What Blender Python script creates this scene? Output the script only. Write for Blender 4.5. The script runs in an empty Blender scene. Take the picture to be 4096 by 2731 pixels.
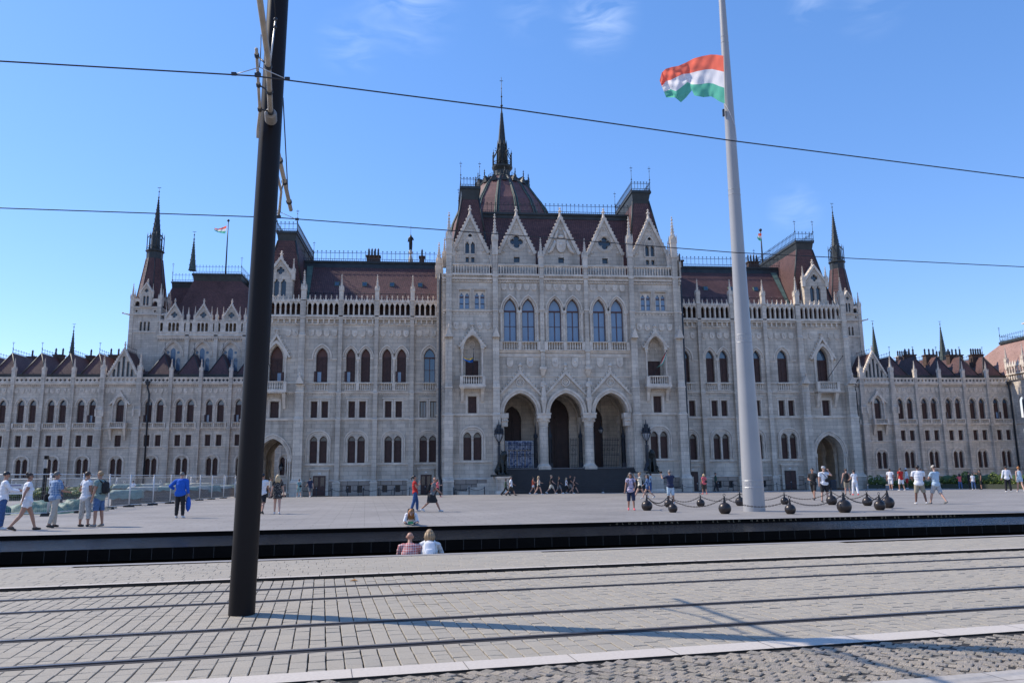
import bpy, bmesh, math, random
import numpy as np
from mathutils import Vector, Matrix
from mathutils.geometry import tessellate_polygon

random.seed(7)
R = math.radians
SC = bpy.context.scene
COL = SC.collection

# ------------------------------------------------------------------ camera
CF = 3110.0                       # focal length in photo pixels (4096 wide)
PITCH = math.atan(542 / 3110); ROLL = 0.0116; YAW = R(5.64); ZC = 1.65
_fw = Vector((math.sin(YAW) * math.cos(PITCH), math.cos(YAW) * math.cos(PITCH), math.sin(PITCH)))
_r0 = Vector((math.cos(YAW), -math.sin(YAW), 0))
_u0 = _r0.cross(_fw)
_r = _r0 * math.cos(ROLL) - _u0 * math.sin(ROLL)
_u = _u0 * math.cos(ROLL) + _r0 * math.sin(ROLL)
cd = bpy.data.cameras.new('camera'); cam = bpy.data.objects.new('camera', cd); COL.objects.link(cam)
m = Matrix.Identity(4)
for i in range(3):
    m[i][0] = _r[i]; m[i][1] = _u[i]; m[i][2] = -_fw[i]
m[2][3] = ZC
cam.matrix_world = m
cd.sensor_width = 36.0; cd.lens = CF / 4096 * 36; cd.clip_end = 5000; cd.clip_start = 0.1
SC.camera = cam

# ------------------------------------------------------------------ sun, sky, exposure
SUN_AZ = math.atan2(-0.92, 0.39)       # compass angle from +Y towards +X
SUN_EL = R(45)
sl = bpy.data.lights.new('sun', 'SUN'); sl.energy = 3.6; sl.angle = R(0.53); sl.color = (1.0, 0.91, 0.78)
so = bpy.data.objects.new('sun', sl); COL.objects.link(so)
sd = Vector((math.sin(SUN_AZ) * math.cos(SUN_EL), math.cos(SUN_AZ) * math.cos(SUN_EL), math.sin(SUN_EL)))
so.rotation_euler = sd.to_track_quat('Z', 'Y').to_euler(); so.location = sd * 200
W = bpy.data.worlds.new('World'); SC.world = W; W.use_nodes = True
nt = W.node_tree; N = nt.nodes; L = nt.links
bg = N['Background']
sky = N.new('ShaderNodeTexSky'); sky.sky_type = 'NISHITA'; sky.sun_disc = False
sky.sun_elevation = SUN_EL; sky.sun_rotation = SUN_AZ; sky.altitude = 100
sky.air_density = 1.0; sky.dust_density = 0.15; sky.ozone_density = 3.5
bg.inputs['Strength'].default_value = 0.15

def pxray(x, y):
    return (_fw * CF + _r * (x - 2048) - _u * (y - 1365.5)).normalized()
def gp(x, y, z=0.05):                    # photo pixel -> point on a level plane
    d = pxray(x, y); t = (z - ZC) / d.z
    return Vector((d.x * t, d.y * t, z))
def yp(x, y, Y):                         # photo pixel -> point on a plane parallel to the facade
    d = pxray(x, y); t = Y / d.y
    return Vector((d.x * t, Y, ZC + d.z * t))

# thin cirrus in the sky itself, at fixed directions
tc = N.new('ShaderNodeTexCoord')
mp = N.new('ShaderNodeMapping'); mp.inputs['Scale'].default_value = (9, 9, 30); mp.inputs['Rotation'].default_value = (0.2, -0.75, 0.2)
L.new(tc.outputs['Generated'], mp.inputs['Vector'])
nz = N.new('ShaderNodeTexNoise'); nz.inputs['Scale'].default_value = 1.6; nz.inputs['Detail'].default_value = 7; nz.inputs['Distortion'].default_value = 0.7
L.new(mp.outputs[0], nz.inputs['Vector'])
rm = N.new('ShaderNodeMapRange'); rm.inputs['From Min'].default_value = 0.42; rm.inputs['From Max'].default_value = 0.75
L.new(nz.outputs['Fac'], rm.inputs['Value'])
acc = None
for (cx, cy, rad, amt) in ((2400, 70, .055, .30), (1640, 10, .075, .17), (1400, 170, .05, .12), (3230, 20, .035, .13), (3180, 835, .04, .11), (2100, 30, .05, .07), (3480, 0, .05, .08)):
    d = pxray(cx, cy)
    vm = N.new('ShaderNodeVectorMath'); vm.operation = 'DISTANCE'; vm.inputs[1].default_value = d
    L.new(tc.outputs['Generated'], vm.inputs[0])
    mr = N.new('ShaderNodeMapRange'); mr.interpolation_type = 'SMOOTHSTEP'
    mr.inputs['From Min'].default_value = rad; mr.inputs['From Max'].default_value = 0.0
    mr.inputs['To Min'].default_value = 0; mr.inputs['To Max'].default_value = amt
    L.new(vm.outputs['Value'], mr.inputs['Value'])
    if acc is None: acc = mr.outputs[0]
    else:
        ad = N.new('ShaderNodeMath'); ad.operation = 'ADD'; L.new(acc, ad.inputs[0]); L.new(mr.outputs[0], ad.inputs[1]); acc = ad.outputs[0]
mu = N.new('ShaderNodeMath'); mu.operation = 'MULTIPLY'; L.new(acc, mu.inputs[0]); L.new(rm.outputs[0], mu.inputs[1])
hs_ = N.new('ShaderNodeHueSaturation'); hs_.inputs['Saturation'].default_value = 1.22; hs_.inputs['Value'].default_value = .212; L.new(sky.outputs[0], hs_.inputs['Color'])
gm_ = N.new('ShaderNodeGamma'); gm_.inputs['Gamma'].default_value = .75; L.new(hs_.outputs[0], gm_.inputs['Color'])
vm_ = N.new('ShaderNodeVectorMath'); vm_.operation = 'MULTIPLY'; vm_.inputs[1].default_value = (.83 / .212, .865 / .212, 1.08 / .212); L.new(gm_.outputs[0], vm_.inputs[0])
sz_ = N.new('ShaderNodeSeparateXYZ'); L.new(tc.outputs['Generated'], sz_.inputs[0])
me_ = N.new('ShaderNodeMapRange'); me_.interpolation_type = 'SMOOTHSTEP'; me_.inputs['From Min'].default_value = .15; me_.inputs['From Max'].default_value = .01; L.new(sz_.outputs[2], me_.inputs['Value'])
fill_ = N.new('ShaderNodeMix'); fill_.data_type = 'RGBA'; fill_.inputs['B'].default_value = (5.2, 4.8, 4.4, 1); L.new(me_.outputs[0], fill_.inputs['Factor']); L.new(vm_.outputs[0], fill_.inputs['A'])  # unseen beige band low in the sky, added to fill the shaded facade
mxs = N.new('ShaderNodeMix'); mxs.data_type = 'RGBA'; mxs.inputs['B'].default_value = (8.5, 9.2, 10.0, 1)
L.new(mu.outputs[0], mxs.inputs['Factor']); L.new(fill_.outputs['Result'], mxs.inputs['A']); L.new(mxs.outputs['Result'], bg.inputs['Color'])

SC.view_settings.view_transform = 'Standard'; SC.view_settings.look = 'None'
SC.view_settings.exposure = 0.5; SC.view_settings.gamma = 1.0
SC.render.engine = 'CYCLES'

# ------------------------------------------------------------------ materials
MATS = {}
def mat(name, col, rough=0.7, metal=0.0, spec=0.5, nscale=0.0, namt=0.0, bump=0.0, bscale=40.0):
    if name in MATS: return MATS[name]
    mt = bpy.data.materials.new(name); mt.use_nodes = True; MATS[name] = mt
    nt = mt.node_tree; b = nt.nodes['Principled BSDF']
    b.inputs['Base Color'].default_value = (*col, 1); b.inputs['Roughness'].default_value = rough
    b.inputs['Metallic'].default_value = metal; b.inputs['Specular IOR Level'].default_value = spec
    if nscale or bump:
        g = nt.nodes.new('ShaderNodeNewGeometry')
    if nscale:
        n = nt.nodes.new('ShaderNodeTexNoise'); n.inputs['Scale'].default_value = nscale; n.inputs['Detail'].default_value = 6
        nt.links.new(g.outputs['Position'], n.inputs['Vector'])
        mr = nt.nodes.new('ShaderNodeMapRange'); mr.inputs['From Min'].default_value = .25; mr.inputs['From Max'].default_value = .75
        mr.inputs['To Min'].default_value = 1 - namt; mr.inputs['To Max'].default_value = 1 + namt
        nt.links.new(n.outputs['Fac'], mr.inputs['Value'])
        mx = nt.nodes.new('ShaderNodeVectorMath'); mx.operation = 'SCALE'; mx.inputs[0].default_value = col
        nt.links.new(mr.outputs[0], mx.inputs['Scale']); nt.links.new(mx.outputs[0], b.inputs['Base Color'])
    if bump:
        n2 = nt.nodes.new('ShaderNodeTexNoise'); n2.inputs['Scale'].default_value = bscale; n2.inputs['Detail'].default_value = 4
        nt.links.new(g.outputs['Position'], n2.inputs['Vector'])
        bp = nt.nodes.new('ShaderNodeBump'); bp.inputs['Strength'].default_value = bump; bp.inputs['Distance'].default_value = .02
        nt.links.new(n2.outputs['Fac'], bp.inputs['Height']); nt.links.new(bp.outputs[0], b.inputs['Normal'])
    return mt

def brickmat(name, c1, c2, mortar, bw, rh, msize, uv='wall', rot=0.0, rough=0.85, stain=0.18, sscale=.25, bump=.3, off=0.5, warp=0.0, grime=0.0, wear=0.0, msmooth=0.1, freq=2, jitter=0.0):
    """masonry / paving laid in world metres: uv 'wall' uses (x+y, z), 'floor' uses (x, y) turned by rot"""
    mt = bpy.data.materials.new(name); mt.use_nodes = True; MATS[name] = mt
    nt = mt.node_tree; N = nt.nodes; L = nt.links; b = N['Principled BSDF']
    g = N.new('ShaderNodeNewGeometry'); sp = N.new('ShaderNodeSeparateXYZ'); L.new(g.outputs['Position'], sp.inputs[0])
    cb = N.new('ShaderNodeCombineXYZ')
    if uv == 'wall':
        a = N.new('ShaderNodeMath'); a.operation = 'ADD'; L.new(sp.outputs[0], a.inputs[0]); L.new(sp.outputs[1], a.inputs[1])
        L.new(a.outputs[0], cb.inputs[0]); L.new(sp.outputs[2], cb.inputs[1])
    else:
        L.new(sp.outputs[0], cb.inputs[0]); L.new(sp.outputs[1], cb.inputs[1])
    mp = N.new('ShaderNodeMapping'); mp.inputs['Rotation'].default_value = (0, 0, rot); L.new(cb.outputs[0], mp.inputs[0])
    vec = mp.outputs[0]
    if warp:
        wn = N.new('ShaderNodeTexNoise'); wn.inputs['Scale'].default_value = 1.3 / max(bw, .01) * .5; wn.inputs['Detail'].default_value = 3
        L.new(vec, wn.inputs['Vector'])
        sb = N.new('ShaderNodeVectorMath'); sb.operation = 'SUBTRACT'; sb.inputs[1].default_value = (.5, .5, .5); L.new(wn.outputs['Color'], sb.inputs[0])
        sc = N.new('ShaderNodeVectorMath'); sc.operation = 'SCALE'; sc.inputs['Scale'].default_value = warp; L.new(sb.outputs[0], sc.inputs[0])
        ad = N.new('ShaderNodeVectorMath'); ad.operation = 'ADD'; L.new(vec, ad.inputs[0]); L.new(sc.outputs[0], ad.inputs[1]); vec = ad.outputs[0]
    bt = N.new('ShaderNodeTexBrick'); L.new(vec, bt.inputs['Vector']); bt.inputs['Scale'].default_value = 1
    bt.inputs['Brick Width'].default_value = bw; bt.inputs['Row Height'].default_value = rh; bt.inputs['Mortar Size'].default_value = msize
    bt.inputs['Mortar Smooth'].default_value = msmooth
    bt.inputs['Color1'].default_value = (*c1, 1); bt.inputs['Color2'].default_value = (*c2, 1); bt.inputs['Mortar'].default_value = (*mortar, 1)
    bt.offset = off; bt.offset_frequency = freq
    n = N.new('ShaderNodeTexNoise'); n.inputs['Scale'].default_value = sscale; n.inputs['Detail'].default_value = 9; n.inputs['Roughness'].default_value = .62
    L.new(g.outputs['Position'], n.inputs['Vector'])
    mr = N.new('ShaderNodeMapRange'); mr.inputs['From Min'].default_value = .3; mr.inputs['From Max'].default_value = .7
    mr.inputs['To Min'].default_value = 1 - stain; mr.inputs['To Max'].default_value = 1 + stain; L.new(n.outputs['Fac'], mr.inputs['Value'])
    n3 = N.new('ShaderNodeTexNoise'); n3.inputs['Scale'].default_value = 22; n3.inputs['Detail'].default_value = 5; L.new(g.outputs['Position'], n3.inputs['Vector'])
    mr3 = N.new('ShaderNodeMapRange'); mr3.inputs['From Min'].default_value = .25; mr3.inputs['From Max'].default_value = .75
    mr3.inputs['To Min'].default_value = .88; mr3.inputs['To Max'].default_value = 1.12; L.new(n3.outputs['Fac'], mr3.inputs['Value'])
    ml = N.new('ShaderNodeMath'); ml.operation = 'MULTIPLY'; L.new(mr.outputs[0], ml.inputs[0]); L.new(mr3.outputs[0], ml.inputs[1])
    fac = ml.outputs[0]
    if grime:      # soot streaks washed down the stone: stretched noise
        mg = N.new('ShaderNodeMapping'); mg.inputs['Scale'].default_value = (1.6, 1.6, .16); L.new(g.outputs['Position'], mg.inputs[0])
        ng = N.new('ShaderNodeTexNoise'); ng.inputs['Scale'].default_value = 1.0; ng.inputs['Detail'].default_value = 7; L.new(mg.outputs[0], ng.inputs['Vector'])
        rg = N.new('ShaderNodeMapRange'); rg.inputs['From Min'].default_value = .5; rg.inputs['From Max'].default_value = .78
        rg.inputs['To Min'].default_value = 1; rg.inputs['To Max'].default_value = 1 - grime; L.new(ng.outputs['Fac'], rg.inputs['Value'])
        m2 = N.new('ShaderNodeMath'); m2.operation = 'MULTIPLY'; L.new(fac, m2.inputs[0]); L.new(rg.outputs[0], m2.inputs[1]); fac = m2.outputs[0]
    vs = N.new('ShaderNodeVectorMath'); vs.operation = 'SCALE'; L.new(bt.outputs['Color'], vs.inputs[0]); L.new(fac, vs.inputs['Scale'])
    L.new(vs.outputs[0], b.inputs['Base Color']); b.inputs['Roughness'].default_value = rough
    b.inputs['Specular IOR Level'].default_value = .3
    if bump:
        iv = N.new('ShaderNodeMath'); iv.operation = 'MULTIPLY_ADD'; iv.inputs[1].default_value = -1; iv.inputs[2].default_value = 1; L.new(bt.outputs['Fac'], iv.inputs[0])
        ad2 = N.new('ShaderNodeMath'); ad2.operation = 'MULTIPLY_ADD'; ad2.inputs[1].default_value = .35 + jitter; L.new(n3.outputs['Fac'], ad2.inputs[0]); L.new(iv.outputs[0], ad2.inputs[2])
        bp = N.new('ShaderNodeBump'); bp.inputs['Strength'].default_value = bump; bp.inputs['Distance'].default_value = .02
        L.new(ad2.outputs[0], bp.inputs['Height']); L.new(bp.outputs[0], b.inputs['Normal'])
    return mt

STONE = brickmat('stone_blocks', (.64, .555, .455), (.52, .452, .375), (.31, .27, .22), .95, .40, .012, stain=.24, sscale=.35, grime=.42, bump=.5)
TRIM = mat('carved_stone', (.64, .555, .46), .85, nscale=1.6, namt=.28, bump=.4, bscale=9)
RUST = brickmat('rusticated_stone', (.40, .33, .275), (.33, .275, .23), (.14, .12, .10), 1.1, .5, .03, stain=.2, sscale=.5, bump=.8)
TILE = brickmat('roof_tiles', (.165, .082, .074), (.115, .058, .054), (.05, .028, .028), .22, .18, .022, stain=.22, sscale=.5, bump=.8, rough=.6)
DOMETILE = brickmat('dome_tiles', (.19, .095, .085), (.15, .075, .07), (.09, .05, .05), .5, .35, .02, stain=.2, sscale=.4, bump=.4, rough=.6)
PAVE = {}
COPPER = mat('dark_weathered_copper', (.035, .040, .040), .55, .2, nscale=1.5, namt=.35)
PATINA = mat('green_patina_copper', (.10, .16, .13), .7, nscale=2, namt=.3)
IRON = mat('wrought_iron', (.03, .035, .045), .5, .3)
BRONZE = mat('dark_bronze', (.025, .03, .03), .45, .5, nscale=4, namt=.3)
WOOD = mat('brown_shutter_wood', (.060, .026, .022), .6, nscale=3, namt=.3)
WOOD2 = mat('red_brown_frame_wood', (.11, .04, .028), .5)
DOORW = mat('dark_door_wood', (.035, .014, .012), .55, nscale=2, namt=.35)
VOID = mat('dark_interior', (.012, .012, .015), .9)
def glassmat(name, col, rough=.06, spec=.8, wav=.0):
    mt = mat(name, col, rough, 0, spec)
    return mt
HALLG = glassmat('hall_window_glass', (.10, .15, .22), .1, .8)
CURTSKY = glassmat('curtain_and_sky_glass', (.21, .29, .40), .12, .7)  # pale curtains, with the blue sky reflection painted into the colour
GLASSB = glassmat('blue_sky_glass', (.045, .085, .14), .05, 1.0)
GLASSD = glassmat('dark_leaded_glass', (.02, .028, .04), .15, .8)
LITTILE = brickmat('sunlit_roof_tiles', (.46, .29, .245), (.38, .235, .20), (.2, .12, .1), .22, .18, .018, stain=.15, sscale=.5, bump=.4)  # lit copy of the roof tiles, sunlight put into a paler colour
BRICKC = brickmat('chimney_brick', (.12, .075, .06), (.09, .06, .05), (.05, .04, .035), .3, .1, .01, bump=.2)

# ------------------------------------------------------------------ mesh helpers
class MB:
    def __init__(s): s.v = []; s.f = []; s.m = []; s.mats = []; s.sm = []
    def mi(s, m):
        if m not in s.mats: s.mats.append(m)
        return s.mats.index(m)
    def add(s, vs, fs, m, smooth=False):
        o = len(s.v); s.v.extend([tuple(v) for v in vs]); k = s.mi(m)
        for f in fs: s.f.append(tuple(i + o for i in f)); s.m.append(k); s.sm.append(smooth)
    def box(s, x0, x1, y0, y1, z0, z1, m, bottom=True):
        vs = [(x0, y0, z0), (x1, y0, z0), (x1, y1, z0), (x0, y1, z0), (x0, y0, z1), (x1, y0, z1), (x1, y1, z1), (x0, y1, z1)]
        fs = [(4, 5, 6, 7), (0, 1, 5, 4), (1, 2, 6, 5), (2, 3, 7, 6), (3, 0, 4, 7)]
        if bottom: fs.append((3, 2, 1, 0))
        s.add(vs, fs, m)
    def frus(s, a, b, m, cap=True):       # a,b = (x0,x1,y0,y1,z)
        vs = [(a[0], a[2], a[4]), (a[1], a[2], a[4]), (a[1], a[3], a[4]), (a[0], a[3], a[4]),
              (b[0], b[2], b[4]), (b[1], b[2], b[4]), (b[1], b[3], b[4]), (b[0], b[3], b[4])]
        fs = [(0, 1, 5, 4), (1, 2, 6, 5), (2, 3, 7, 6), (3, 0, 4, 7)]
        if cap: fs += [(4, 5, 6, 7), (3, 2, 1, 0)]
        s.add(vs, fs, m)
    def lathe(s, cx, cy, prof, n, m, smooth=False, rot=0.0, cap=True, sx=1.0, sy=1.0):
        vs = []; fs = []
        for (r, z) in prof:
            for i in range(n):
                a = rot + 2 * math.pi * i / n; vs.append((cx + sx * r * math.cos(a), cy + sy * r * math.sin(a), z))
        for j in range(len(prof) - 1):
            for i in range(n):
                k = (i + 1) % n; fs.append((j * n + i, j * n + k, (j + 1) * n + k, (j + 1) * n + i))
        s.add(vs, fs, m, smooth)
        if cap:
            s.add([vs[i] for i in range(n)][::-1], [tuple(range(n))], m)
            s.add([vs[(len(prof) - 1) * n + i] for i in range(n)], [tuple(range(n))], m)
    def tube(s, pts, r, m, n=6, smooth=True):
        pts = [Vector(p) for p in pts]; rs = r if isinstance(r, (list, tuple)) else [r] * len(pts)
        vs = []; fs = []; up = None
        for i, p in enumerate(pts):
            t = (pts[min(i + 1, len(pts) - 1)] - pts[max(i - 1, 0)])
            if t.length < 1e-9: t = Vector((0, 0, 1))
            t.normalize()
            if up is None:
                up = Vector((0, 0, 1)) if abs(t.z) < .9 else Vector((1, 0, 0))
            sx = t.cross(up).normalized(); up = sx.cross(t).normalized()
            for k in range(n):
                a = 2 * math.pi * k / n; vs.append(p + (sx * math.cos(a) + up * math.sin(a)) * rs[i])
        for j in range(len(pts) - 1):
            for k in range(n):
                q = (k + 1) % n; fs.append((j * n + k, j * n + q, (j + 1) * n + q, (j + 1) * n + k))
        fs.append(tuple(range(n))[::-1]); fs.append(tuple((len(pts) - 1) * n + k for k in range(n)))
        s.add(vs, fs, m, smooth)
    def ball(s, c, r, m, n=8, sx=1, sy=1, sz=1):
        prof = []
        vs = []; fs = []; h = max(4, n // 2 + 1)
        for j in range(h + 1):
            t = math.pi * j / h
            for i in range(n):
                a = 2 * math.pi * i / n
                vs.append((c[0] + sx * r * math.sin(t) * math.cos(a), c[1] + sy * r * math.sin(t) * math.sin(a), c[2] - sz * r * math.cos(t)))
        for j in range(h):
            for i in range(n):
                k = (i + 1) % n; fs.append((j * n + i, j * n + k, (j + 1) * n + k, (j + 1) * n + i))
        s.add(vs, fs, m, True)
    def poly(s, loop, holes, m, fn):      # loops in 2D, fn maps (a,b)->xyz
        lp = [[Vector((p[0], p[1], 0)) for p in loop]] + [[Vector((p[0], p[1], 0)) for p in h] for h in holes]
        tris = tessellate_polygon(lp); flat = [p for l in lp for p in l]
        vs = [fn(p.x, p.y) for p in flat]; fs = []
        for t in tris:
            a, b, c = (flat[i] for i in t)
            ar = (b.x - a.x) * (c.y - a.y) - (c.x - a.x) * (b.y - a.y)
            if abs(ar) < 1e-9: continue
            fs.append(tuple(t) if ar > 0 else tuple(t)[::-1])
        s.add(vs, fs, m)
    def wall(s, x0, x1, z0, z1, Y, holes, m, depth=.45, mrev=None, outer=None):
        """face towards -y at Y with openings, each with a reveal going back"""
        lo = outer or [(x0, z0), (x1, z0), (x1, z1), (x0, z1)]
        s.poly(lo, holes, m, lambda a, b: (a, Y, b))
        for h in holes:
            n = len(h); vs = [(p[0], Y, p[1]) for p in h] + [(p[0], Y + depth, p[1]) for p in h]
            s.add(vs, [(i, i + n, (i + 1) % n + n, (i + 1) % n) for i in range(n)], mrev or m)
    def slab(s, loop, holes, Y0, Y1, m, side=True, back=False):     # extruded flat shape, front at Y0
        s.poly(loop, holes, m, lambda a, b: (a, Y0, b))
        if back: s.poly(loop, holes, m, lambda a, b: (a, Y1, b))
        for h in [loop] + holes:
            n = len(h); vs = [(p[0], Y0, p[1]) for p in h] + [(p[0], Y1, p[1]) for p in h]
            s.add(vs, [(i, (i + 1) % n, (i + 1) % n + n, i + n) for i in range(n)], m)
    def build(s, name, parent=None, loc=None, rot=None):
        me = bpy.data.meshes.new(name); me.from_pydata(s.v, [], s.f)
        for m_ in s.mats: me.materials.append(m_)
        me.polygons.foreach_set('material_index', s.m); me.polygons.foreach_set('use_smooth', s.sm)
        me.validate(); me.update()
        o = bpy.data.objects.new(name, me); COL.objects.link(o)
        if parent is not None: o.parent = parent
        if loc is not None: o.location = loc
        if rot is not None: o.rotation_euler = rot
        return o

def inst(src, name, parent, loc, scale=(1, 1, 1), rotz=0.0):
    o = bpy.data.objects.new(name, src.data if hasattr(src, 'data') else src); COL.objects.link(o)
    o.parent = parent; o.location = loc; o.scale = scale; o.rotation_euler = (0, 0, rotz); return o
def thing(name, label, cat, loc=(0, 0, 0), rotz=0, group=None):
    o = bpy.data.objects.new(name, None); COL.objects.link(o); o.location = loc; o.rotation_euler = (0, 0, rotz)
    o.empty_display_size = .2
    return tag(o, label, cat, group)
def tag(o, label, cat, group=None):
    o['label'] = label; o['category'] = cat
    if group: o['group'] = group
    return o
def kind(o, k): o['kind'] = k; return o
def copy_tree(o, parent=None):
    c = o.copy(); COL.objects.link(c); c.parent = parent
    for ch in list(o.children): copy_tree(ch, c)
    return c

def arch(cx, z0, w, zs, rise, n=8):
    a = w / 2; Rr = (a * a + rise * rise) / (2 * a); c = Rr - a
    pts = [(cx - a, z0), (cx + a, z0)]
    t1 = math.atan2(rise, c) if c != 0 else math.pi / 2
    right = [(cx - c + Rr * math.cos(t1 * i / n), zs + Rr * math.sin(t1 * i / n)) for i in range(n + 1)]
    if abs(right[0][1] - z0) < 1e-6: right = right[1:]
    left = [(2 * cx - x, z) for x, z in right[::-1][1:]]
    pts += right + left
    return pts
def rect(cx, z0, w, h): return [(cx - w / 2, z0), (cx + w / 2, z0), (cx + w / 2, z0 + h), (cx - w / 2, z0 + h)]
def quatre(cx, cz, r, n=6):
    pts = []
    for q in range(4):
        a0 = q * math.pi / 2
        ox, oz = cx + r * .5 * math.cos(a0), cz + r * .5 * math.sin(a0)
        for i in range(n + 1):
            a = a0 - math.pi * .62 + 1.24 * math.pi * i / n
            pts.append((ox + r * .46 * math.cos(a), oz + r * .46 * math.sin(a)))
    return pts
def circ(cx, cz, r, n=14): return [(cx + r * math.cos(2 * math.pi * i / n), cz + r * math.sin(2 * math.pi * i / n)) for i in range(n)]
def tref(cx, z0, w, zs, n=5):      # trefoil-headed light
    a = w / 2; p = [(cx - a, z0), (cx + a, z0), (cx + a, zs)]
    p += [(cx + a * .62 + a * .45 * math.cos(t), zs + a * .55 + a * .55 * math.sin(t)) for t in [-.6 + 1.9 * i / n for i in range(n)]]
    top = [(cx + a * .48 * math.cos(t), zs + a * 1.45 + a * .6 * math.sin(t)) for t in [-.4 + (math.pi + .8) * i / (2 * n) for i in range(2 * n + 1)]]
    p += top
    p += [(2 * cx - x, z) for x, z in [(cx + a * .62 + a * .45 * math.cos(t), zs + a * .55 + a * .55 * math.sin(t)) for t in [-.6 + 1.9 * i / n for i in range(n)]][::-1]]
    p += [(cx - a, zs)]
    return p
# ================================================================== the parliament building
XC = 12.98; YB = 77.0; GZ = 0.05
PB = thing('parliament_building', 'huge pale stone neo-gothic palace with dark red roofs, dome and spires across the whole square', 'building', (XC, YB, 0))
class BB(MB):
    """mesh of the building: x measured from the centre line, y and z in world metres"""
    def build(s, name, parent=None, loc=(0, 0, 0), rot=None, sub=None):
        if parent is None: parent = PB
        s.v = [(a, b - YB, c) for a, b, c in s.v] if sub is None else s.v
        return MB.build(s, name, parent, loc, rot)
def at_b(x, y, z): return (x, y - YB, z)

WARMST = brickmat('warm_lit_stone', (.56, .46, .34), (.48, .39, .30), (.3, .26, .2), .9, .4, .01, stain=.15, sscale=.5, bump=.2)  # gate passage stone, warm bounced light tinted into its colour
# ---------------- small repeated pieces
def unit_pinnacle():
    b = MB(); s = TRIM
    b.box(-.5, .5, -.5, .5, 0, .34, s)
    b.box(-.58, .58, -.58, .58, .33, .37, s)
    for (dx, dy) in ((0, -.5), (0, .5), (-.5, 0), (.5, 0)):      # gablets
        if dx == 0: vs = [(-.5, dy * 1.06, .37), (.5, dy * 1.06, .37), (0, dy * 1.06, .52), (-.5, dy * .5, .37), (.5, dy * .5, .37), (0, dy * .5, .52)]
        else: vs = [(dx * 1.06, -.5, .37), (dx * 1.06, .5, .37), (dx * 1.06, 0, .52), (dx * .5, -.5, .37), (dx * .5, .5, .37), (dx * .5, 0, .52)]
        b.add(vs, [(0, 1, 2), (3, 5, 4), (0, 2, 5, 3), (1, 4, 5, 2)], s)
    for (dx, dy) in ((-1, -1), (1, -1), (-1, 1), (1, 1)):
        b.lathe(dx * .5, dy * .5, [(.11, .37), (.11, .44), (.0, .56)], 4, s, rot=math.pi / 4, cap=False)
    b.lathe(0, 0, [(.46, .37), (.30, .55), (.17, .73), (.07, .89)], 4, s, rot=math.pi / 4, cap=False)
    for i in range(6):                                              # crockets up the edges
        z = .45 + i * .075; r = .42 * (1 - (z - .37) / .56) + .06
        for k in range(4):
            a = math.pi / 4 + k * math.pi / 2
            b.lathe(r * math.cos(a), r * math.sin(a), [(.02, z - .015), (.10, z + .005), (.03, z + .03)], 4, s)
    b.lathe(0, 0, [(.07, .885), (.20, .905), (.20, .925), (.06, .935), (.06, .955), (.13, .97), (.10, .985), (0, 1.0)], 6, s, cap=False)
    return b
_tmp = unit_pinnacle().build('pinnacle_src'); PINME = _tmp.data; bpy.data.objects.remove(_tmp)
def pinnacle(x, y, z, w, h): return inst(PINME, 'pinnacle', PB, at_b(x, y, z), (w, w, h))

def finial_rod(b, x, y, z, h, m=IRON, r=.03):
    b.tube([(x, y, z), (x, y, z + h)], [r * 1.3, r * .5], m, 5)
    for t, k in ((.0, 2.6), (.45, 2.2), (.8, 1.6)):
        b.ball((x, y, z + h * t), r * k * 1.3, m, 6)
    b.box(x - r * 5, x + r * 5, y - .012, y + .012, z + h * .9, z + h * .9 + r * 2, m)

def cresting(b, p, q, z, h, m=IRON, step=.55, t=.028):      # p,q=(x,y)
    p = Vector((p[0], p[1], z)); q = Vector((q[0], q[1], z)); d = q - p; n = max(1, int(d.length / step)); u = d.normalized()
    for zz in (.06, .26, .86): b.tube([p + Vector((0, 0, zz * h)), q + Vector((0, 0, zz * h))], t, m, 4, False)
    for i in range(n + 1):
        a = p + d * (i / n)
        b.tube([a, a + Vector((0, 0, h))], [t * .9, t * .8], m, 4, False)
        c = a + Vector((0, 0, h * 1.02))
        for s_ in ((0, 0, .09), (u.x * .09, u.y * .09, 0)):
            v = Vector(s_); b.tube([c - v, c + v], t, m, 4, False)
        if i < n:
            a2 = p + d * ((i + .5) / n); b.tube([a2, a2 + Vector((0, 0, h * .28))], t * .8, m, 4, False)

def dentils(b, x0, x1, y0, y1, z0, z1, step, m=TRIM, duty=.5):
    n = max(1, int((x1 - x0) / step)); st = (x1 - x0) / n
    for i in range(n): b.box(x0 + i * st, x0 + i * st + st * duty, y0, y1, z0, z1, m)

def balusters(b, x0, x1, y, z0, z1, step=.24, m=TRIM, rail=.09, d=.24):
    b.box(x0, x1, y, y + d, z0, z0 + rail, m); b.box(x0 - .03, x1 + .03, y - .05, y + d + .03, z1 - rail, z1, m)
    n = max(1, int((x1 - x0) / step)); st = (x1 - x0) / n; hh = z1 - z0 - 2 * rail
    for i in range(n):
        x = x0 + (i + .5) * st; zb = z0 + rail
        b.lathe(x, y + d / 2, [(.075, zb), (.05, zb + hh * .12), (.085, zb + hh * .35), (.045, zb + hh * .8), (.08, zb + hh)], 6, m, cap=False)

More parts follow.
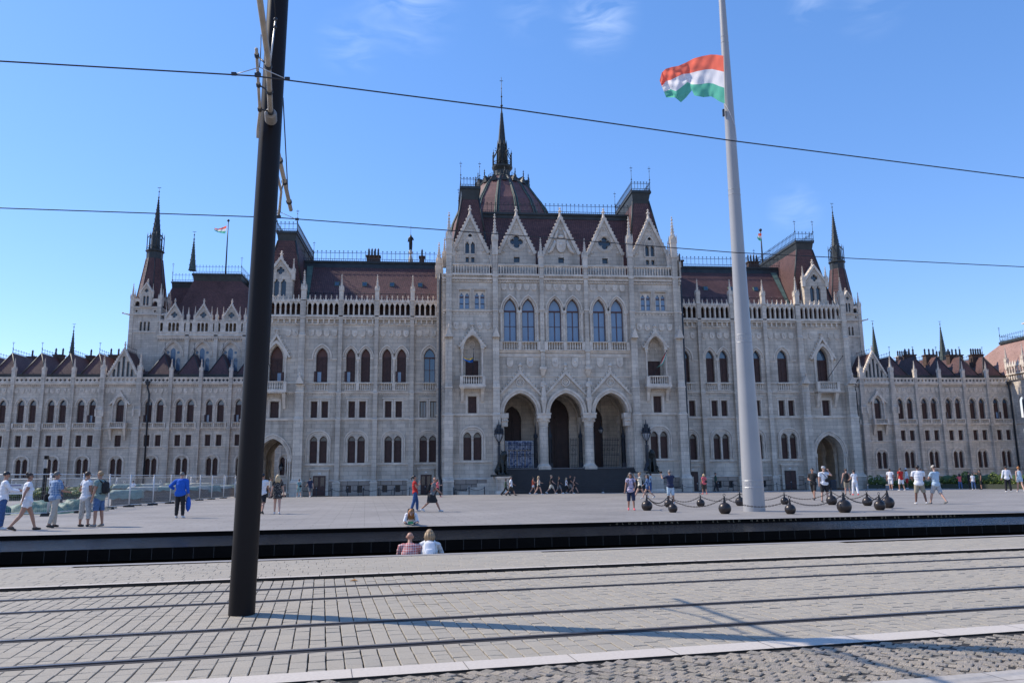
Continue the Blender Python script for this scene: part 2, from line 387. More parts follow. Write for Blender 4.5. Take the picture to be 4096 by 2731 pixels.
def shield(b, cx, z1, w, h, y, seed=0):
    pts = [(cx - w / 2, z1), (cx - w / 2, z1 - h * .5)]
    for i in range(1, 5):
        t = i / 5; pts.append((cx - w / 2 * math.cos(t * math.pi / 2), z1 - h * .5 - h * .5 * math.sin(t * math.pi / 2)))
    pts.append((cx, z1 - h))
    pts += [(2 * cx - x, z) for x, z in pts[:-1][::-1]]
    pts = pts                                    # runs down the left and up the right: counter-clockwise
    b.slab(pts, [], y - .09, y, TRIM)
    inn = [(cx + (x - cx) * .78, z1 - h * .45 + (z - z1 + h * .45) * .78) for x, z in pts]
    rnd = random.Random(seed); k = rnd.choice('barcs')
    if k == 'b':
        for q in (.25, .5, .72): b.box(cx - w * .3 * (1.15 - q * .6), cx + w * .3 * (1.15 - q * .6), y - .13, y - .09, z1 - h * q - .04, z1 - h * q + .03, TRIM)
    elif k == 'a': b.ball((cx, y - .09, z1 - h * .42), w * .24, TRIM, 6, 1, .3, 1.2)
    elif k == 'r': b.box(cx - .03, cx + .03, y - .13, y - .09, z1 - h * .85, z1 - h * .1, TRIM); b.box(cx - w * .3, cx + w * .3, y - .128, y - .09, z1 - h * .4, z1 - h * .32, TRIM)
    elif k == 'c':
        for i in range(3):
            for j in range(3):
                if (i + j) % 2: b.box(cx - w * .33 + i * w * .22, cx - w * .11 + i * w * .22, y - .12, y - .09, z1 - h * .2 - (j + 1) * h * .16, z1 - h * .2 - j * h * .16, TRIM)
    else:
        b.ball((cx - .05, y - .09, z1 - h * .3), w * .14, TRIM, 5, 1, .4, 1); b.tube([(cx - .05, y - .1, z1 - h * .35), (cx + .08, y - .1, z1 - h * .6), (cx - .03, y - .1, z1 - h * .8)], [.06, .05, .02], TRIM, 4)
_sh = [0]
def shields(xs, z1, w, h, y):
    b = BB(); name = 'carved_shield' if len(xs) == 1 else 'carved_shields'
    for x in xs: _sh[0] += 1; shield(b, x, z1, w, h, y, _sh[0])
    return b.build(name)

def ring(b, li, lo, y0, y1, m=TRIM):                 # band between two open outlines given as same-length point lists
    n = len(li); vs = [(p[0], y0, p[1]) for p in li] + [(p[0], y0, p[1]) for p in lo] + [(p[0], y1, p[1]) for p in li] + [(p[0], y1, p[1]) for p in lo]
    fs = []
    for i in range(n - 1):
        fs += [(i, i + n, i + 1 + n, i + 1)[::-1], (n + i, 3 * n + i, 3 * n + i + 1, n + i + 1)[::-1], (i, i + 1, 2 * n + i + 1, 2 * n + i)[::-1]]
    b.add(vs, fs, m)
def archline(cx, w, zs, rise, n=8):                  # open curve from left springing over the apex to the right
    a = w / 2; Rr = (a * a + rise * rise) / (2 * a); c = Rr - a; t1 = math.atan2(rise, c)
    right = [(cx - c + Rr * math.cos(t1 * i / n), zs + Rr * math.sin(t1 * i / n)) for i in range(n + 1)]
    return [(2 * cx - x, z) for x, z in right] + right[::-1][1:]
def hood(b, cx, w, zs, rise, t0, t1, y, out=.1, drop=0.0, m=TRIM):
    li = archline(cx, w + 2 * t0, zs, rise + t0 * 1.05); lo = archline(cx, w + 2 * t1, zs, rise + t1 * 1.1)
    if drop: li = [(li[0][0], zs - drop)] + li + [(li[-1][0], zs - drop)]; lo = [(lo[0][0], zs - drop)] + lo + [(lo[-1][0], zs - drop)]
    ring(b, li, lo, y - out, y, m)

# ---------------- windows: each part = its joinery, children = panes, shutters, stone surround. Kept in local coordinates.
WCACHE = {}
def win_arch(cx, Y, z0, w, zs, rise, style='shutter', d=.42):
    """arched light in a reveal d deep"""
    key = ('a', round(w, 2), round(zs - z0, 2), round(rise, 2), style, d)
    if key not in WCACHE:
        fr = MB(); lo = arch(0, 0, w, zs - z0, rise); li = [(x * .9, .06 + z * .965) for x, z in lo]
        wood = WOOD2 if style in ('glass', 'blue') else WOOD
        fr.poly(lo, [li], wood, lambda a, b_: (a, d - .06, b_))
        ts = zs - z0
        fr.box(-w * .46, w * .46, d - .10, d - .02, ts - .09, ts + .05, wood); fr.box(-.035, .035, d - .09, d - .02, 0, ts - .09, wood)
        if style in ('glass', 'blue'): fr.box(-w * .46, w * .46, d - .07, d - .03, ts * .5 - .02, ts * .5 + .02, wood)
        pn = MB(); sh = None
        g = {'glass': CURTSKY, 'blue': GLASSB, 'shutter': GLASSB, 'shut_all': None, 'dark': GLASSD}[style]
        if style in ('glass', 'blue', 'dark'): pn.poly(lo, [], g, lambda a, b_: (a, d, b_))
        else:
            up = [p for p in lo if p[1] >= ts - 1e-6]
            pn.poly([(-w / 2, ts), (w / 2, ts)] + [p for p in up if abs(p[1] - ts) > 1e-6], [], g or WOOD2, lambda a, b_: (a, d, b_))
            sh = MB(); sh.box(-w / 2, w / 2, d - .03, d, 0, ts, WOOD)
            for k in range(int(ts / .11)):
                for s_ in (-1, 1): sh.box(min(s_ * .05, s_ * w * .44), max(s_ * .05, s_ * w * .44), d - .05, d - .03, .05 + k * .11, .12 + k * .11, WOOD)
        WCACHE[key] = [x.build('x').data if x else None for x in (fr, pn, sh)]
        for o in [o for o in bpy.data.objects if o.name.startswith('x') and o.parent is None and o.type == 'MESH']: bpy.data.objects.remove(o)
    f, p, s_ = WCACHE[key]
    o = inst(f, 'arched_window', PB, at_b(cx, Y, z0)); inst(p, 'pane', o, (0, 0, 0))
    if s_: inst(s_, 'shutter', o, (0, 0, 0))
    if s_ and random.random() < .22:
        k = MB(); q = random.choice((-1, 1)); k.box(q * w * .06, q * w * .40, d - .075, d - .055, .08, (zs - z0) * .42, CURTSKY); k.box(min(q * w * .42, q * w * .62), max(q * w * .42, q * w * .62), -.12, .04, .05, (zs - z0) * .43, WOOD); kk = k.build('open_shutter'); kk.parent = o
    return o
def win_rect(cx, Y, z0, w, h, style='shutter', d=.35, name='square_window'):
    key = ('r', round(w, 2), round(h, 2), style, d)
    if key not in WCACHE:
        fr = MB(); wood = WOOD
        fr.poly(rect(0, 0, w, h), [rect(0, .05, w - .12, h - .1)], wood, lambda a, b_: (a, d - .06, b_)); fr.box(-.03, .03, d - .08, d - .02, .04, h - .04, wood)
        pn = MB(); g = {'shutter': WOOD, 'blue': GLASSB, 'dark': GLASSD}[style]
        pn.poly(rect(0, 0, w, h), [], g, lambda a, b_: (a, d, b_))
        if style == 'shutter':
            for k in range(int(h / .11)): pn.box(-w * .45, w * .45, d - .03, d - .01, .04 + k * .11, .10 + k * .11, WOOD)
        WCACHE[key] = [x.build('x').data for x in (fr, pn)]
        for o in [o for o in bpy.data.objects if o.name.startswith('x') and o.parent is None and o.type == 'MESH']: bpy.data.objects.remove(o)
    f, p = WCACHE[key]
    o = inst(f, name, PB, at_b(cx, Y, z0)); inst(p, 'shutter' if style == 'shutter' else 'pane', o, (0, 0, 0)); return o
def holes_twin(cx, z0, w, gap, zs, rise): return [arch(cx - (w + gap) / 2, z0, w, zs, rise), arch(cx + (w + gap) / 2, z0, w, zs, rise)]
def win_twin(cx, Y, z0, w, gap, zs, rise, style='shutter', tymp=True):
    """two arched lights with a colonnette between them"""
    key = ('t', round(w, 2), round(gap, 2), round(zs - z0, 2), round(rise, 2), style)
    if key not in WCACHE:
        d = .38; ts = zs - z0; fr = MB(); pn = MB(); st = MB()
        for sx in (-1, 1):
            x = sx * (w + gap) / 2; lo = arch(x, 0, w, ts, rise); li = arch(x, .05, w - .12, ts, rise - .06)
            fr.poly(lo, [li], WOOD, lambda a, b_: (a, d - .06, b_)); fr.box(x - w / 2, x + w / 2, d - .09, d - .02, ts - .05, ts + .04, WOOD)
            pn.poly(lo, [], WOOD if style == 'shutter' else GLASSD, lambda a, b_: (a, d, b_))
            if tymp: pn.poly([(x - w / 2 + .05, ts + .04), (x + w / 2 - .05, ts + .04)] + [p for p in arch(x, 0, w - .12, ts, rise - .06) if p[1] > ts + .1], [], BLIND, lambda a, b_: (a, d - .02, b_))
            if style == 'shutter':
                for k in range(int(ts / .11)): pn.box(x - w * .44, x + w * .44, d - .03, d - .01, .04 + k * .11, .10 + k * .11, WOOD)
        st.lathe(0, .05, [(.12, 0), (.12, .1), (.07, .18), (.065, ts - .3), (.12, ts - .12), (.14, ts + .05)], 8, TRIM)
        WCACHE[key] = [x.build('x').data for x in (fr, pn, st)]
        for o in [o for o in bpy.data.objects if o.name.startswith('x') and o.parent is None and o.type == 'MESH']: bpy.data.objects.remove(o)
    f, p, c = WCACHE[key]
    o = inst(f, 'twin_window', PB, at_b(cx, Y, z0)); inst(p, 'shutter' if style == 'shutter' else 'pane', o, (0, 0, 0)); inst(c, 'colonnette', o, (0, 0, 0)); return o
BLIND = mat('dusty_pale_glass', (.16, .155, .14), .3, nscale=5, namt=.35)

def buttress(x, Y, segs, w, cap=None):
    """segs = [(z0,z1,projection,extra width)] stacked with sloped weatherings"""
    b = BB()
    for i, (z0, z1, p, ew) in enumerate(segs):
        ww = w / 2 + ew
        b.box(x - ww, x + ww, Y - p, Y + .05, z0, z1, STONE)
        b.box(x - ww - .04, x + ww + .04, Y - p - .04, Y, z1 - .14, z1 - .02, TRIM)
        if i + 1 < len(segs):
            z0n, _, p2, ew2 = segs[i + 1]
            if z0n > z1: b.frus((x - ww, x + ww, Y - p, Y, z1), (x - w / 2 - ew2, x + w / 2 + ew2, Y - p2, Y, z0n), STONE, cap=False)
    if cap:                                 # little gabled cap in front
        z, h = cap; p = segs[0][2]; ww = w / 2 + .12
        for (z0, hh) in ((z, h),):
            vs = [(x - ww, Y - p - .08, z0), (x + ww, Y - p - .08, z0), (x, Y - p - .08, z0 + hh), (x - ww, Y, z0), (x + ww, Y, z0), (x, Y, z0 + hh)]
            b.add(vs, [(0, 1, 2), (0, 2, 5, 3), (1, 4, 5, 2)], TRIM)
            b.lathe(x, Y - p - .04, [(.05, z0 + hh - .05), (.12, z0 + hh + .08), (.03, z0 + hh + .16), (.09, z0 + hh + .22), (0, z0 + hh + .3)], 5, TRIM)
    return b.build('buttress')

def crocketed(b, pts, y, r=.13, step=.42, m=TRIM, yd=.0):
    for (x0, z0), (x1, z1) in zip(pts, pts[1:]):
        L_ = math.hypot(x1 - x0, z1 - z0); n = max(1, int(L_ / step)); nx, nz = -(z1 - z0) / L_, (x1 - x0) / L_
        if nz < 0: nx, nz = -nx, -nz
        for i in range(n):
            t = (i + .5) / n; x = x0 + (x1 - x0) * t + nx * r * .6; z = z0 + (z1 - z0) * t + nz * r * .6
            b.lathe(x, y + yd, [(r * .3, z - r * 1.0), (r, z), (r * 1.0, z + r * .35), (r * .3, z + r * .9)], 5, m)

def gable(cx, Y, w, z0, zv, za, holes, t=.5, mould=.22, fin=1.2, name='gable', crock=.14):
    b = BB(); h = w / 2
    outer = [(cx - h, z0), (cx + h, z0), (cx + h, zv), (cx, za), (cx - h, zv)]
    b.wall(0, 0, 0, 0, Y, holes, STONE, .35, TRIM, outer=outer)
    for s_ in (-1, 1):                                                           # raking mouldings
        dx, dz = cx - (cx + s_ * h), za - zv; L_ = math.hypot(dx, dz); nx, nz = s_ * dz / L_ * 1.0, abs(dx) / L_
        a = (cx + s_ * h, zv); c = (cx, za)
        vs = []
        for (px, pz) in (a, c):
            for o_, yy in ((-mould, Y - .16), (.10, Y - .16), (.10, Y + t), (-mould, Y + t)):
                vs.append((px + nx * o_ if (px, pz) == a else px, yy, pz + (nz * o_ if (px, pz) == a else o_ * 1.6)))
        b.add(vs, [(0, 1, 5, 4), (1, 2, 6, 5), (2, 3, 7, 6), (3, 0, 4, 7), (0, 3, 2, 1), (4, 5, 6, 7)], TRIM)
        crocketed(b, [(cx + s_ * (h + .02), zv), (cx, za)], Y - .02, crock, .40)
        vs = [(cx + s_ * h, Y + t, z0), (cx + s_ * h, Y, z0), (cx + s_ * h, Y, zv), (cx + s_ * h, Y + t, zv)]
        b.add(vs, [(0, 1, 2, 3)], STONE)
        # dentil row under the moulding
        n = int(L_ / .22)
        for i in range(n):
            q = (i + .5) / n; px = a[0] + (c[0] - a[0]) * q - nx * (mould + .12); pz = a[1] + (c[1] - a[1]) * q - nz * (mould + .12)
            if abs(px - cx) > .12: b.box(px - .045, px + .045, Y - .06, Y + .01, pz - .05, pz + .05, TRIM)
    b.poly(outer, [], STONE, lambda p, q: (p, Y + t, q))
    b.lathe(cx, Y + t * .3, [(.24, za - .35), (.16, za + .1), (.10, za + fin * .45), (.20, za + fin * .52), (.20, za + fin * .60), (.08, za + fin * .66), (.07, za + fin * .8), (.14, za + fin * .86), (0, za + fin)], 6, TRIM, cap=False)
    return b.build(name)

def portal_gable(cx, Y, hw, zb, za, y0=.18, fin=.55, name='portal_gable'):   # applied crocketed gable over an arch
    b = BB()
    for s_ in (-1, 1):
        li = [(cx + s_ * (hw - .22), zb), (cx, za - .42)]; lo = [(cx + s_ * hw, zb), (cx, za)]
        vs = [(p[0], Y - y0, p[1]) for p in li + lo] + [(p[0], Y + .02, p[1]) for p in li + lo]
        b.add(vs, [(0, 1, 3, 2), (2, 3, 7, 6), (0, 4, 5, 1), (0, 2, 6, 4)], TRIM)
        crocketed(b, [lo[0], lo[1]], Y - y0 * .5, .11, .34)
    b.lathe(cx, Y - y0 * .5, [(.10, za - .15), (.16, za + fin * .3), (.08, za + fin * .45), (.22, za + fin * .7), (.10, za + fin)], 6, TRIM)
    return b

# ---------------- CENTRE BLOCK ------------------------------------------------------------
YCB = 77.0
HXC = 12.35
ctr = [(-4.6, 0), (0.0, 0), (4.6, 0)]
b = BB(); holes = []
side = 9.4
# plinth
for s_ in (-1, 1):
    b.box(min(s_ * 7.3, s_ * HXC), max(s_ * 7.3, s_ * HXC), YCB - .18, YCB + .3, GZ - .2, 1.46, RUST)
    b.frus((min(s_ * 7.3, s_ * HXC), max(s_ * 7.3, s_ * HXC), YCB - .24, YCB + .02, 1.46), (min(s_ * 7.3, s_ * HXC), max(s_ * 7.3, s_ * HXC), YCB - .04, YCB + .02, 1.62), TRIM)
wins = []
for s_ in (-1, 1):
    c = s_ * side; hs = holes_twin(c, 3.32, .78, .2, 5.5, .55)
    hs.append(rect(c, 7.92, .84, 1.66))
    b.wall(min(s_ * 7.05, s_ * HXC), max(s_ * 7.05, s_ * HXC), 1.46, 10.3, YCB, hs, STONE)
    win_twin(c, YCB, 3.32, .78, .2, 5.5, .55, tymp=(s_ < 0)); win_rect(c, YCB, 7.92, .84, 1.66)
    # balcony niche
    nw = 1.72
    b.wall(min(s_ * 7.05, s_ * HXC), max(s_ * 7.05, s_ * HXC), 10.3, 18.31, YCB, [arch(c, 10.68, nw, 14.3, 1.42)], STONE, .75)
    b.poly([(c - nw / 2, 10.68), (c + nw / 2, 10.68), (c + nw / 2, 15.8), (c - nw / 2, 15.8)], [rect(c, 10.7, 1.3, 2.57)], STONE, lambda p, q: (p, YCB + .75, q))
    win_rect(c, YCB + .55, 10.7, 1.3, 2.57, d=.35, name='balcony_door')
    hood(b, c, .62, 14.2, .5, 0, .07, YCB + .75, .06)
    ring(b, circ(c, 14.95, .26) + [(c + .26, 14.95)], circ(c, 14.95, .34) + [(c + .34, 14.95)], YCB + .69, YCB + .75)
    # paired small windows
    hs = []
    for q in (-1, 1): hs.append(rect(c + q * .78, 18.45, 1.14, 1.95))
    b.wall(min(s_ * 7.05, s_ * HXC), max(s_ * 7.05, s_ * HXC), 18.31, 22.0, YCB, hs, STONE, .3)
    for q in (-1, 1):
        cc = c + q * .78
        w2 = BB(); w2.poly(rect(cc, 18.45, 1.14, 1.95), [tref(cc - .28, 18.5, .40, 19.72), tref(cc + .28, 18.5, .40, 19.72)], TRIM, lambda p, r_: (p, YCB + .18, r_))
        for k in (-.28, .28):
            w2.poly(rect(cc + k, 18.47, .5, 1.75), [], CURTSKY, lambda p, r_: (p, YCB + .3, r_)); w2.box(cc + k - .2, cc + k + .2, YCB + .2, YCB + .28, 19.66, 19.76, WOOD2); w2.box(cc + k - .2, cc + k + .2, YCB + .2, YCB + .28, 19.02, 19.05, WOOD)
        w2.build('traceried_window')
    # frames of dentils round the pair
    for q in (-1, 1):
        cc = c + q * .78
        for (o_, ii) in ((.64, .58), (.76, .72)):
            b2 = ([(cc - o_, 18.43), (cc - o_, 20.43 + o_ - .57), (cc + o_, 20.43 + o_ - .57), (cc + o_, 18.43)], [(cc - ii, 18.43), (cc - ii, 20.43 + ii - .57), (cc + ii, 20.43 + ii - .57), (cc + ii, 18.43)])
            ring(b, b2[1], b2[0], YCB - .06, YCB)
    dentils(b, c - 1.5, c + 1.5, YCB - .07, YCB, 20.47, 20.56, .14)
# centre three bays above the portals
b.wall(-7.05, 7.05, 12.2, 22.0, YCB, [arch(cx + q * .93, 15.15, 1.3, 18.35, 1.28, 10) for cx, _ in ctr for q in (-1, 1)], STONE, .5)
for cx, _ in ctr:
    for q in (-1, 1):
        o = win_arch(cx + q * .93, YCB, 15.15, 1.3, 18.35, 1.28, 'glass', .5)
# portal wall
pw = 3.3
b.wall(-7.05, 7.05, 7.86, 12.2, YCB, [], STONE, outer=[(-7.05, 12.2)] + [(-7.05, 7.86)] + [p for cx, _ in ctr for p in ([(cx - pw / 2, 7.86)] + archline(cx, pw, 7.9, 2.0, 12)[1:-1] + [(cx + pw / 2, 7.86)])] + [(7.05, 7.86), (7.05, 12.2)])
for cx, _ in ctr:                              # soffit of each arch
    al = archline(cx, pw, 7.9, 2.0, 12); n = len(al)
    b.add([(p[0], YCB, p[1]) for p in al] + [(p[0], YCB + .9, p[1]) for p in al], [(i, i + 1, i + 1 + n, i + n) for i in range(n - 1)], TRIM)
    hood(b, cx, pw, 7.95, 2.0, .0, .18, YCB, .10); hood(b, cx, pw, 7.95, 2.0, .2, .42, YCB, .18)
for s_ in (-1, 1): b.box(min(s_ * 6.25, s_ * 7.1), max(s_ * 6.25, s_ * 7.1), YCB - .02, YCB + 1.6, GZ - .2, 7.86, STONE)
# horizontal mouldings
def course(b, x0, x1, Y, z, h=.16, out=.12, m=TRIM): b.box(x0, x1, Y - out, Y + .02, z - h / 2, z + h / 2, m); b.frus((x0, x1, Y - out * .7, Y + .02, z - h), (x0, x1, Y - out, Y + .02, z - h / 2), m)
for s_ in (-1, 1):
    x0, x1 = min(s_ * 7.2, s_ * HXC), max(s_ * 7.2, s_ * HXC)
    course(b, x0, x1, YCB, 3.22); course(b, x0, x1, YCB, 7.8); course(b, x0, x1, YCB, 18.3, .14)
    dentils(b, x0, x1, YCB - .05, YCB, 17.95, 18.1, .34, duty=.6); dentils(b, x0, x1, YCB - .05, YCB, 10.15, 10.3, .2)
    c = s_ * side
    hood(b, c, 1.76, 5.5, .72, .08, .2, YCB, .07, 2.1); hood(b, c, 1.76, 5.5, .72, .26, .4, YCB, .13, 2.1)
    ring(b, [(c - .5, 7.9), (c - .5, 9.66), (c + .5, 9.66), (c + .5, 7.9)], [(c - .66, 7.9), (c - .66, 9.82), (c + .66, 9.82), (c + .66, 7.9)], YCB - .05, YCB)
course(b, -7, 7, YCB, 14.12, .16, .16); course(b, -7, 7, YCB, 13.78, .22, .07); course(b, -7, 7, YCB, 11.6, .08, .05)
dentils(b, -7, 7, YCB - .06, YCB, 13.7, 13.84, .16)
for cx, _ in ctr:
    for q in (-1, 1): hood(b, cx + q * .93, 1.3, 18.35, 1.28, .06, .13, YCB, .04, 0); hood(b, cx + q * .93, 1.3, 18.35, 1.28, .22, .36, YCB, .12, 0)
    for xx in (cx - 1.86, cx, cx + 1.86):
        b.box(xx - .24, xx + .24, YCB - .1, YCB + .1, 18.1, 18.42, TRIM); b.lathe(xx, YCB - .02, [(.17, 15.15), (.13, 15.35), (.13, 17.9), (.2, 18.1)], 8, TRIM)
# big cornice
for k, (z0, z1, o_) in enumerate(((21.25, 21.42, .10), (21.5, 21.72, .24), (21.88, 22.02, .42))): b.box(-HXC - .05, HXC + .05, YCB - o_, YCB + .02, z0, z1, TRIM)
dentils(b, -HXC, HXC, YCB - .3, YCB, 21.72, 21.88, .16)
for i in range(92):
    x = -HXC + (i + .5) * 2 * HXC / 92; b.ball((x, YCB - .12, 21.36), .085, TRIM, 5, 1, .8, 1.3)
# sides and back
for s_ in (-1, 1):
    b.add([(s_ * HXC, YCB, GZ - .2), (s_ * HXC, YCB + 12, GZ - .2), (s_ * HXC, YCB + 12, 24), (s_ * HXC, YCB, 24)], [(0, 1, 2, 3)], STONE)
    b.box(min(s_ * 12.3, s_ * 12.95), max(s_ * 12.3, s_ * 12.95), 78.4, 79.5, GZ - .2, 22.9, STONE)
    for z in (1.5, 7.8, 10.5, 18.3): b.box(min(s_ * 12.3, s_ * 13.02), max(s_ * 12.3, s_ * 13.02), 78.33, 79.57, z, z + .14, TRIM)
    b.box(min(s_ * 12.3, s_ * 13.2), max(s_ * 12.3, s_ * 13.2), 78.3, 79.6, GZ - .2, 1.5, STONE)
b.box(-HXC, HXC, YCB, 79.2, 21.95, 22.04, TRIM)     # walkway floor
b.build('wall')
for s_ in (-1, 1):
    xs = [s_ * side - 1.6, s_ * side - .76, s_ * side + .76, s_ * side + 1.6]
    shields(xs, 17.05, .56, .72, YCB)
for cx, _ in ctr:
    shields([cx - 1.55 + .775 * i for i in range(5)], 21.12, .52, .68, YCB); [shields([cx + q], 13.5, .66, .98, YCB) for q in (-1.02, 1.02)]
for x, w in ((-11.75, .55), (-7.05, .5), (7.05, .5), (11.75, .55)):
    buttress(x, YCB, [(GZ - .2, 1.4, 1.05, .24), (1.75, 7.75, .85, .14), (7.9, 10.5, .8, .08), (11.0, 15.6, .7, .06), (16.0, 18.35, .42, 0), (18.4, 21.9, .38, 0), (22.0, 24.2, .36, 0)], w, cap=(15.4, 1.0))
for x in (-2.3, 2.3):
    bb = BB()
    bb.box(x - .2, x + .2, YCB - .32, YCB, 12.3, 22.9, STONE)
    bb.frus((x - .12, x + .12, YCB - .2, YCB, 11.6), (x - .3, x + .3, YCB - .5, YCB, 12.3), TRIM)
    bb.box(x - .34, x + .34, YCB - .55, YCB, 12.25, 12.5, TRIM)
    for z in (14.05, 18.3, 21.7, 22.8): bb.box(x - .26, x + .26, YCB - .4, YCB, z, z + .18, TRIM)
    bb.build('buttress')
    pinnacle(x, 77.0, 22.9, .5, 3.2)
for s_ in (-1, 1):
    pinnacle(s_ * 11.75, 76.9, 24.15, .62, 4.5); pinnacle(s_ * 7.05, 76.9, 24.15, .58, 4.4)
    pinnacle(s_ * 12.2, 77.6, 22.9, .45, 3.2); pinnacle(s_ * 12.75, 78.9, 22.4, .6, 3.6); pinnacle(s_ * 11.3, 77.2, 23.0, .4, 3.0); pinnacle(s_ * 7.4, 77.5, 23.0, .35, 2.4); pinnacle(s_ * 12.9, 79.9, 22.4, .45, 2.6)
# balustrades
edges = [-11.4, -7.35, -6.75, -2.55, -2.05, 2.05, 2.55, 6.75, 7.35, 11.4]
for i in range(0, 10, 2):
    bb = BB(); x0, x1 = edges[i], edges[i + 1]
    n = int((x1 - x0) / .275); st = (x1 - x0) / n
    bb.wall(x0, x1, 22.04, 22.98, YCB - .32, [arch(x0 + (k + .5) * st, 22.1, st * .7, 22.72, .16, 3) for k in range(n)], TRIM, .18)
    bb.box(x0, x1, YCB - .42, YCB - .05, 22.95, 23.06, TRIM); bb.box(x0, x1, YCB - .4, YCB - .05, 22.0, 22.09, TRIM)
    bb.wall(x0, x1, 22.04, 22.98, YCB - .14, [arch(x0 + (k + .5) * st, 22.1, st * .7, 22.72, .16, 3) for k in range(n)], TRIM, -.01)
    bb.build('balustrade')
for cx, _ in ctr:
    for q in (-1, 1): bb = BB(); balusters(bb, cx + q * .93 - .78, cx + q * .93 + .78, YCB - .28, 14.2, 15.1, .26); bb.build('balustrade')
    for xx in (cx - 1.92, cx, cx + 1.92): bb = BB(); bb.box(xx - .17, xx + .17, YCB - .3, YCB, 14.2, 15.1, TRIM); bb.build('balustrade_pier')
# gables
YG = 77.95
for cx, kind_ in ((-9.55, 's'), (-4.68, 'q'), (0, 'c'), (4.68, 'q'), (9.55, 's')):
    hs = []
    if kind_ == 's': hs = [tref(cx - .29, 24.55, .40, 25.4), tref(cx + .29, 24.55, .40, 25.4), circ(cx, 26.5, .2), rect(cx - .29, 23.6, .34, .55), rect(cx + .29, 23.6, .34, .55)]
    if kind_ == 'q': hs = [quatre(cx, 25.9, .72), rect(cx, 23.65, .6, .6)]
    if kind_ == 'c': hs = [rect(cx, 23.65, .6, .6)]
    o = gable(cx, YG, 3.95, 22.0, 24.6, 28.75, hs, fin=1.1)
    d = BB()
    for h in hs:
        d.poly(h, [], GLASSD, lambda p, q: (p, YG + .3, q))
    if kind_ == 's': hood(d, cx, 1.08, 25.5, 1.2, 0, .09, YG, .07, 1.0); d.box(cx - .56, cx + .56, YG - .06, YG, 24.38, 24.5, TRIM)
    if kind_ == 'q':
        for rr in (.82, .95): ring(d, circ(cx, 25.9, rr - .05) + [(cx + rr - .05, 25.9)], circ(cx, 25.9, rr + .03) + [(cx + rr + .03, 25.9)], YG - .07, YG)
    for (xx, zz) in ((cx, 27.4), (cx - 1.35, 24.85), (cx + 1.35, 24.85)):
        d.ball((xx, YG - .03, zz), .13, TRIM, 6, 1, .4, 1); ring(d, circ(xx, zz, .15) + [(xx + .15, zz)], circ(xx, zz, .19) + [(xx + .19, zz)], YG - .05, YG)
    w_ = d.build('gable_window')
    if kind_ == 'c':             # carved arms held by two winged figures
        bb = BB(); shield(bb, 0, 26.25, 1.0, 1.5, YG - .14, 3); bb.box(-.45, .45, YG - .2, YG - .05, 24.9, 26.1, TRIM) if False else None
        for k in range(4): bb.box(-.34, .34, YG - .26, YG - .2, 25.05 + k * .27, 25.15 + k * .27, TRIM)
        bb.ball((0, YG - .15, 26.45), .34, TRIM, 8, 1, .5, .6); bb.box(-.03, .03, YG - .2, YG - .1, 26.6, 26.95, TRIM)
        for s_ in (-1, 1):
            bb.tube([(s_ * .62, YG - .12, 26.15), (s_ * .72, YG - .14, 25.6), (s_ * 1.0, YG - .12, 25.0), (s_ * 1.35, YG - .1, 24.65)], [.10, .17, .20, .1], TRIM, 6)
            bb.ball((s_ * .66, YG - .14, 26.3), .13, TRIM, 6)
            bb.tube([(s_ * .6, YG - .1, 26.1), (s_ * .45, YG - .08, 26.9), (s_ * .2, YG - .06, 27.3)], [.16, .14, .03], TRIM, 6)
            bb.tube([(s_ * .7, YG - .12, 25.9), (s_ * .45, YG - .2, 25.75)], [.08, .06], TRIM, 5)
        bb.build('carved_arms')
# roofs of the centre block
b = BB()
b.frus((-12.1, 12.1, 78.55, 98, 22.0), (-8.2, 8.2, 81.9, 94, 30.0), TILE)
b.box(-8.35, 8.35, 81.75, 94.1, 29.75, 30.15, COPPER); b.box(-8.5, 8.5, 81.6, 94.2, 30.15, 30.4, COPPER)
b.box(-8.4, 8.4, 81.8, 82.0, 29.5, 29.75, COPPER)
b.build('roof')
for s_ in (-1, 1):
    b = BB()
    def sx(a, c): return (min(s_ * a, s_ * c), max(s_ * a, s_ * c))
    b.frus((*sx(7.6, 11.95), 78.5, 92, 23.0), (*sx(7.95, 11.0), 79.35, 90, 27.4), TILE, cap=False)
    b.frus((*sx(7.95, 11.0), 79.35, 90, 27.4), (*sx(8.5, 10.3), 80.15, 88, 31.4), TILE)
    b.frus((*sx(8.46, 10.34), 80.1, 88.05, 31.2), (*sx(8.42, 10.38), 80.05, 88.1, 31.5), COPPER)
    b.frus((*sx(8.5, 10.3), 80.15, 88, 31.5), (*sx(8.4, 10.45), 80.0, 88.1, 32.35), COPPER)
    b.box(*sx(8.3, 10.55), 79.9, 88.2, 32.35, 32.6, COPPER)
    for (xa, za, xb, zb) in ((7.62, 23.0, 7.97, 27.4), (7.97, 27.4, 8.5, 31.4), (11.93, 23.0, 10.98, 27.4), (10.98, 27.4, 10.3, 31.4)):
        ya = 78.5 if za < 25 else 79.35; yb = 79.35 if zb < 28 else 80.15
        b.tube([(s_ * xa, ya, za), (s_ * xb, yb, zb)], .11, COPPER, 5)
    b.build('roof_turret')
    c = BB()
    for p, q in (((8.4, 80), (10.45, 80)), ((8.4, 80), (8.4, 88)), ((10.45, 80), (10.45, 88)), ((8.4, 88), (10.45, 88))): cresting(c, (s_ * p[0], p[1]), (s_ * q[0], q[1]), 32.6, 1.0, step=.34)
    for xx, yy in ((8.4, 80), (10.45, 80), (8.4, 88), (10.45, 88)): finial_rod(c, s_ * xx, yy, 32.6, 2.9)
    c.build('roof_cresting')
c = BB(); cresting(c, (-8.4, 82), (8.4, 82), 30.4, 1.15, step=.46); c.build('roof_cresting')
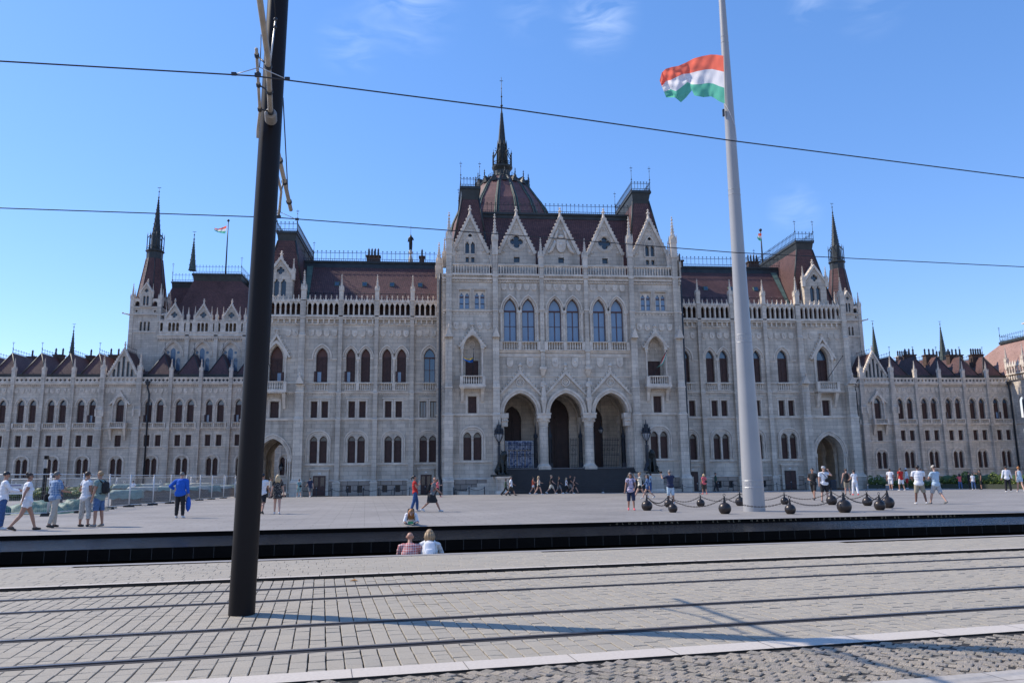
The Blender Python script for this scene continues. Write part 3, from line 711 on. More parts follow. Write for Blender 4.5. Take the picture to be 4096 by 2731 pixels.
# balconies
for s_ in (-1, 1):
    c = s_ * side; bb = BB()
    bb.box(c - 1.3, c + 1.3, YCB - 1.0, YCB, 10.42, 10.66, TRIM); bb.box(c - 1.22, c + 1.22, YCB - .92, YCB, 10.3, 10.42, TRIM); dentils(bb, c - 1.25, c + 1.25, YCB - .97, YCB - .9, 10.3, 10.42, .14)
    for q in (-1, 1):
        bb.frus((c + q * 1.0 - .12, c + q * 1.0 + .12, YCB - .15, YCB, 9.05), (c + q * 1.0 - .15, c + q * 1.0 + .15, YCB - .45, YCB, 9.9), TRIM); bb.frus((c + q * 1.0 - .15, c + q * 1.0 + .15, YCB - .45, YCB, 9.9), (c + q * 1.0 - .18, c + q * 1.0 + .18, YCB - .85, YCB, 10.3), TRIM)
        bb.box(c + q * 1.1 - .15, c + q * 1.1 + .15, YCB - .96, YCB - .66, 10.66, 11.5, TRIM); bb.box(c + q * 1.14 - .05, c + q * 1.14 + .05, YCB - .66, YCB, 11.35, 11.5, TRIM)
        for k in range(3): bb.lathe(c + q * 1.14, YCB - .55 + k * .2, [(.06, 10.66), (.07, 11.0), (.05, 11.35)], 6, TRIM)
        bb.lathe(c + q * 1.02, YCB - .22, [(.13, 11.0), (.085, 11.2), (.085, 13.9), (.14, 14.1), (.16, 14.3)], 8, TRIM); bb.box(c + q * 1.02 - .18, c + q * 1.02 + .18, YCB - .4, YCB, 14.3, 14.45, TRIM)
    balusters(bb, c - .95, c + .95, YCB - .92, 10.66, 11.55, .23)
    hood(bb, c, 1.72, 14.3, 1.42, .02, .30, YCB, .32, 0)
    bb.build('balcony'); g = portal_gable(c, YCB, 1.42, 14.5, 16.45, .36, .45); g.build('niche_gable')

# ---------------- portal: columns, porch, doors, gates, steps
PZ = 2.5
for x in (-2.3, 2.3):
    bb = BB(); Yc = YCB + .25
    bb.box(x - .62, x + .62, Yc - .62, Yc + .62, 2.1, 2.62, STONE); bb.lathe(x, Yc, [(.66, 2.62), (.62, 2.75), (.52, 2.82), (.47, 2.95)], 16, TRIM)
    bb.lathe(x, Yc, [(.47, 2.95), (.45, 6.55)], 20, STONE, True, cap=False)
    bb.lathe(x, Yc, [(.45, 6.55), (.5, 6.62), (.46, 6.7), (.52, 7.0), (.66, 7.3), (.62, 7.36)], 16, TRIM)
    for k in range(8):
        a = k * math.pi / 4; bb.ball((x + .58 * math.cos(a), Yc + .58 * math.sin(a), 7.12), .11, TRIM, 5)
    bb.box(x - .66, x + .66, Yc - .66, Yc + .66, 7.36, 7.86, TRIM); bb.box(x - .72, x + .72, Yc - .72, Yc + .72, 7.74, 7.9, TRIM)
    bb.build('portal_column')
for s_ in (-1, 1):
    bb = BB(); x = s_ * 6.2; bb.box(x - .3, x + .3, YCB - .12, YCB + .8, 6.6, 7.4, TRIM); bb.box(x - .38, x + .38, YCB - .2, YCB + .9, 7.4, 7.9, TRIM)
    for k in range(3): bb.ball((x - .25 + .25 * k, YCB - .14, 7.15), .12, TRIM, 5)
    bb.build('portal_capital')
for cx, _ in ctr: portal_gable(cx, YCB, 2.2, 9.7, 12.2, .2, .7).build('portal_gable')
bb = BB()
for cx, _ in ctr:
    ring(bb, circ(cx, 11.0, .34) + [(cx + .34, 11.0)], circ(cx, 11.0, .44) + [(cx + .44, 11.0)], YCB - .1, YCB)
    for k in range(8): a = k * math.pi / 4; bb.ball((cx + .2 * math.cos(a), YCB - .02, 11.0 + .2 * math.sin(a)), .08, TRIM, 5, 1, .5, 1)
bb.build('portal_roundels')
b = BB()       # porch
b.box(-7.0, 7.0, YCB - .3, 83.2, PZ - .1, PZ, mat('porch_floor', (.12, .12, .125), .6))
b.wall(-7.0, 7.0, PZ, 11.2, 82.6, [arch(-4.9, PZ, 1.9, 7.6, 1.5), arch(-.3, PZ, 3.0, 8.0, 1.9), arch(3.9, PZ, 1.9, 7.6, 1.5)], STONE, .6)
for s_ in (-1, 1):
    b.add([(s_ * 7.0, YCB, PZ), (s_ * 7.0, 82.6, PZ), (s_ * 7.0, 82.6, 11.2), (s_ * 7.0, YCB, 11.2)], [(0, 1, 2, 3)], STONE)
    for k in range(5):
        y = 78.3 + k * .75
        b.lathe(s_ * 6.9, y, [(.08, 3.8), (.06, 4.0), (.06, 5.6), (.1, 5.8)], 6, TRIM)
        if k < 4: b.tube([(s_ * 6.9, y, 5.8), (s_ * 6.9, y + .2, 6.1), (s_ * 6.9, y + .375, 6.2), (s_ * 6.9, y + .55, 6.1), (s_ * 6.9, y + .75, 5.8)], .06, TRIM, 5)
    for z in (3.7, 6.6, 7.6): b.box(min(s_ * 6.85, s_ * 7.0), max(s_ * 6.85, s_ * 7.0), YCB + .5, 82.6, z, z + .12, TRIM)
for cx, _ in ctr:               # barrel of the vault behind every arch, with ribs
    al = archline(cx, 4.3, 7.9, 2.5, 10); n = len(al)
    b.add([(p[0], YCB + .9, p[1]) for p in al] + [(p[0], 82.6, p[1]) for p in al], [(i, i + n, i + 1 + n, i + 1) for i in range(n - 1)], STONE)
    al2 = archline(cx, 4.3, 7.9, 2.5, 10); hood(b, cx, 3.9, 7.9, 2.25, 0, .3, 82.6, .3); hood(b, cx, 3.9, 7.9, 2.25, 0, .3, 80.0, .3)
for x in (-6.6, -2.3, 2.3, 6.6):
    b.lathe(x, 82.45, [(.3, PZ), (.2, PZ + .4), (.2, 6.9), (.34, 7.3), (.34, 7.9)], 10, TRIM)
b.box(-7.0, 7.0, YCB + .1, 83.2, 11.0, 11.3, STONE)
b.build('porch')
for cx, w, zs, rs in ((-4.9, 1.9, 7.6, 1.5), (-.3, 3.0, 8.0, 1.9), (3.9, 1.9, 7.6, 1.5)):
    d = BB(); d.poly(arch(cx, PZ, w, zs, rs), [], DOORW, lambda p, q: (p, 82.95, q))
    for k in range(7):
        z = PZ + .4 + k * .8
        for q in (-.25, .25): d.box(cx + q * w - w * .19, cx + q * w + w * .19, 82.88, 82.95, z, z + .6, DOORW)
    d.box(cx - w / 2, cx + w / 2, 82.84, 82.95, zs - .2, zs, DOORW); d.box(cx - .05, cx + .05, 82.84, 82.95, PZ, zs + rs * .9, DOORW)
    d.build('portal_door')
# steps
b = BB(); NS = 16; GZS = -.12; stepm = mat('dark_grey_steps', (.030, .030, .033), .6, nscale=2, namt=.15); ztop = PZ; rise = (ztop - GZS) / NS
for k in range(NS):
    y1 = YCB + .1 - .28 * k; zt = ztop - rise * k
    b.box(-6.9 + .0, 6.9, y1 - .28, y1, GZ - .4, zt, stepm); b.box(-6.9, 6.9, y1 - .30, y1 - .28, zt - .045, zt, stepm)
b.build('steps')
for s_ in (-1, 1):              # stepped cheek walls beside the stairs, buttress side
    b = BB()
    for k in range(4): b.box(min(s_ * (7.45 + .0), s_ * (10.9 - k * .95)), max(s_ * 7.45, s_ * (10.9 - k * .95)), 75.2 + k * .003, 76.3, GZ - .1 if k == 0 else .35 + (k - 1) * .38, .35 + k * .38, STONE)
    b.build('stair_cheek')

# ---------------- MID SECTIONS and PAVILIONS (both sides) --------------------------------
YM = 81.0
def bay_windows(b, hs, cx, double, s_, Y, lv, style='shutter', sc=1.0, pitch=.76, w2=.94, w1=1.18):
    z0, zs, rise = lv
    if double:
        for q in (-1, 1): hs.append(arch(cx + q * pitch, z0, w2, zs, rise)); win_arch(cx + q * pitch, Y, z0, w2, zs, rise, style)
    else: hs.append(arch(cx, z0, w1, zs, rise + .06)); win_arch(cx, Y, z0, w1, zs, rise + .06, style if not (style == 'shut_all' and s_ < 0 and abs(cx) < 14.5) else 'blue')
for s_ in (-1, 1):
    bays = [(13.68, 13.0, 15.25, False), (17.35, 15.75, 18.95, True), (21.05, 19.45, 22.65, True), (24.75, 23.15, 26.3, False)]
    x0, x1 = (12.3, 32.3) if s_ > 0 else (-32.3, -12.3)
    b = BB(); hs = []; style = 'shutter' if s_ > 0 else 'shut_all'
    for (c0, xa, xb, dbl) in bays:
        c = s_ * c0
        bay_windows(b, hs, c, dbl, s_, YM, (11.47, 14.1, .9), style)
        cc = c + (s_ * .1 if not dbl else 0)
        hs += holes_twin(cc, 3.25, .76, .2, 5.45, .52)
        win_twin(cc, YM, 3.25, .76, .2, 5.45, .52, tymp=(s_ < 0))
        for q in (-1, 1):
            xx = cc + q * .54; hs.append(rect(xx, 7.84, .64, 1.66))
            win_rect(xx, YM, 7.84, .64, 1.66, 'blue' if (s_ < 0 and c0 < 14) else 'shutter')
            ring(b, [(xx - .38, 7.82), (xx - .38, 9.58), (xx + .38, 9.58), (xx + .38, 7.82)], [(xx - .5, 7.82), (xx - .5, 9.7), (xx + .5, 9.7), (xx + .5, 7.82)], YM - .05, YM)
        b.box(cc - 1.15, cc + 1.15, YM - .09, YM, 9.78, 9.88, TRIM)
        hood(b, cc, 1.72, 5.45, .7, .08, .2, YM, .06, 2.1); hood(b, cc, 1.72, 5.45, .7, .26, .38, YM, .12, 2.1)
        if dbl:
            for q in (-1, 1): hood(b, c + q * .76, .94, 14.1, .9, .10, .18, YM, .04, 0); hood(b, c + q * .76, .94, 14.1, .9, .26, .38, YM, .11, 0)
            b.box(c - 1.6, c - 1.25, YM - .07, YM, 13.9, 14.06, TRIM); b.box(c + 1.25, c + 1.6, YM - .07, YM, 13.9, 14.06, TRIM); b.box(c - .2, c + .2, YM - .1, YM + .05, 13.86, 14.1, TRIM); b.lathe(c, YM - .03, [(.13, 11.47), (.1, 11.7), (.1, 13.7), (.16, 13.86)], 8, TRIM)
        else:
            hood(b, c, 1.18, 14.1, .96, .10, .18, YM, .04, 0); hood(b, c, 1.18, 14.1, .96, .28, .42, YM, .11, .2)
            for q in (-1, 1): b.box(c + q * 1.2 - .35, c + q * 1.2 + .35, YM - .07, YM, 13.8, 13.96, TRIM)
    # pavilion
    cp = s_ * 29.35
    hs.append(arch(cp, 11.42, 1.34, 13.95, 1.35)); hs.append(rect(cp, 7.84, .86, 1.66)); win_rect(cp, YM, 7.84, .86, 1.66)
    ring(b, [(cp - .5, 7.82), (cp - .5, 9.6), (cp + .5, 9.6), (cp + .5, 7.82)], [(cp - .64, 7.82), (cp - .64, 9.74), (cp + .64, 9.74), (cp + .64, 7.82)], YM - .05, YM)
    win_arch(cp, YM, 11.42, 1.34, 13.95, 1.35, style, .6)
    gate = arch(cp, GZ, 3.0, 3.75, 2.02, 10); 
    b.wall(min(s_ * 12.3, s_ * 32.3), max(s_ * 12.3, s_ * 32.3), 7.0, 18.4, YM, [h for h in hs if min(p[1] for p in h) > 7], STONE, .45)
    lowh = [h for h in hs if min(p[1] for p in h) < 7]
    b.wall(x0 if s_ > 0 else -27.2, 27.2 if s_ > 0 else x1, 1.45, 7.0, YM, lowh, STONE, .45)
    gx0, gx1 = (27.2, 32.3) if s_ > 0 else (-32.3, -27.2)
    b.wall(0, 0, 0, 0, YM, [], STONE, outer=[(gx0, GZ - .2), (cp - 1.5, GZ - .2)] + archline(cp, 3.0, 3.75, 2.02, 12) + [(cp + 1.5, GZ - .2), (gx1, GZ - .2), (gx1, 7.0), (gx0, 7.0)])
    for (t0, t1, o_) in ((0, .12, .05), (.15, .27, .1), (.32, .46, .16)): hood(b, cp, 3.0, 3.75, 2.02, t0, t1, YM, o_, 0)
    for q in (-1, 1):
        b.box(cp + q * 1.7 - .22, cp + q * 1.7 + .22, YM - .14, YM, 3.45, 3.75, TRIM)
        for k in (1.56, 1.78): b.lathe(cp + q * k, YM - .04, [(.12, .3), (.08, .5), (.08, 3.2), (.13, 3.45)], 7, TRIM)
    # passage through the pavilion and what lies behind it
    al = archline(cp, 3.0, 3.75, 2.02, 12); n = len(al)
    b.add([(p[0], YM, p[1]) for p in [(cp - 1.5, GZ)] + al + [(cp + 1.5, GZ)]] + [(p[0], YM + 1.2, p[1]) for p in [(cp - 1.5, GZ)] + al + [(cp + 1.5, GZ)]], [(i, i + 1, i + n + 3, i + n + 2) for i in range(n + 1)], STONE)
    al = archline(cp, 4.2, 3.75, 2.6, 12)
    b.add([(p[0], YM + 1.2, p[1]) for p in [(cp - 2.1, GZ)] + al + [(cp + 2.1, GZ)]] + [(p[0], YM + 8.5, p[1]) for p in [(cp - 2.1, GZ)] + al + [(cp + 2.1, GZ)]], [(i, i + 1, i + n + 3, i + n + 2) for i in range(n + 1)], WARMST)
    for yy in (YM + 2.5, YM + 5.2, YM + 8.2):
        hood(b, cp, 3.4, 3.75, 2.2, 0, .4, yy, .4)
        for q in (-1, 1): b.lathe(cp + q * 1.85, yy - .2, [(.25, GZ), (.2, .5), (.2, 3.4), (.3, 3.75)], 8, TRIM)
    # rusticated base with cellar gratings
    xa, xb = (x0, 27.2) if s_ > 0 else (-27.2, x1)
    grs = [s_ * 16.8, s_ * 18.1, s_ * 20.6, s_ * 21.7]; dr = [s_ * 24.6, s_ * 13.95]
    gh = [rect(g, .3, .5, .68) for g in grs if True] + [rect(d_, GZ, 1.25 if abs(d_) > 20 else 1.1, 1.75 if abs(d_) > 20 else 2.0) for d_ in dr]
    lo = [h for h in gh]
    base_h = 1.45
    b.wall(xa, xb, GZ - .2, base_h, YM - .12, [h for h in gh if max(p[1] for p in h) < base_h - .01], RUST, .5)
    b.frus((xa, xb, YM - .2, YM, base_h), (xa, xb, YM - .03, YM, base_h + .14), TRIM)
    for d_ in dr:
        w_ = 1.25 if abs(d_) > 20 else 1.1; h_ = 1.95
        b.box(d_ - w_ / 2 - .28, d_ + w_ / 2 + .28, YM - .26, YM, GZ, h_ + .62, STONE); b.box(d_ - w_ / 2 - .36, d_ + w_ / 2 + .36, YM - .34, YM, h_ + .62, h_ + .74, TRIM)
        dentils(b, d_ - w_ / 2 - .2, d_ + w_ / 2 + .2, YM - .31, YM - .26, h_ + .48, h_ + .6, .13)
        o = BB(); o.box(d_ - w_ / 2, d_ + w_ / 2, YM - .285, YM - .25, GZ, GZ + h_, DOORW if s_ > 0 else WOOD)
        for q in (-.25, .25):
            o.box(d_ + q * w_ - w_ * .17, d_ + q * w_ + w_ * .17, YM - .31, YM - .285, .25, .85, WOOD); o.box(d_ + q * w_ - w_ * .15, d_ + q * w_ + w_ * .15, YM - .30, YM - .285, .98, 1.85, GLASSD if s_ < 0 else WOOD)
        o.build('street_door')
        o = BB(); o.box(d_ - .13, d_ + .13, YM - .30, YM - .26, h_ + .2, h_ + .36, mat('white_enamel', (.6, .6, .58), .4)); o.build('number_plate')
    for g in grs:
        o = BB()
        for k in range(5): o.box(g - .2 + k * .1 - .015, g - .2 + k * .1 + .015, YM - .08, YM - .05, .3, .98, IRON)
        for z in (.45, .82): o.box(g - .25, g + .25, YM - .085, YM - .045, z, z + .03, IRON)
        o.build('cellar_grating'); o = BB(); o.box(g - .25, g + .25, YM + .3, YM + .32, .3, .98, GLASSD); o.build('cellar_window')
    # courses
    for (xx0, xx1) in (((12.4, 27.0) if s_ > 0 else (-27.0, -12.4)), ((27.0, 32.3) if s_ > 0 else (-32.3, -27.0))):
        if abs(xx0 + xx1) < 45: course(b, xx0, xx1, YM, 3.15)
        course(b, xx0, xx1, YM, 7.72); course(b, xx0, xx1, YM, 10.46, .14, .14); course(b, xx0, xx1, YM, 11.42, .1, .06); dentils(b, xx0, xx1, YM - .07, YM, 10.2, 10.34, .18)
        # corbel table and ledge
        b.box(xx0, xx1, YM - .12, YM, 17.5, 17.6, TRIM); dentils(b, xx0, xx1, YM - .24, YM, 17.62, 18.05, .55, duty=.28); b.box(xx0, xx1, YM - .3, YM, 18.03, 18.14, TRIM); dentils(b, xx0, xx1, YM - .34, YM - .26, 18.14, 18.24, .15); b.box(xx0, xx1, YM - .42, YM + .3, 18.24, 18.42, TRIM)
    # walkway behind the arcade and its back wall, whose dark colour stands for shade
    b.box(x0, x1, YM - .3, YM + 1.5, 18.3, 18.40, TRIM); b.add([(x0, YM + 1.3, 18.4), (x1, YM + 1.3, 18.4), (x1, YM + 1.3, 20.2), (x0, YM + 1.3, 20.2)], [(0, 1, 2, 3)], WOOD); b.box(x0, x1, YM + .03, YM + 1.4, 19.86, 19.98, COPPER)
    # outer flank and inner court wall
    xo = s_ * 32.3
    b.add([(xo, YM, GZ - .2), (xo, 97, GZ - .2), (xo, 97, 18.4), (xo, YM, 18.4)], [(0, 1, 2, 3)], STONE)
    b.build('wall')
    for (c0, xa_, xb_, dbl) in bays: shields([s_ * (xa_ + (xb_ - xa_) * (i + .5) / 4) for i in range(4)] if dbl or c0 > 20 else [s_ * (xa_ + .3 + i * .75) for i in range(3)], 16.95, .56, .7, YM)
    shields([cp - 1.85, cp - 1.1, cp + 1.1, cp + 1.85], 16.95, .56, .7, YM)
    # arcade bays with gablets
    ab = [(12.5, 15.3), (15.7, 19.0), (19.4, 22.7), (23.1, 26.4), (27.0, 31.7)]
    for (p, q) in ab:
        p, q = (s_ * p, s_ * q) if s_ > 0 else (s_ * q, s_ * p)
        o = BB(); n = round((q - p) / .545); st = (q - p) / n
        o.wall(p, q, 18.42, 20.05, YM - .3, [arch(p + (k + .5) * st, 18.5, st * .72, 19.45, .34, 4) for k in range(n)], TRIM, .3)
        o.wall(p, q, 18.42, 20.05, YM + .02, [arch(p + (k + .5) * st, 18.5, st * .72, 19.45, .34, 4) for k in range(n)], TRIM, -.02)
        o.box(p, q, YM - .34, YM + .06, 20.0, 20.08, TRIM)
        for k in range(n):
            x = p + (k + .5) * st; h = .42
            o.add([(x - st * .46, YM - .36, 19.85), (x + st * .46, YM - .36, 19.85), (x, YM - .36, 19.95 + h), (x - st * .46, YM - .18, 19.85), (x + st * .46, YM - .18, 19.85), (x, YM - .18, 19.95 + h)], [(0, 1, 2), (0, 2, 5, 3), (1, 4, 5, 2), (3, 5, 4)], TRIM)
            o.lathe(x, YM - .27, [(.03, 20.3), (.10, 20.44), (.03, 20.5), (.07, 20.56), (0, 20.64)], 5, TRIM, cap=False); o.lathe(x - st / 2, YM - .3, [(.05, 19.3), (.09, 19.42), (.08, 19.5)], 6, TRIM); o.lathe(x - st / 2, YM - .3, [(.07, 19.85), (.05, 20.1), (0, 20.3)], 4, TRIM, cap=False)
        o.build('arcade')
    for x in (15.5, 19.2, 22.9):
        buttress(s_ * x, YM, [(GZ - .2, 1.35, .62, .14), (1.5, 7.68, .5, .02), (7.8, 10.4, .42, 0), (10.6, 18.3, .36, -.02), (18.3, 20.2, .42, -.02)], .44)
        pinnacle(s_ * x, YM - .18, 20.2, .42, 2.7)
    for x in (26.75, 31.98):
        buttress(s_ * x, YM, [(GZ - .2, 1.4, 1.15, .3), (1.7, 7.65, .95, .16), (7.9, 10.45, .85, .1), (10.5, 11.2, .8, .08), (13.2, 16.4, .55, 0), (16.6, 18.3, .45, -.04), (18.3, 20.2, .45, -.04)], .6, cap=(11.2, .9))
        pinnacle(s_ * x, YM - .2, 20.0, .5, 3.3)
    for xx, yy in ((32.25, 82.3), (32.25, 84.2)): pinnacle(s_ * xx, yy, 18.4, .42, 3.4)
    # balustrades under the windows
    for (c0, xa_, xb_, dbl) in bays:
        c = s_ * c0; o = BB()
        if dbl:
            for q in (-1, 1): balusters(o, c + q * .76 - .56, c + q * .76 + .56, YM - .22, 10.56, 11.4, .22)
            o.box(c - .18, c + .18, YM - .24, YM, 10.56, 11.4, TRIM)
        else: balusters(o, c - .75, c + .75, YM - .22, 10.56, 11.4, .22)
        o.build('balustrade')
    # pavilion balcony + niche gable
    bb = BB(); c = cp
    bb.box(c - 1.3, c + 1.3, YM - .95, YM, 10.36, 10.58, TRIM); dentils(bb, c - 1.25, c + 1.25, YM - .92, YM - .86, 10.24, 10.36, .14)
    for q in (-1, 1):
        bb.frus((c + q * 1.0 - .12, c + q * 1.0 + .12, YM - .15, YM, 8.75), (c + q * 1.0 - .18, c + q * 1.0 + .18, YM - .8, YM, 10.24), TRIM)
        bb.box(c + q * 1.13 - .15, c + q * 1.13 + .15, YM - .92, YM - .6, 10.58, 11.46, TRIM); bb.box(c + q * 1.15 - .05, c + q * 1.15 + .05, YM - .66, YM, 11.3, 11.44, TRIM)
        bb.lathe(c + q * .98, YM - .2, [(.13, 10.9), (.085, 11.1), (.085, 13.6), (.15, 13.95)], 8, TRIM)
    balusters(bb, c - .96, c + .96, YM - .88, 10.58, 11.48, .24); hood(bb, c, 1.7, 13.95, 1.5, .0, .3, YM, .3, 0); bb.build('balcony')
    portal_gable(c, YM, 1.5, 14.0, 16.6, .34, .4).build('niche_gable')
    # drain pipes
    o = BB(); xp = s_ * 12.62; o.tube([(xp, 77.9, 22.3), (xp, 77.7, 21.5), (xp, 77.7, 1.9), (xp - s_ * .2, 77.6, 1.2), (xp - s_ * .2, 77.6, GZ)], .14, IRON, 8); o.build('drain_pipe')
    # roof of the mid section: steep tiles, dark copper top, cresting
    o = BB(); xi, xj = (12.3, 28.5) if s_ > 0 else (-28.5, -12.3)
    o.add([(xi, 82.25, 19.9), (xj, 82.25, 19.9), (xj, 87.2, 25.4), (xi, 87.2, 25.4)], [(0, 1, 2, 3)], TILE)
    o.add([(xi, 96.0, 19.9), (xj, 96.0, 19.9), (xj, 91.6, 25.4), (xi, 91.6, 25.4)], [(3, 2, 1, 0)], TILE)
    o.frus((xi, xj, 87.1, 91.7, 25.3), (xi, xj, 87.25, 91.5, 25.9), COPPER); o.box(xi, xj, 87.15, 91.6, 25.9, 26.08, COPPER)
    o.build('roof')
    o = BB(); cresting(o, (s_ * 12.3, 87.3), (s_ * 28.0, 87.3), 26.08, 1.2, step=.48); o.build('roof_cresting')
    for xx in (14.8, 17.9, 20.9, 23.9):
        t = .52; o = BB(); X_ = s_ * xx; yz = (82.25 + 4.95 * t, 19.9 + 5.5 * t)
        o.frus((X_ - .26, X_ + .26, yz[0] - .22, yz[0] + .3, yz[1] - .2), (X_ - .26, X_ + .26, yz[0] - .1, yz[0] + .4, yz[1] + .3), PATINA); o.add([(X_ - .2, yz[0] - .225, yz[1] - .14), (X_ + .2, yz[0] - .225, yz[1] - .14), (X_ + .2, yz[0] - .115, yz[1] + .24), (X_ - .2, yz[0] - .115, yz[1] + .24)], [(0, 1, 2, 3)], GLASSB)
        o.build('skylight')
    o = BB()
    for k in range(17):
        x = s_ * (12.9 + k * .87); o.tube([(x, 83.4, 21.1), (x, 83.2, 21.55)], .03, IRON, 4)
    o.tube([(s_ * 12.6, 83.3, 21.4), (s_ * 27, 83.3, 21.4)], .025, IRON, 4); o.build('snow_guard')
    # pavilion roof: long steep hip running back, flat copper top
    o = BB()
    def sx(a, c): return (min(s_ * a, s_ * c), max(s_ * a, s_ * c))
    o.frus((*sx(26.9, 32.3), 82.0, 99, 19.2), (*sx(27.35, 31.2), 82.3, 98, 22.5), TILE, cap=False); o.frus((*sx(27.35, 31.2), 82.3, 98, 22.5), (*sx(28.15, 30.0), 82.6, 94, 27.0), TILE)
    o.frus((*sx(28.15, 30.0), 82.6, 94, 27.0), (*sx(28.05, 30.1), 82.45, 94.1, 27.75), COPPER); o.box(*sx(27.98, 30.18), 82.35, 94.2, 27.75, 27.98, COPPER)
    for a_, z_, c_, z2, y_, y2 in ((26.92, 19.2, 27.37, 22.5, 82, 82.3), (27.37, 22.5, 28.15, 27, 82.3, 82.6), (32.28, 19.2, 31.18, 22.5, 82, 82.3), (31.18, 22.5, 30, 27, 82.3, 82.6)): o.tube([(s_ * a_, y_, z_), (s_ * c_, y2, z2)], .1, COPPER, 5)
    o.add([(s_ * 26.9, 82.2, 19.9), (s_ * 26.55, 82.15, 19.9), (s_ * 26.9, 87.1, 25.45), (s_ * 27.6, 87.1, 25.45)], [(0, 1, 2, 3)], PATINA)
    o.build('pavilion_roof')
    o = BB()
    for p, q in (((28.0, 82.4), (30.15, 82.4)), ((28.0, 82.4), (28.0, 94)), ((30.15, 82.4), (30.15, 94)), ((28, 94), (30.15, 94))): cresting(o, (s_ * p[0], p[1]), (s_ * q[0], q[1]), 27.98, 1.0, step=.36)
    for xx, yy in ((28, 82.4), (30.15, 82.4), (28, 94), (30.15, 94)): finial_rod(o, s_ * xx, yy, 27.98, 2.5)
    o.build('roof_cresting')
    gable(cp, YM + .35, 2.6, 20.0, 22.9, 24.75, [tref(cp - .36, 20.6, .52, 21.9), tref(cp + .36, 20.6, .52, 21.9), quatre(cp, 23.35, .44)], .9, .14, .85, 'dormer_gable', .11)
    o = BB(); [o.poly(h, [], GLASSD, lambda p, q: (p, YM + .6, q)) for h in (tref(cp - .36, 20.6, .52, 21.9), tref(cp + .36, 20.6, .52, 21.9), quatre(cp, 23.35, .44))]; o.build('dormer_window')
    o = BB(); o.frus((*sx(29.35 - 1.25, 29.35 + 1.25), YM + .8, 84, 20), (*sx(29.35 - 1.25, 29.35 + 1.25), YM + .8, 84, 22.8), STONE, cap=False); o.add([(cp - 1.35, YM + .4, 22.8), (cp + 1.35, YM + .4, 22.8), (cp, YM + .4, 24.6), (cp - 1.35, 84.5, 22.8), (cp + 1.35, 84.5, 22.8), (cp, 84.5, 24.6)], [(0, 2, 5, 3), (1, 4, 5, 2)], TILE); o.build('dormer_roof')
    for q in (-1, 1): pinnacle(cp + q * 1.35, YM + .35, 22.3, .36, 2.4)
    # chimneys
    for (xx, w_, n_) in (((20.3, 1.5, 4), (14.7, .55, 1)) if s_ < 0 else ((13.2, .7, 1), (16.2, .6, 1), (25.3, 1.3, 4))):
        o = BB(); X_ = s_ * xx; o.box(X_ - w_ / 2, X_ + w_ / 2, 88.0, 88.8, 25.8, 26.95, BRICKC); o.box(X_ - w_ / 2 - .1, X_ + w_ / 2 + .1, 87.9, 88.9, 26.95, 27.1, BRICKC)
        for k in range(n_):
            xk = X_ + (k - (n_ - 1) / 2) * .36; o.lathe(xk, 88.4, [(.11, 27.1), (.1, 27.8), (.13, 27.82), (.0, 28.1)], 8, IRON, cap=False)
        o.build('chimney')
# ---------------- LONG WINGS, further back ------------------------------------------------
YW = 125.0
GREENCU = mat('greenish_black_copper', (.05, .07, .06), .6, nscale=2, namt=.4)
def spike(b, x, y, z, r, h, m, n=8, rod=1.5, rings=None):         # crocketed metal spire
    b.lathe(x, y, [(r, z), (r * .62, z + h * .38), (r * .12, z + h)], n, m, cap=False)
    k = rings or int(h / .42)
    for i in range(k):
        t = i / k; rr = r * (1 - t) + .06
        for a in range(4):
            q = math.pi / 4 + a * math.pi / 2 + (.4 if i % 2 else 0); b.lathe(x + rr * .92 * math.cos(q), y + rr * .92 * math.sin(q), [(.02, z + h * t - .05), (.12, z + h * t + .05), (.02, z + h * t + .14)], 4, m, cap=False)
    b.tube([(x, y, z + h * .97), (x, y, z + h + rod)], [.07, .025], m, 5)
    b.ball((x, y, z + h + rod * .1), .16, m, 6); b.ball((x, y, z + h + rod * .62), .13, m, 6); b.box(x - .3, x + .3, y - .02, y + .02, z + h + rod * .96, z + h + rod, m)

def hip_roof(b, x, w, y0, y1, z0, zt, m=TILE):
    b.add([(x - w / 2, y0, z0), (x + w / 2, y0, z0), (x, y0 + 1.9, zt), (x - w / 2, y1, z0), (x + w / 2, y1, z0), (x, y1, zt)], [(0, 1, 2), (1, 4, 5, 2), (3, 0, 2, 5)], m)
    for q in (-1, 1): b.tube([(x + q * w / 2, y0 - .02, z0), (x, y0 + 1.88, zt)], .09, COPPER, 4)

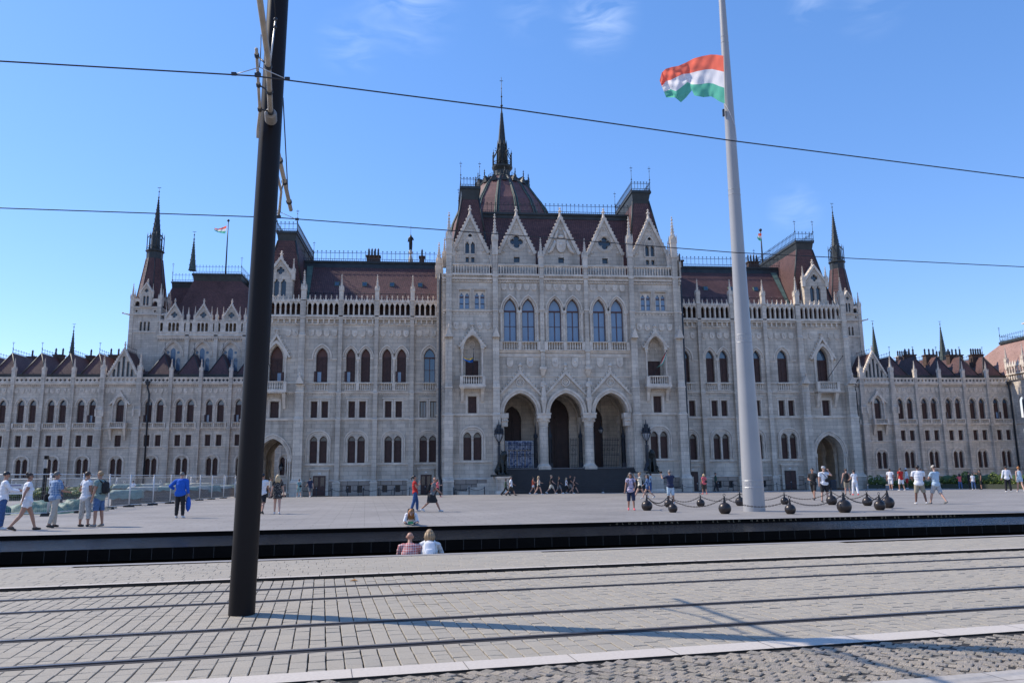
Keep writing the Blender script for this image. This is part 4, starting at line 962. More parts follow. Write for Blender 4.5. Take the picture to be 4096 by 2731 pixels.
for s_ in (-1, 1):
    outer = 90 if s_ < 0 else 85.9
    edges_ = [40.6, 45.0, 49.55, 54.05, 58.7]; bays = [(edges_[i] + edges_[i + 1]) / 2 for i in range(4)]
    bays[3] = 56.35
    gb = (58.7, 64.16); ob = [64.16]
    while ob[-1] < outer - 4: ob.append(ob[-1] + 4.36)
    obays = [(ob[i] + ob[i + 1]) / 2 for i in range(len(ob) - 1)]
    b = BB(); hs = []
    x0, x1 = (32.2, outer) if s_ > 0 else (-outer, -32.2)
    allb = [s_ * c for c in ([36.2] + bays + obays)]
    rail = []
    for i, c in enumerate(allb):
        for q in (-1, 1):
            hs.append(arch(c + q * .86, 10.6, 1.02, 13.25, .85)); hs.append(rect(c + q * .83, 6.95, .8, 1.7))
        hs += holes_twin(c, 2.35, .76, .18, 4.6, .55)
        for q in (-1, 1):
            win_arch(c + q * .86, YW, 10.6, 1.02, 13.25, .85, 'shutter'); win_rect(c + q * .83, YW, 6.95, .8, 1.7)
            hood(b, c + q * .86, 1.02, 13.25, .85, .22, .36, YW, .12, .1)
            xx = c + q * .83; ring(b, [(xx - .46, 6.93), (xx - .46, 8.74), (xx + .46, 8.74), (xx + .46, 6.93)], [(xx - .6, 6.93), (xx - .6, 8.88), (xx + .6, 8.88), (xx + .6, 6.93)], YW - .05, YW)
        win_twin(c, YW, 2.35, .76, .18, 4.6, .55, tymp=False)
        hood(b, c, 1.7, 4.6, .75, .12, .34, YW, .12, 1.8); b.lathe(c, YW - .02, [(.16, 10.6), (.11, 10.9), (.11, 12.9), (.19, 13.1)], 8, TRIM)
        for q in (-1, 1): b.box(c + q * 1.6 - .25, c + q * 1.6 + .25, YW - .08, YW, 13.0, 13.16, TRIM)
        o = BB()
        for q in (-1, 1): balusters(o, c + q * .86 - .72, c + q * .86 + .72, YW - .25, 9.78, 10.52, .26)
        for xx in (c - 1.75, c, c + 1.75): o.box(xx - .14, xx + .14, YW - .27, YW, 9.78, 10.52, TRIM)
        o.build('balustrade')
    cg = s_ * (gb[0] + gb[1]) / 2
    hs += [arch(cg, 10.6, 1.15, 13.25, .95), rect(cg, 6.95, .9, 1.7)] + holes_twin(cg, 2.35, .76, .18, 4.6, .55)
    win_arch(cg, YW, 10.6, 1.15, 13.25, .95, 'shutter'); win_rect(cg, YW, 6.95, .9, 1.7); win_twin(cg, YW, 2.35, .76, .18, 4.6, .55, tymp=False); hood(b, cg, 1.7, 4.6, .75, .12, .34, YW, .12, 1.8)
    b.wall(x0, x1, 1.1, 6.6, YW, [h for h in hs if min(p[1] for p in h) < 5], STONE, .45)
    b.wall(x0, x1, 6.6, 9.6, YW, [h for h in hs if 5 < min(p[1] for p in h) < 9], STONE, .35)
    b.wall(x0, x1, 9.6, 16.7, YW, [h for h in hs if min(p[1] for p in h) > 9], STONE, .45)
    b.box(x0, x1, YW - .15, YW + .1, GZ - .3, 1.05, RUST); b.frus((x0, x1, YW - .22, YW + .02, 1.02), (x0, x1, YW - .04, YW + .02, 1.2), TRIM)
    for z, h_, o_ in ((2.28, .14, .12), (6.86, .14, .12), (9.72, .16, .2), (10.52, .08, .1)): course(b, x0, x1, YW, z, h_, o_)
    dentils(b, x0, x1, YW - .12, YW, 9.4, 9.56, .28); dentils(b, x0, x1, YW - .2, YW, 16.2, 16.42, .3); b.box(x0, x1, YW - .3, YW + .02, 16.42, 16.6, TRIM); b.box(x0, x1, YW - .4, YW + .9, 16.6, 16.74, TRIM)
    b.box(x0, x1, YW + .9, YW + 1.0, 16.7, 18.2, COPPER)
    b.build('wall')
    for c in allb: shields([c - 1.7 + .85 * i for i in range(5)], 15.85, .62, .74, YW)
    shields([cg - 2.0, cg - 1.2, cg + 1.2, cg + 2.0], 15.85, .62, .74, YW)
    # quatrefoil parapet, one panel per bay
    ed = [s_ * e for e in ([32.4, 40.6] + edges_[1:] + ob[1:])]
    ed2 = sorted([s_ * e for e in [32.4, 40.6, 45.0, 49.55, 54.05, 58.7] + ob])
    for p, q in zip(ed2, ed2[1:]):
        o = BB(); blind = abs((p + q) / 2 - cg) < 1; n = max(1, round((q - p - .5) / .62)); st = (q - p - .5) / n
        o.wall(p + .25, q - .25, 16.74, 17.5, YW - .32, [quatre(p + .25 + (k + .5) * st, 17.1, .25, 3) for k in range(n)], TRIM, .16)
        o.box(p + .2, q - .2, YW - .4, YW - .08, 17.46, 17.58, TRIM)
        if blind: o.box(p + .25, q - .25, YW - .16, YW - .12, 16.74, 17.46, TRIM)
        o.build('quatrefoil_parapet')
    bx = [45.0, 49.55, 54.05] + ob[1:]
    for x in bx:
        buttress(s_ * x, YW, [(GZ - .2, 2.2, .6, .06), (2.4, 6.8, .5, .0), (7, 9.6, .45, 0), (9.8, 16.6, .4, -.02), (16.6, 17.6, .45, -.02)], .52)
        pinnacle(s_ * x, YW - .22, 17.6, .5, 2.9)
    for x in gb:
        buttress(s_ * x, YW, [(GZ - .2, 2.2, 1.0, .3), (2.6, 6.8, .9, .2), (7.2, 9.6, .8, .12), (9.8, 12.6, .7, .06), (13, 16.6, .55, 0), (16.6, 17.6, .55, 0)], .75)
        for q in (-.5, .5): pinnacle(s_ * x + q, YW - .7, 11.5, .26, 2.2)
        pinnacle(s_ * x, YW - .3, 17.4, .62, 3.9)
    gable(cg, YW + .1, 4.5, 17.5, 17.9, 22.1, [arch(cg + dx, 17.7, .42, zt, .22) for dx, zt in ((-1.35, 18.7), (-.7, 19.9), (0, 21.0 - .3), (.7, 19.9), (1.35, 18.7))], .5, .2, 1.2)
    o = BB(); [o.poly(arch(cg + dx, 17.7, .42, zt, .22), [], GLASSD, lambda p, q: (p, YW + .4, q)) for dx, zt in ((-1.35, 18.7), (-.7, 19.9), (0, 20.7), (.7, 19.9), (1.35, 18.7))]; o.build('lancet_windows')
    # balcony on the gable bay
    bb = BB(); c = cg
    bb.box(c - 1.35, c + 1.35, YW - .95, YW, 9.62, 9.8, TRIM)
    for q in (-1, 1):
        bb.frus((c + q * 1.05 - .12, c + q * 1.05 + .12, YW - .15, YW, 7.9), (c + q * 1.05 - .2, c + q * 1.05 + .2, YW - .8, YW, 9.6), TRIM); bb.box(c + q * 1.15 - .16, c + q * 1.15 + .16, YW - .92, YW, 9.8, 10.6, TRIM); bb.lathe(c + q * 1.0, YW - .2, [(.14, 10.6), (.09, 10.8), (.09, 13.0), (.16, 13.3)], 7, TRIM)
    balusters(bb, c - .95, c + .95, YW - .88, 9.8, 10.6, .26); hood(bb, c, 1.6, 13.25, 1.3, .0, .32, YW, .3, 0); bb.build('balcony')
    portal_gable(c, YW, 1.6, 13.3, 15.3, .34, .3).build('niche_gable')
    for xp in ((57.4, 41.6) if s_ < 0 else (57.4, 85.3)):
        o = BB(); X_ = s_ * xp; o.tube([(X_, YW - .5, 16.9), (X_, YW - .45, 15.9), (X_ + .25, YW - .3, 15.0), (X_ + .25, YW - .3, GZ)], .13, IRON, 6); o.frus((X_ - .2, X_ + .2, YW - .7, YW - .3, 16.3), (X_ - .35, X_ + .35, YW - .8, YW - .2, 16.9), IRON); o.build('drain_pipe')
    # hipped cross roofs over every bay
    for c in allb[1:]:
        o = BB(); hip_roof(o, c, 3.55, YW + 1.1, 138, 18.15, 21.75); finial_rod(o, c, YW + 3.0, 21.7, 1.9, r=.035); cresting(o, (c, YW + 3.1), (c, 137), 21.75, .7, step=.8); o.build('cross_roof')
    o = BB(); o.add([(cg - 2.3, YW + .6, 17.8), (cg + 2.3, YW + .6, 17.8), (cg, YW + .6, 21.9), (cg - 2.3, 138, 17.8), (cg + 2.3, 138, 17.8), (cg, 138, 21.9)], [(0, 2, 5, 3), (1, 4, 5, 2)], TILE); cresting(o, (cg, YW + 1), (cg, 138), 21.9, .8, step=.8); o.build('cross_roof')
    o = BB(); xa, xb = (32.5, outer + 4) if s_ > 0 else (-outer - 4, -32.5)
    o.add([(xa, YW + 1, 18.15), (xb, YW + 1, 18.15), (xb, 133, 20.0), (xa, 133, 20.0)], [(0, 1, 2, 3)], TILE); o.box(xa, xb, 133, 143, 17, 20.2, TILE); o.add([(xa, 143, 20.2), (xb, 143, 20.2), (xb, 143, 17), (xa, 143, 17)], [(0, 1, 2, 3)], TILE)
    o.build('roof')
    chs = [(66.4, 134, 1.6, 2), (70.6, 135, 1.3, 1), (75.2, 134, 1.5, 2), (80.4, 136, 1.2, 1)] if s_ < 0 else [(65.9, 134, 1.7, 2), (71.6, 130.5, 1.9, 3), (75.4, 130.5, 2.0, 3), (77.8, 142, 2.6, 6), (80.2, 130.5, 2.6, 4), (84.0, 130, 2.2, 5), (86.4, 142, 3.6, 7)]
    for (xx, yy, w_, n_) in chs:
        o = BB(); X_ = s_ * xx; zt_ = 22.3 if yy < 140 else 23.8; o.box(X_ - w_ / 2, X_ + w_ / 2, yy - .5, yy + .5, 19, zt_, BRICKC); o.box(X_ - w_ / 2 - .12, X_ + w_ / 2 + .12, yy - .62, yy + .62, zt_, zt_ + .15, TRIM if yy > 140 else BRICKC)
        for k in range(n_): xk = X_ + (k - (n_ - 1) / 2) * (w_ - .4) / max(1, n_ - 1) if n_ > 1 else X_; o.lathe(xk, yy, [(.16, zt_ + .15), (.14, zt_ + 1.0), (.2, zt_ + 1.03), (0, zt_ + 1.35)], 7, IRON, cap=False)
        o.build('chimney')
for (x, y, z, h) in ((-80.0, 149, 23.5, 5.6), (-53.75, 130.8, 36.3, 5.3), (70.9, 140, 21.5, 7.6), (84.7, 140, 21.5, 7.6)):
    o = BB(); spike(o, x, y, z, .62 if h < 6 else .85, h, GREENCU); o.build('small_spire')

# ---------------- ASSEMBLY HALL with corner tower behind the left wing (and the mirrored pair)
YH = 130.0
for s_ in (-1, 1):
    b = BB(); hx = [46.5 + 4.55 * i for i in range(-3, 3)]     # window centres
    xin, xout = 30.5, 58.3
    x0, x1 = (xin, xout) if s_ > 0 else (-xout, -xin)
    ws = [s_ * x for x in (37.7, 42.2, 46.7, 51.2, 55.8)]
    hs = [arch(w, 15.5, 2.75, 21.7, 2.3, 10) for w in ws]
    b.wall(x0, x1, 12, 25.0, YH, hs, STONE, .6)
    for w in ws:
        hood(b, w, 2.75, 21.7, 2.3, 0, .14, YH, .06, .0); hood(b, w, 2.75, 21.7, 2.3, .2, .4, YH, .14, 0)
        o = BB(); lights = [arch(w - .88, 15.6, .62, 21.1, .35, 5), arch(w, 15.6, .78, 22.5, .6, 5), arch(w + .88, 15.6, .62, 21.1, .35, 5), circ(w - .82, 22.35, .24, 8), circ(w + .82, 22.35, .24, 8)]
        o.poly(arch(w, 15.5, 2.75, 21.7, 2.3, 10), lights, TRIM, lambda p, q: (p, YH + .3, q)); o.poly(arch(w, 15.5, 2.75, 21.7, 2.3, 10), [], HALLG, lambda p, q: (p, YH + .36, q))
        for z in (17.5, 19.3, 21.0): o.box(w - 1.2, w + 1.2, YH + .32, YH + .35, z, z + .06, IRON)
        o.build('tracery_window')
    b.box(x0, x1, YH - .35, YH, 24.6, 25.0, TRIM); dentils(b, x0, x1, YH - .3, YH, 24.3, 24.6, .28); b.box(x0, x1, YH - .5, YH + .2, 24.95, 25.15, TRIM)
    b.add([(x0, YH + 1.4, 25.1), (x1, YH + 1.4, 25.1), (x1, YH + 1.4, 27.4), (x0, YH + 1.4, 27.4)], [(0, 1, 2, 3)], RUST)
    b.box(x0, x1, YH - .35, YH + 1.5, 27.35, 27.5, TRIM)
    b.build('wall')
    for w in ws:
        o = BB(); hh = [arch(w + d_, 25.75, .46, 26.95, .24, 4) for d_ in (-1.9, -.62, 0, .62, 1.9)]
        o.wall(w - 2.25, w + 2.25, 25.1, 27.4, YH - .4, hh, TRIM, .3); o.box(w - 2.25, w + 2.25, YH - .46, YH - .1, 25.5, 25.68, TRIM); dentils(o, w - 2.2, w + 2.2, YH - .44, YH - .3, 27.45, 27.7, .2)
        o.build('arcade')
        gable(w, YH - .38, 2.5, 27.4, 28.2, 30.3, [quatre(w, 28.5, .55)], .4, .12, 1.0, 'gable', .13)
        o = BB(); o.poly(quatre(w, 28.5, .55), [], GLASSD, lambda p, q: (p, YH - .15, q)); o.build('gable_window')
        for q in (-1, 1): pinnacle(w + q * 1.32, YH - .25, 27.0, .34, 3.0)
    for x in (39.9, 44.45, 49.0, 53.55):
        buttress(s_ * x, YH, [(12, 24.6, .4, 0), (24.6, 27.4, .5, 0)], .62); pinnacle(s_ * x, YH - .3, 27.3, .42, 2.5)
    # big hip roof of the hall, stepping up to a flat top with cresting
    o = BB()
    def sx(a, c): return (min(s_ * a, s_ * c), max(s_ * a, s_ * c))
    o.frus((*sx(36.5, 57.4), 131.6, 152, 27), (*sx(46.6, 54.4), 134.0, 150, 35.4), TILE); o.frus((*sx(46.6, 54.4), 134.0, 150, 35.3), (*sx(46.4, 54.6), 133.8, 150, 36.4), COPPER); o.box(*sx(46.3, 54.7), 133.7, 150.1, 36.35, 36.6, COPPER)
    o.frus((*sx(40, 62.0), 135.5, 156, 26), (*sx(42, 59.4), 138.5, 154, 35.2), TILE); o.frus((*sx(42, 59.4), 138.5, 154, 35.1), (*sx(41.9, 59.5), 138.4, 154, 36.1), COPPER); o.box(*sx(41.8, 59.6), 138.3, 154.1, 36.05, 36.25, COPPER)
    o.build('hall_roof')
    o = BB(); cresting(o, (s_ * 46.5, 133.8), (s_ * 54.5, 133.8), 36.6, 1.4, step=.52); cresting(o, (s_ * 46.5, 133.8), (s_ * 46.5, 149), 36.6, 1.4, step=.7); cresting(o, (s_ * 42, 138.4), (s_ * 59.4, 138.4), 36.25, 1.4, step=.55)
    for x, y in ((46.5, 133.8), (54.5, 133.8), (42, 138.4), (59.4, 138.4), (46.5, 148)): finial_rod(o, s_ * x, y, 36.5, 3.2, r=.04)
    o.build('roof_cresting')
    # corner tower
    tx, ty = s_ * 60.55, 132.5; w = 2.3; b = BB()
    fx = lambda dx: tx + dx
    b.wall(tx - w, tx + w, 5, 30.0, ty - w, [arch(tx + d_, 25.9, .34, 27.25, .2, 4) for d_ in (-.62, 0, .62)] + [quatre(tx + d_, 29.2, .22, 3) for d_ in (-1.45, 1.45)], STONE, .4)
    for q in (-1, 1): b.add([(tx + q * w, ty - w, 5), (tx + q * w, ty + w, 5), (tx + q * w, ty + w, 30), (tx + q * w, ty - w, 30)], [(0, 1, 2, 3)], STONE)
    b.poly(rect(tx, 5, 2 * w, 25), [], STONE, lambda p, q: (p, ty + w, q))
    for d_ in (-.62, 0, .62): b.poly(arch(tx + d_, 25.9, .34, 27.25, .2, 4), [], GLASSD, lambda p, q: (p, ty - w + .4, q))
    for z, o_ in ((25.6, .12), (28.55, .2), (29.7, .14)): b.box(tx - w - o_, tx + w + o_, ty - w - o_, ty + w + o_, z, z + .16, TRIM)
    dentils(b, tx - w, tx + w, ty - w - .14, ty - w, 28.3, 28.5, .22)
    for q in (-1, 1):
        for r_ in (-1, 1): b.box(tx + q * (w - .15) - .3, tx + q * (w - .15) + .3, ty + r_ * (w - .15) - .3, ty + r_ * (w - .15) + .3, 5, 30.2, STONE)
    # upper stage with arched openings and central gabled dormer
    for q in (-1, 1):
        b.wall(tx + q * 1.4 - .75, tx + q * 1.4 + .75, 29.85, 31.3, ty - w - .02, [arch(tx + q * 1.4, 29.95, .72, 30.45, .4, 5)], TRIM, .4); b.poly(rect(tx + q * 1.4, 29.9, .9, 1.2), [], VOID, lambda p, r_: (p, ty - w + .38, r_))
    b.build('tower_shaft')
    gable(tx, ty - w - .25, 1.9, 29.85, 32.3, 33.9, [arch(tx - .26, 30.1, .38, 31.5, .22, 4), arch(tx + .26, 30.1, .38, 31.5, .22, 4), quatre(tx, 32.6, .36, 4)], 1.6, .1, .8, 'gable', .1)
    o = BB(); [o.poly(h, [], GLASSD, lambda p, q: (p, ty - w, q)) for h in (arch(tx - .26, 30.1, .38, 31.5, .22, 4), arch(tx + .26, 30.1, .38, 31.5, .22, 4), quatre(tx, 32.6, .36, 4))]; o.build('gable_window')
    for q in (-1, 1):
        pinnacle(tx + q * .98, ty - w - .1, 31.4, .26, 2.4)
        for r_ in (-1, 1): pinnacle(tx + q * 2.2, ty + r_ * 2.2, 29.9, .55, 4.0); pinnacle(tx + q * 2.2, ty + r_ * 1.2, 30.3, .34, 2.9); pinnacle(tx + q * 2.2, ty, 30.3, .34, 2.9)
    b = BB(); b.lathe(tx, ty, [(2.55, 30.0), (1.28, 38.6)], 8, TILE, rot=math.pi / 8); b.build('spire_roof')
    b = BB()
    for k in range(8):
        a = math.pi / 8 + k * math.pi / 4; b.tube([(tx + 2.57 * math.cos(a), ty + 2.57 * math.sin(a), 30), (tx + 1.3 * math.cos(a), ty + 1.3 * math.sin(a), 38.6)], .07, COPPER, 4)
        b.tube([(tx + 1.3 * math.cos(a), ty + 1.3 * math.sin(a), 40.0), (tx + 1.3 * math.cos(a), ty + 1.3 * math.sin(a), 42.6), (tx + 1.3 * math.cos(a), ty + 1.3 * math.sin(a), 43.2)], [.09, .07, .02], COPPER, 5)
        b.tube([(tx + 1.28 * math.cos(a), ty + 1.28 * math.sin(a), 42.2), (tx + .8 * math.cos(a), ty + .8 * math.sin(a), 43.0)], .06, COPPER, 4)
    b.lathe(tx, ty, [(1.28, 38.5), (1.3, 39.7), (1.5, 39.9), (1.5, 40.05), (.8, 40.05)], 8, COPPER, rot=math.pi / 8)
    b.lathe(tx, ty, [(1.38, 40.05), (1.38, 40.15)], 8, COPPER, rot=math.pi / 8); b.lathe(tx, ty, [(1.36, 40.65), (1.4, 40.7), (1.36, 40.78)], 8, COPPER, rot=math.pi / 8, cap=False)
    b.lathe(tx, ty, [(.8, 40.0), (.72, 43.0)], 8, COPPER, rot=math.pi / 8)
    spike(b, tx, ty, 43.0, .72, 6.4, COPPER, rod=2.0); b.build('spire')
    for q in (-1, 1): o = BB(); o.tube([(tx + q * 2.2, ty - 2.2, 28.5), (tx + q * 3.4, ty - 2.5, 28.75)], [.16, .09], TRIM, 6); o.ball((tx + q * 3.5, ty - 2.5, 28.8), .15, TRIM, 6); o.build('gargoyle')

# ---------------- DOME --------------------------------------------------------------------
YD = 147.4
def dome_r(z):
    P = [(40, 11.2), (46, 10.9), (50, 10.1), (53.7, 8.55), (55.6, 7.15), (57.4, 5.95), (58.4, 5.0), (59.4, 3.9), (60.2, 2.85)]
    for (za, ra), (zb, rb) in zip(P, P[1:]):
        if z <= zb: return ra + (rb - ra) * (z - za) / (zb - za)
    return P[-1][1]
b = BB(); NP = 16
prof = [(dome_r(z), z) for z in (40, 43, 46, 48, 50, 52, 53.7, 55.6, 57.4, 58.4, 59.4, 60.2)]
b.lathe(0, YD, prof, NP, DOMETILE, False, rot=math.pi / NP); b.lathe(0, YD, [(13, 20), (13, 38), (12, 40)], 16, STONE); b.build('dome')
b = BB()
for k in range(NP):
    a = math.pi / NP + k * 2 * math.pi / NP
    b.tube([((r + .05) * math.cos(a), YD + (r + .05) * math.sin(a), z) for r, z in prof], [.26] * len(prof), COPPER, 5)
    for q in (-1, 1):
        aa = a + q * .035; b.tube([((r + .1) * math.cos(aa), YD + (r + .1) * math.sin(aa), z) for r, z in prof], [.10] * len(prof), PATINA, 4)
b.build('dome_ribs')
for k in range(NP):                       # small gabled dormers round the dome
    a = k * 2 * math.pi / NP; ca, sa = math.cos(a), math.sin(a)
    if sa > .5: continue
    o = BB(); r0 = 4.7; z0 = 58.2
    def P_(u, v, z): return (ca * (r0 + u) - sa * v, YD + sa * (r0 + u) + ca * v, z)
    o.add([P_(.75, -.55, z0), P_(.75, .55, z0), P_(.75, 0, z0 + 1.5), P_(-.9, -.4, z0 + .4), P_(-.9, .4, z0 + .4), P_(-1.0, 0, z0 + 1.3)], [(0, 1, 2), (0, 2, 5, 3), (1, 4, 5, 2)], COPPER)
    x, y, z = P_(.7, 0, z0 + 1.4); o.tube([(x, y, z), (x, y, z + 1.3)], [.12, .04], COPPER, 5); o.ball((x, y, z + .5), .16, COPPER, 6); o.ball((x, y, z + .95), .13, COPPER, 6)
    for q in (-1, 1):
        for t in (.2, .45, .7): x, y, z = P_(.75, q * .55 * (1 - t), z0 + 1.5 * t + .1); o.ball((x, y, z), .11, COPPER, 5)
    o.build('dome_dormer')
b = BB()
b.lathe(0, YD, [(2.9, 60.0), (2.95, 60.3), (2.0, 60.7), (1.55, 61.2), (1.6, 62.0), (2.05, 62.6), (2.1, 62.9), (1.0, 62.9)], 16, COPPER)
for k in range(28):
    a = k * 2 * math.pi / 28; b.tube([(2.8 * math.cos(a), YD + 2.8 * math.sin(a), 60.3), (2.8 * math.cos(a), YD + 2.8 * math.sin(a), 61.2)], [.08, .03], COPPER, 4); b.ball((2.8 * math.cos(a), YD + 2.8 * math.sin(a), 61.0), .1, COPPER, 5)
for k in range(8):
    a = math.pi / 8 + k * math.pi / 4; ca, sa = math.cos(a), math.sin(a)
    b.tube([(1.95 * ca, YD + 1.95 * sa, 62.9), (1.95 * ca, YD + 1.95 * sa, 65.2), (1.95 * ca, YD + 1.95 * sa, 66.4)], [.13, .12, .02], COPPER, 5); b.ball((1.95 * ca, YD + 1.95 * sa, 65.6), .18, COPPER, 6)
    b.tube([(1.9 * ca, YD + 1.9 * sa, 64.9), (1.45 * ca, YD + 1.45 * sa, 65.6), (1.0 * ca, YD + 1.0 * sa, 66.8)], .09, COPPER, 4)
    b.tube([(1.1 * ca, YD + 1.1 * sa, 62.9), (.95 * ca, YD + .95 * sa, 67.4), (.95 * ca, YD + .95 * sa, 68.6)], [.16, .14, .02], COPPER, 5)
    a2 = a + math.pi / 4
    for z in (63.1, 63.8): b.tube([(1.95 * ca, YD + 1.95 * sa, z), (1.95 * math.cos(a2), YD + 1.95 * math.sin(a2), z)], .07, COPPER, 4)
    b.tube([(1.95 * ca, YD + 1.95 * sa, 63.1), (1.95 * math.cos(a2), YD + 1.95 * math.sin(a2), 63.8)], .05, COPPER, 4); b.tube([(1.95 * ca, YD + 1.95 * sa, 63.8), (1.95 * math.cos(a2), YD + 1.95 * math.sin(a2), 63.1)], .05, COPPER, 4)
    b.tube([(1.3 * ca, YD + 1.3 * sa, 66.6), (1.55 * ca, YD + 1.55 * sa, 66.8)], .07, COPPER, 4)
b.lathe(0, YD, [(.85, 62.9), (.8, 67.5), (.95, 67.7), (.8, 67.9)], 8, COPPER, rot=math.pi / 8)
b.lathe(0, YD, [(.8, 67.8), (.5, 71.5), (.22, 74.3), (.1, 75.4)], 8, COPPER, cap=False)
for i in range(22):
    z = 68.1 + i * .3; r = .8 + (z - 67.8) / 7.6 * -.68
    for k in range(4): a = math.pi / 4 + k * math.pi / 2; b.lathe((r + .05) * math.cos(a), YD + (r + .05) * math.sin(a), [(.03, z - .05), (.12, z + .02), (.03, z + .12)], 4, COPPER, cap=False)
b.tube([(0, YD, 75.2), (0, YD, 82.5)], [.12, .04], COPPER, 6); b.ball((0, YD, 76.2), .28, COPPER, 8); b.ball((0, YD, 78.2), .2, COPPER, 7); b.ball((0, YD, 80.0), .12, COPPER, 6); b.box(-.35, .35, YD - .03, YD + .03, 81.6, 81.7, COPPER)
b.build('dome_lantern')
# plain body joining everything behind the front roofs
b = BB(); b.box(-30, 30, 98, 140, 15, 22.5, TILE); b.frus((-12, 12, 92, 136, 20), (-8, 8, 96, 134, 28), TILE); b.build('rear_roofs')

# ---------------- RIGHT END BLOCK coming forward into the sun -----------------------------
b = BB(); xe = 85.9; LIT = STONE
def fx_(u, z): return (xe, YW - u, z)
def arch_side(u, z0, w, zs, rise): return arch(u, z0, w, zs, rise)
hs = []
for c in (3.2, 7.6, 12.0, 16.4):
    for q in (-1, 1): hs.append(arch(c + q * .86, 10.6, 1.02, 13.25, .85)); hs.append(rect(c + q * .83, 6.95, .8, 1.7))
    hs += holes_twin(c, 2.35, .76, .18, 4.6, .55)
b.poly([(0, GZ), (40, GZ), (40, 18.2), (0, 18.2)], hs, STONE, fx_)
for h in hs: b.poly(h, [], GLASSB if max(p[1] for p in h) > 12 else WOOD, lambda u, z: (xe + .4, YW - u, z))
for z, h_, o_ in ((2.28, .14, .12), (6.86, .14, .12), (9.72, .16, .2), (17.2, .2, .3), (18.1, .2, .6)): b.box(xe - o_, xe, YW - 40, YW, z - h_ / 2, z + h_ / 2, TRIM)
for k in range(70): b.box(xe - .5, xe - .1, YW - k * .56 - .25, YW - k * .56, 17.3, 17.75, TRIM)
for c in (3.2, 7.6, 12.0):
    for q in (-1, 1):
        li = archline(c + q * .86, 1.4, 13.25, 1.1); lo = archline(c + q * .86, 1.75, 13.25, 1.4); n = len(li)
        b.add([(xe - .15, YW - p[0], p[1]) for p in li + lo], [(i, i + 1, i + 1 + n, i + n) for i in range(n - 1)], TRIM)
b.add([(xe, YW - 40, GZ), (xe + 25, YW - 40, GZ), (xe + 25, YW - 40, 18.2), (xe, YW - 40, 18.2)], [(0, 1, 2, 3)], STONE)
b.build('wall')
o = BB()
for k in range(60):                       # white stone arcade along its roof edge
    y = YW - .3 - k * .62; o.box(xe - .5, xe - .3, y - .1, y + .1, 18.2, 19.6, TRIM); o.frus((xe - .55, xe - .25, y - .55, y - .05, 19.6), (xe - .42, xe - .38, y - .32, y - .28, 20.4), TRIM); o.box(xe - .56, xe - .24, y - .6, y + .02, 19.35, 19.62, TRIM)
o.build('arcade')
for k in range(4): pinnacle(xe - .35, YW - .3 - k * 3.9, 19.0, .5, 4.0)
o = BB(); o.frus((xe + .3, xe + 24, YW - 40, YW + 18, 18.0), (xe + 2.6, xe + 20, YW - 36, YW + 4.2, 24.3), LITTILE); o.box(xe + 2.3, xe + 20.2, YW - 36.2, YW + 4.4, 24.2, 24.6, COPPER)
o.build('roof')
o = BB(); cresting(o, (xe + 2.5, YW + 4.2), (xe + 2.5, YW - 30), 24.6, 1.1, step=.5); cresting(o, (xe + 2.5, YW + 4.2), (xe + 18, YW + 4.2), 24.6, 1.1, step=.5); finial_rod(o, xe + 2.5, YW + 4.2, 24.6, 2.8, r=.04); o.build('roof_cresting')
o = BB(); o.frus((xe + 4.0, xe + 6.2, YW - 4.5, YW + .5, 24.4), (xe + 4.3, xe + 5.9, YW - 4.3, YW + .2, 27.2), mat('yellow_stone_stack', (.45, .38, .24), .9, nscale=3, namt=.25)); o.box(xe + 4.0, xe + 6.2, YW - 4.5, YW + .5, 27.2, 27.4, TRIM)
for k in range(9): o.lathe(xe + 4.6, YW - 4.1 + k * .52, [(.16, 27.4), (.14, 28.5), (0, 28.8)], 6, IRON, cap=False)
o.build('chimney')
# ================================================================== ground, street, pool
def struct(o, k='structure'): o['kind'] = k; return o
def sheet(name, pts, z, m, zlow=None):
    b = MB(); b.add([(p[0], p[1], z) for p in pts], [tuple(range(len(pts)))], m)
    if zlow is not None:
        n = len(pts); b.add([(p[0], p[1], z) for p in pts] + [(p[0], p[1], zlow) for p in pts], [(i, i + n, (i + 1) % n + n, (i + 1) % n) for i in range(n)], m)
    return b
def line_pt(p, q, s):           # extend the line p-q, s metres from p
    d = Vector((q[0] - p[0], q[1] - p[1])).normalized(); return (p[0] + d.x * s, p[1] + d.y * s)
TH = R(8.0)
def uv(u, v): return (u * math.cos(TH) - v * math.sin(TH), u * math.sin(TH) + v * math.cos(TH))
PL = ((-13.28, 25.89), (22.95, 29.09)); WL = ((-11.1, 21.71), (19.5, 24.78)); SW = ((-8.59, 16.86), (15.46, 19.68))
EARTH = mat('dry_earth', (.16, .14, .11), .95, nscale=.6, namt=.3)
PLAZA = brickmat('plaza_slabs', (.272, .252, .234), (.245, .228, .213), (.13, .12, .11), 1.2, .6, .012, uv='floor', rot=R(-5), rough=.75, stain=.17, sscale=.22, bump=.05, grime=.12)
GRAN = mat('black_granite', (.004, .0038, .004), .35, spec=.05, nscale=3, namt=.3)
GRJ = mat('granite_joint', (.06, .06, .06), .7)
CURB = mat('pale_granite_kerb', (.52, .46, .395), .75, nscale=30, namt=.10, bump=.15, bscale=120)
SLABM = brickmat('pale_kerb_slabs', (.42, .38, .335), (.385, .35, .31), (.17, .15, .13), 1.1, .8, .008, uv='floor', rot=R(-8), rough=.8, stain=.1, sscale=2, bump=.15)
JOINT_SHADE = mat('dark_joint_and_kerb_shade', (.025, .022, .019), .95, nscale=8, namt=.4)
struct(sheet('ground', [(-2500, -1500), (2500, -1500), (2500, 3500), (-2500, 3500)], -1.25, EARTH).build('ground'))
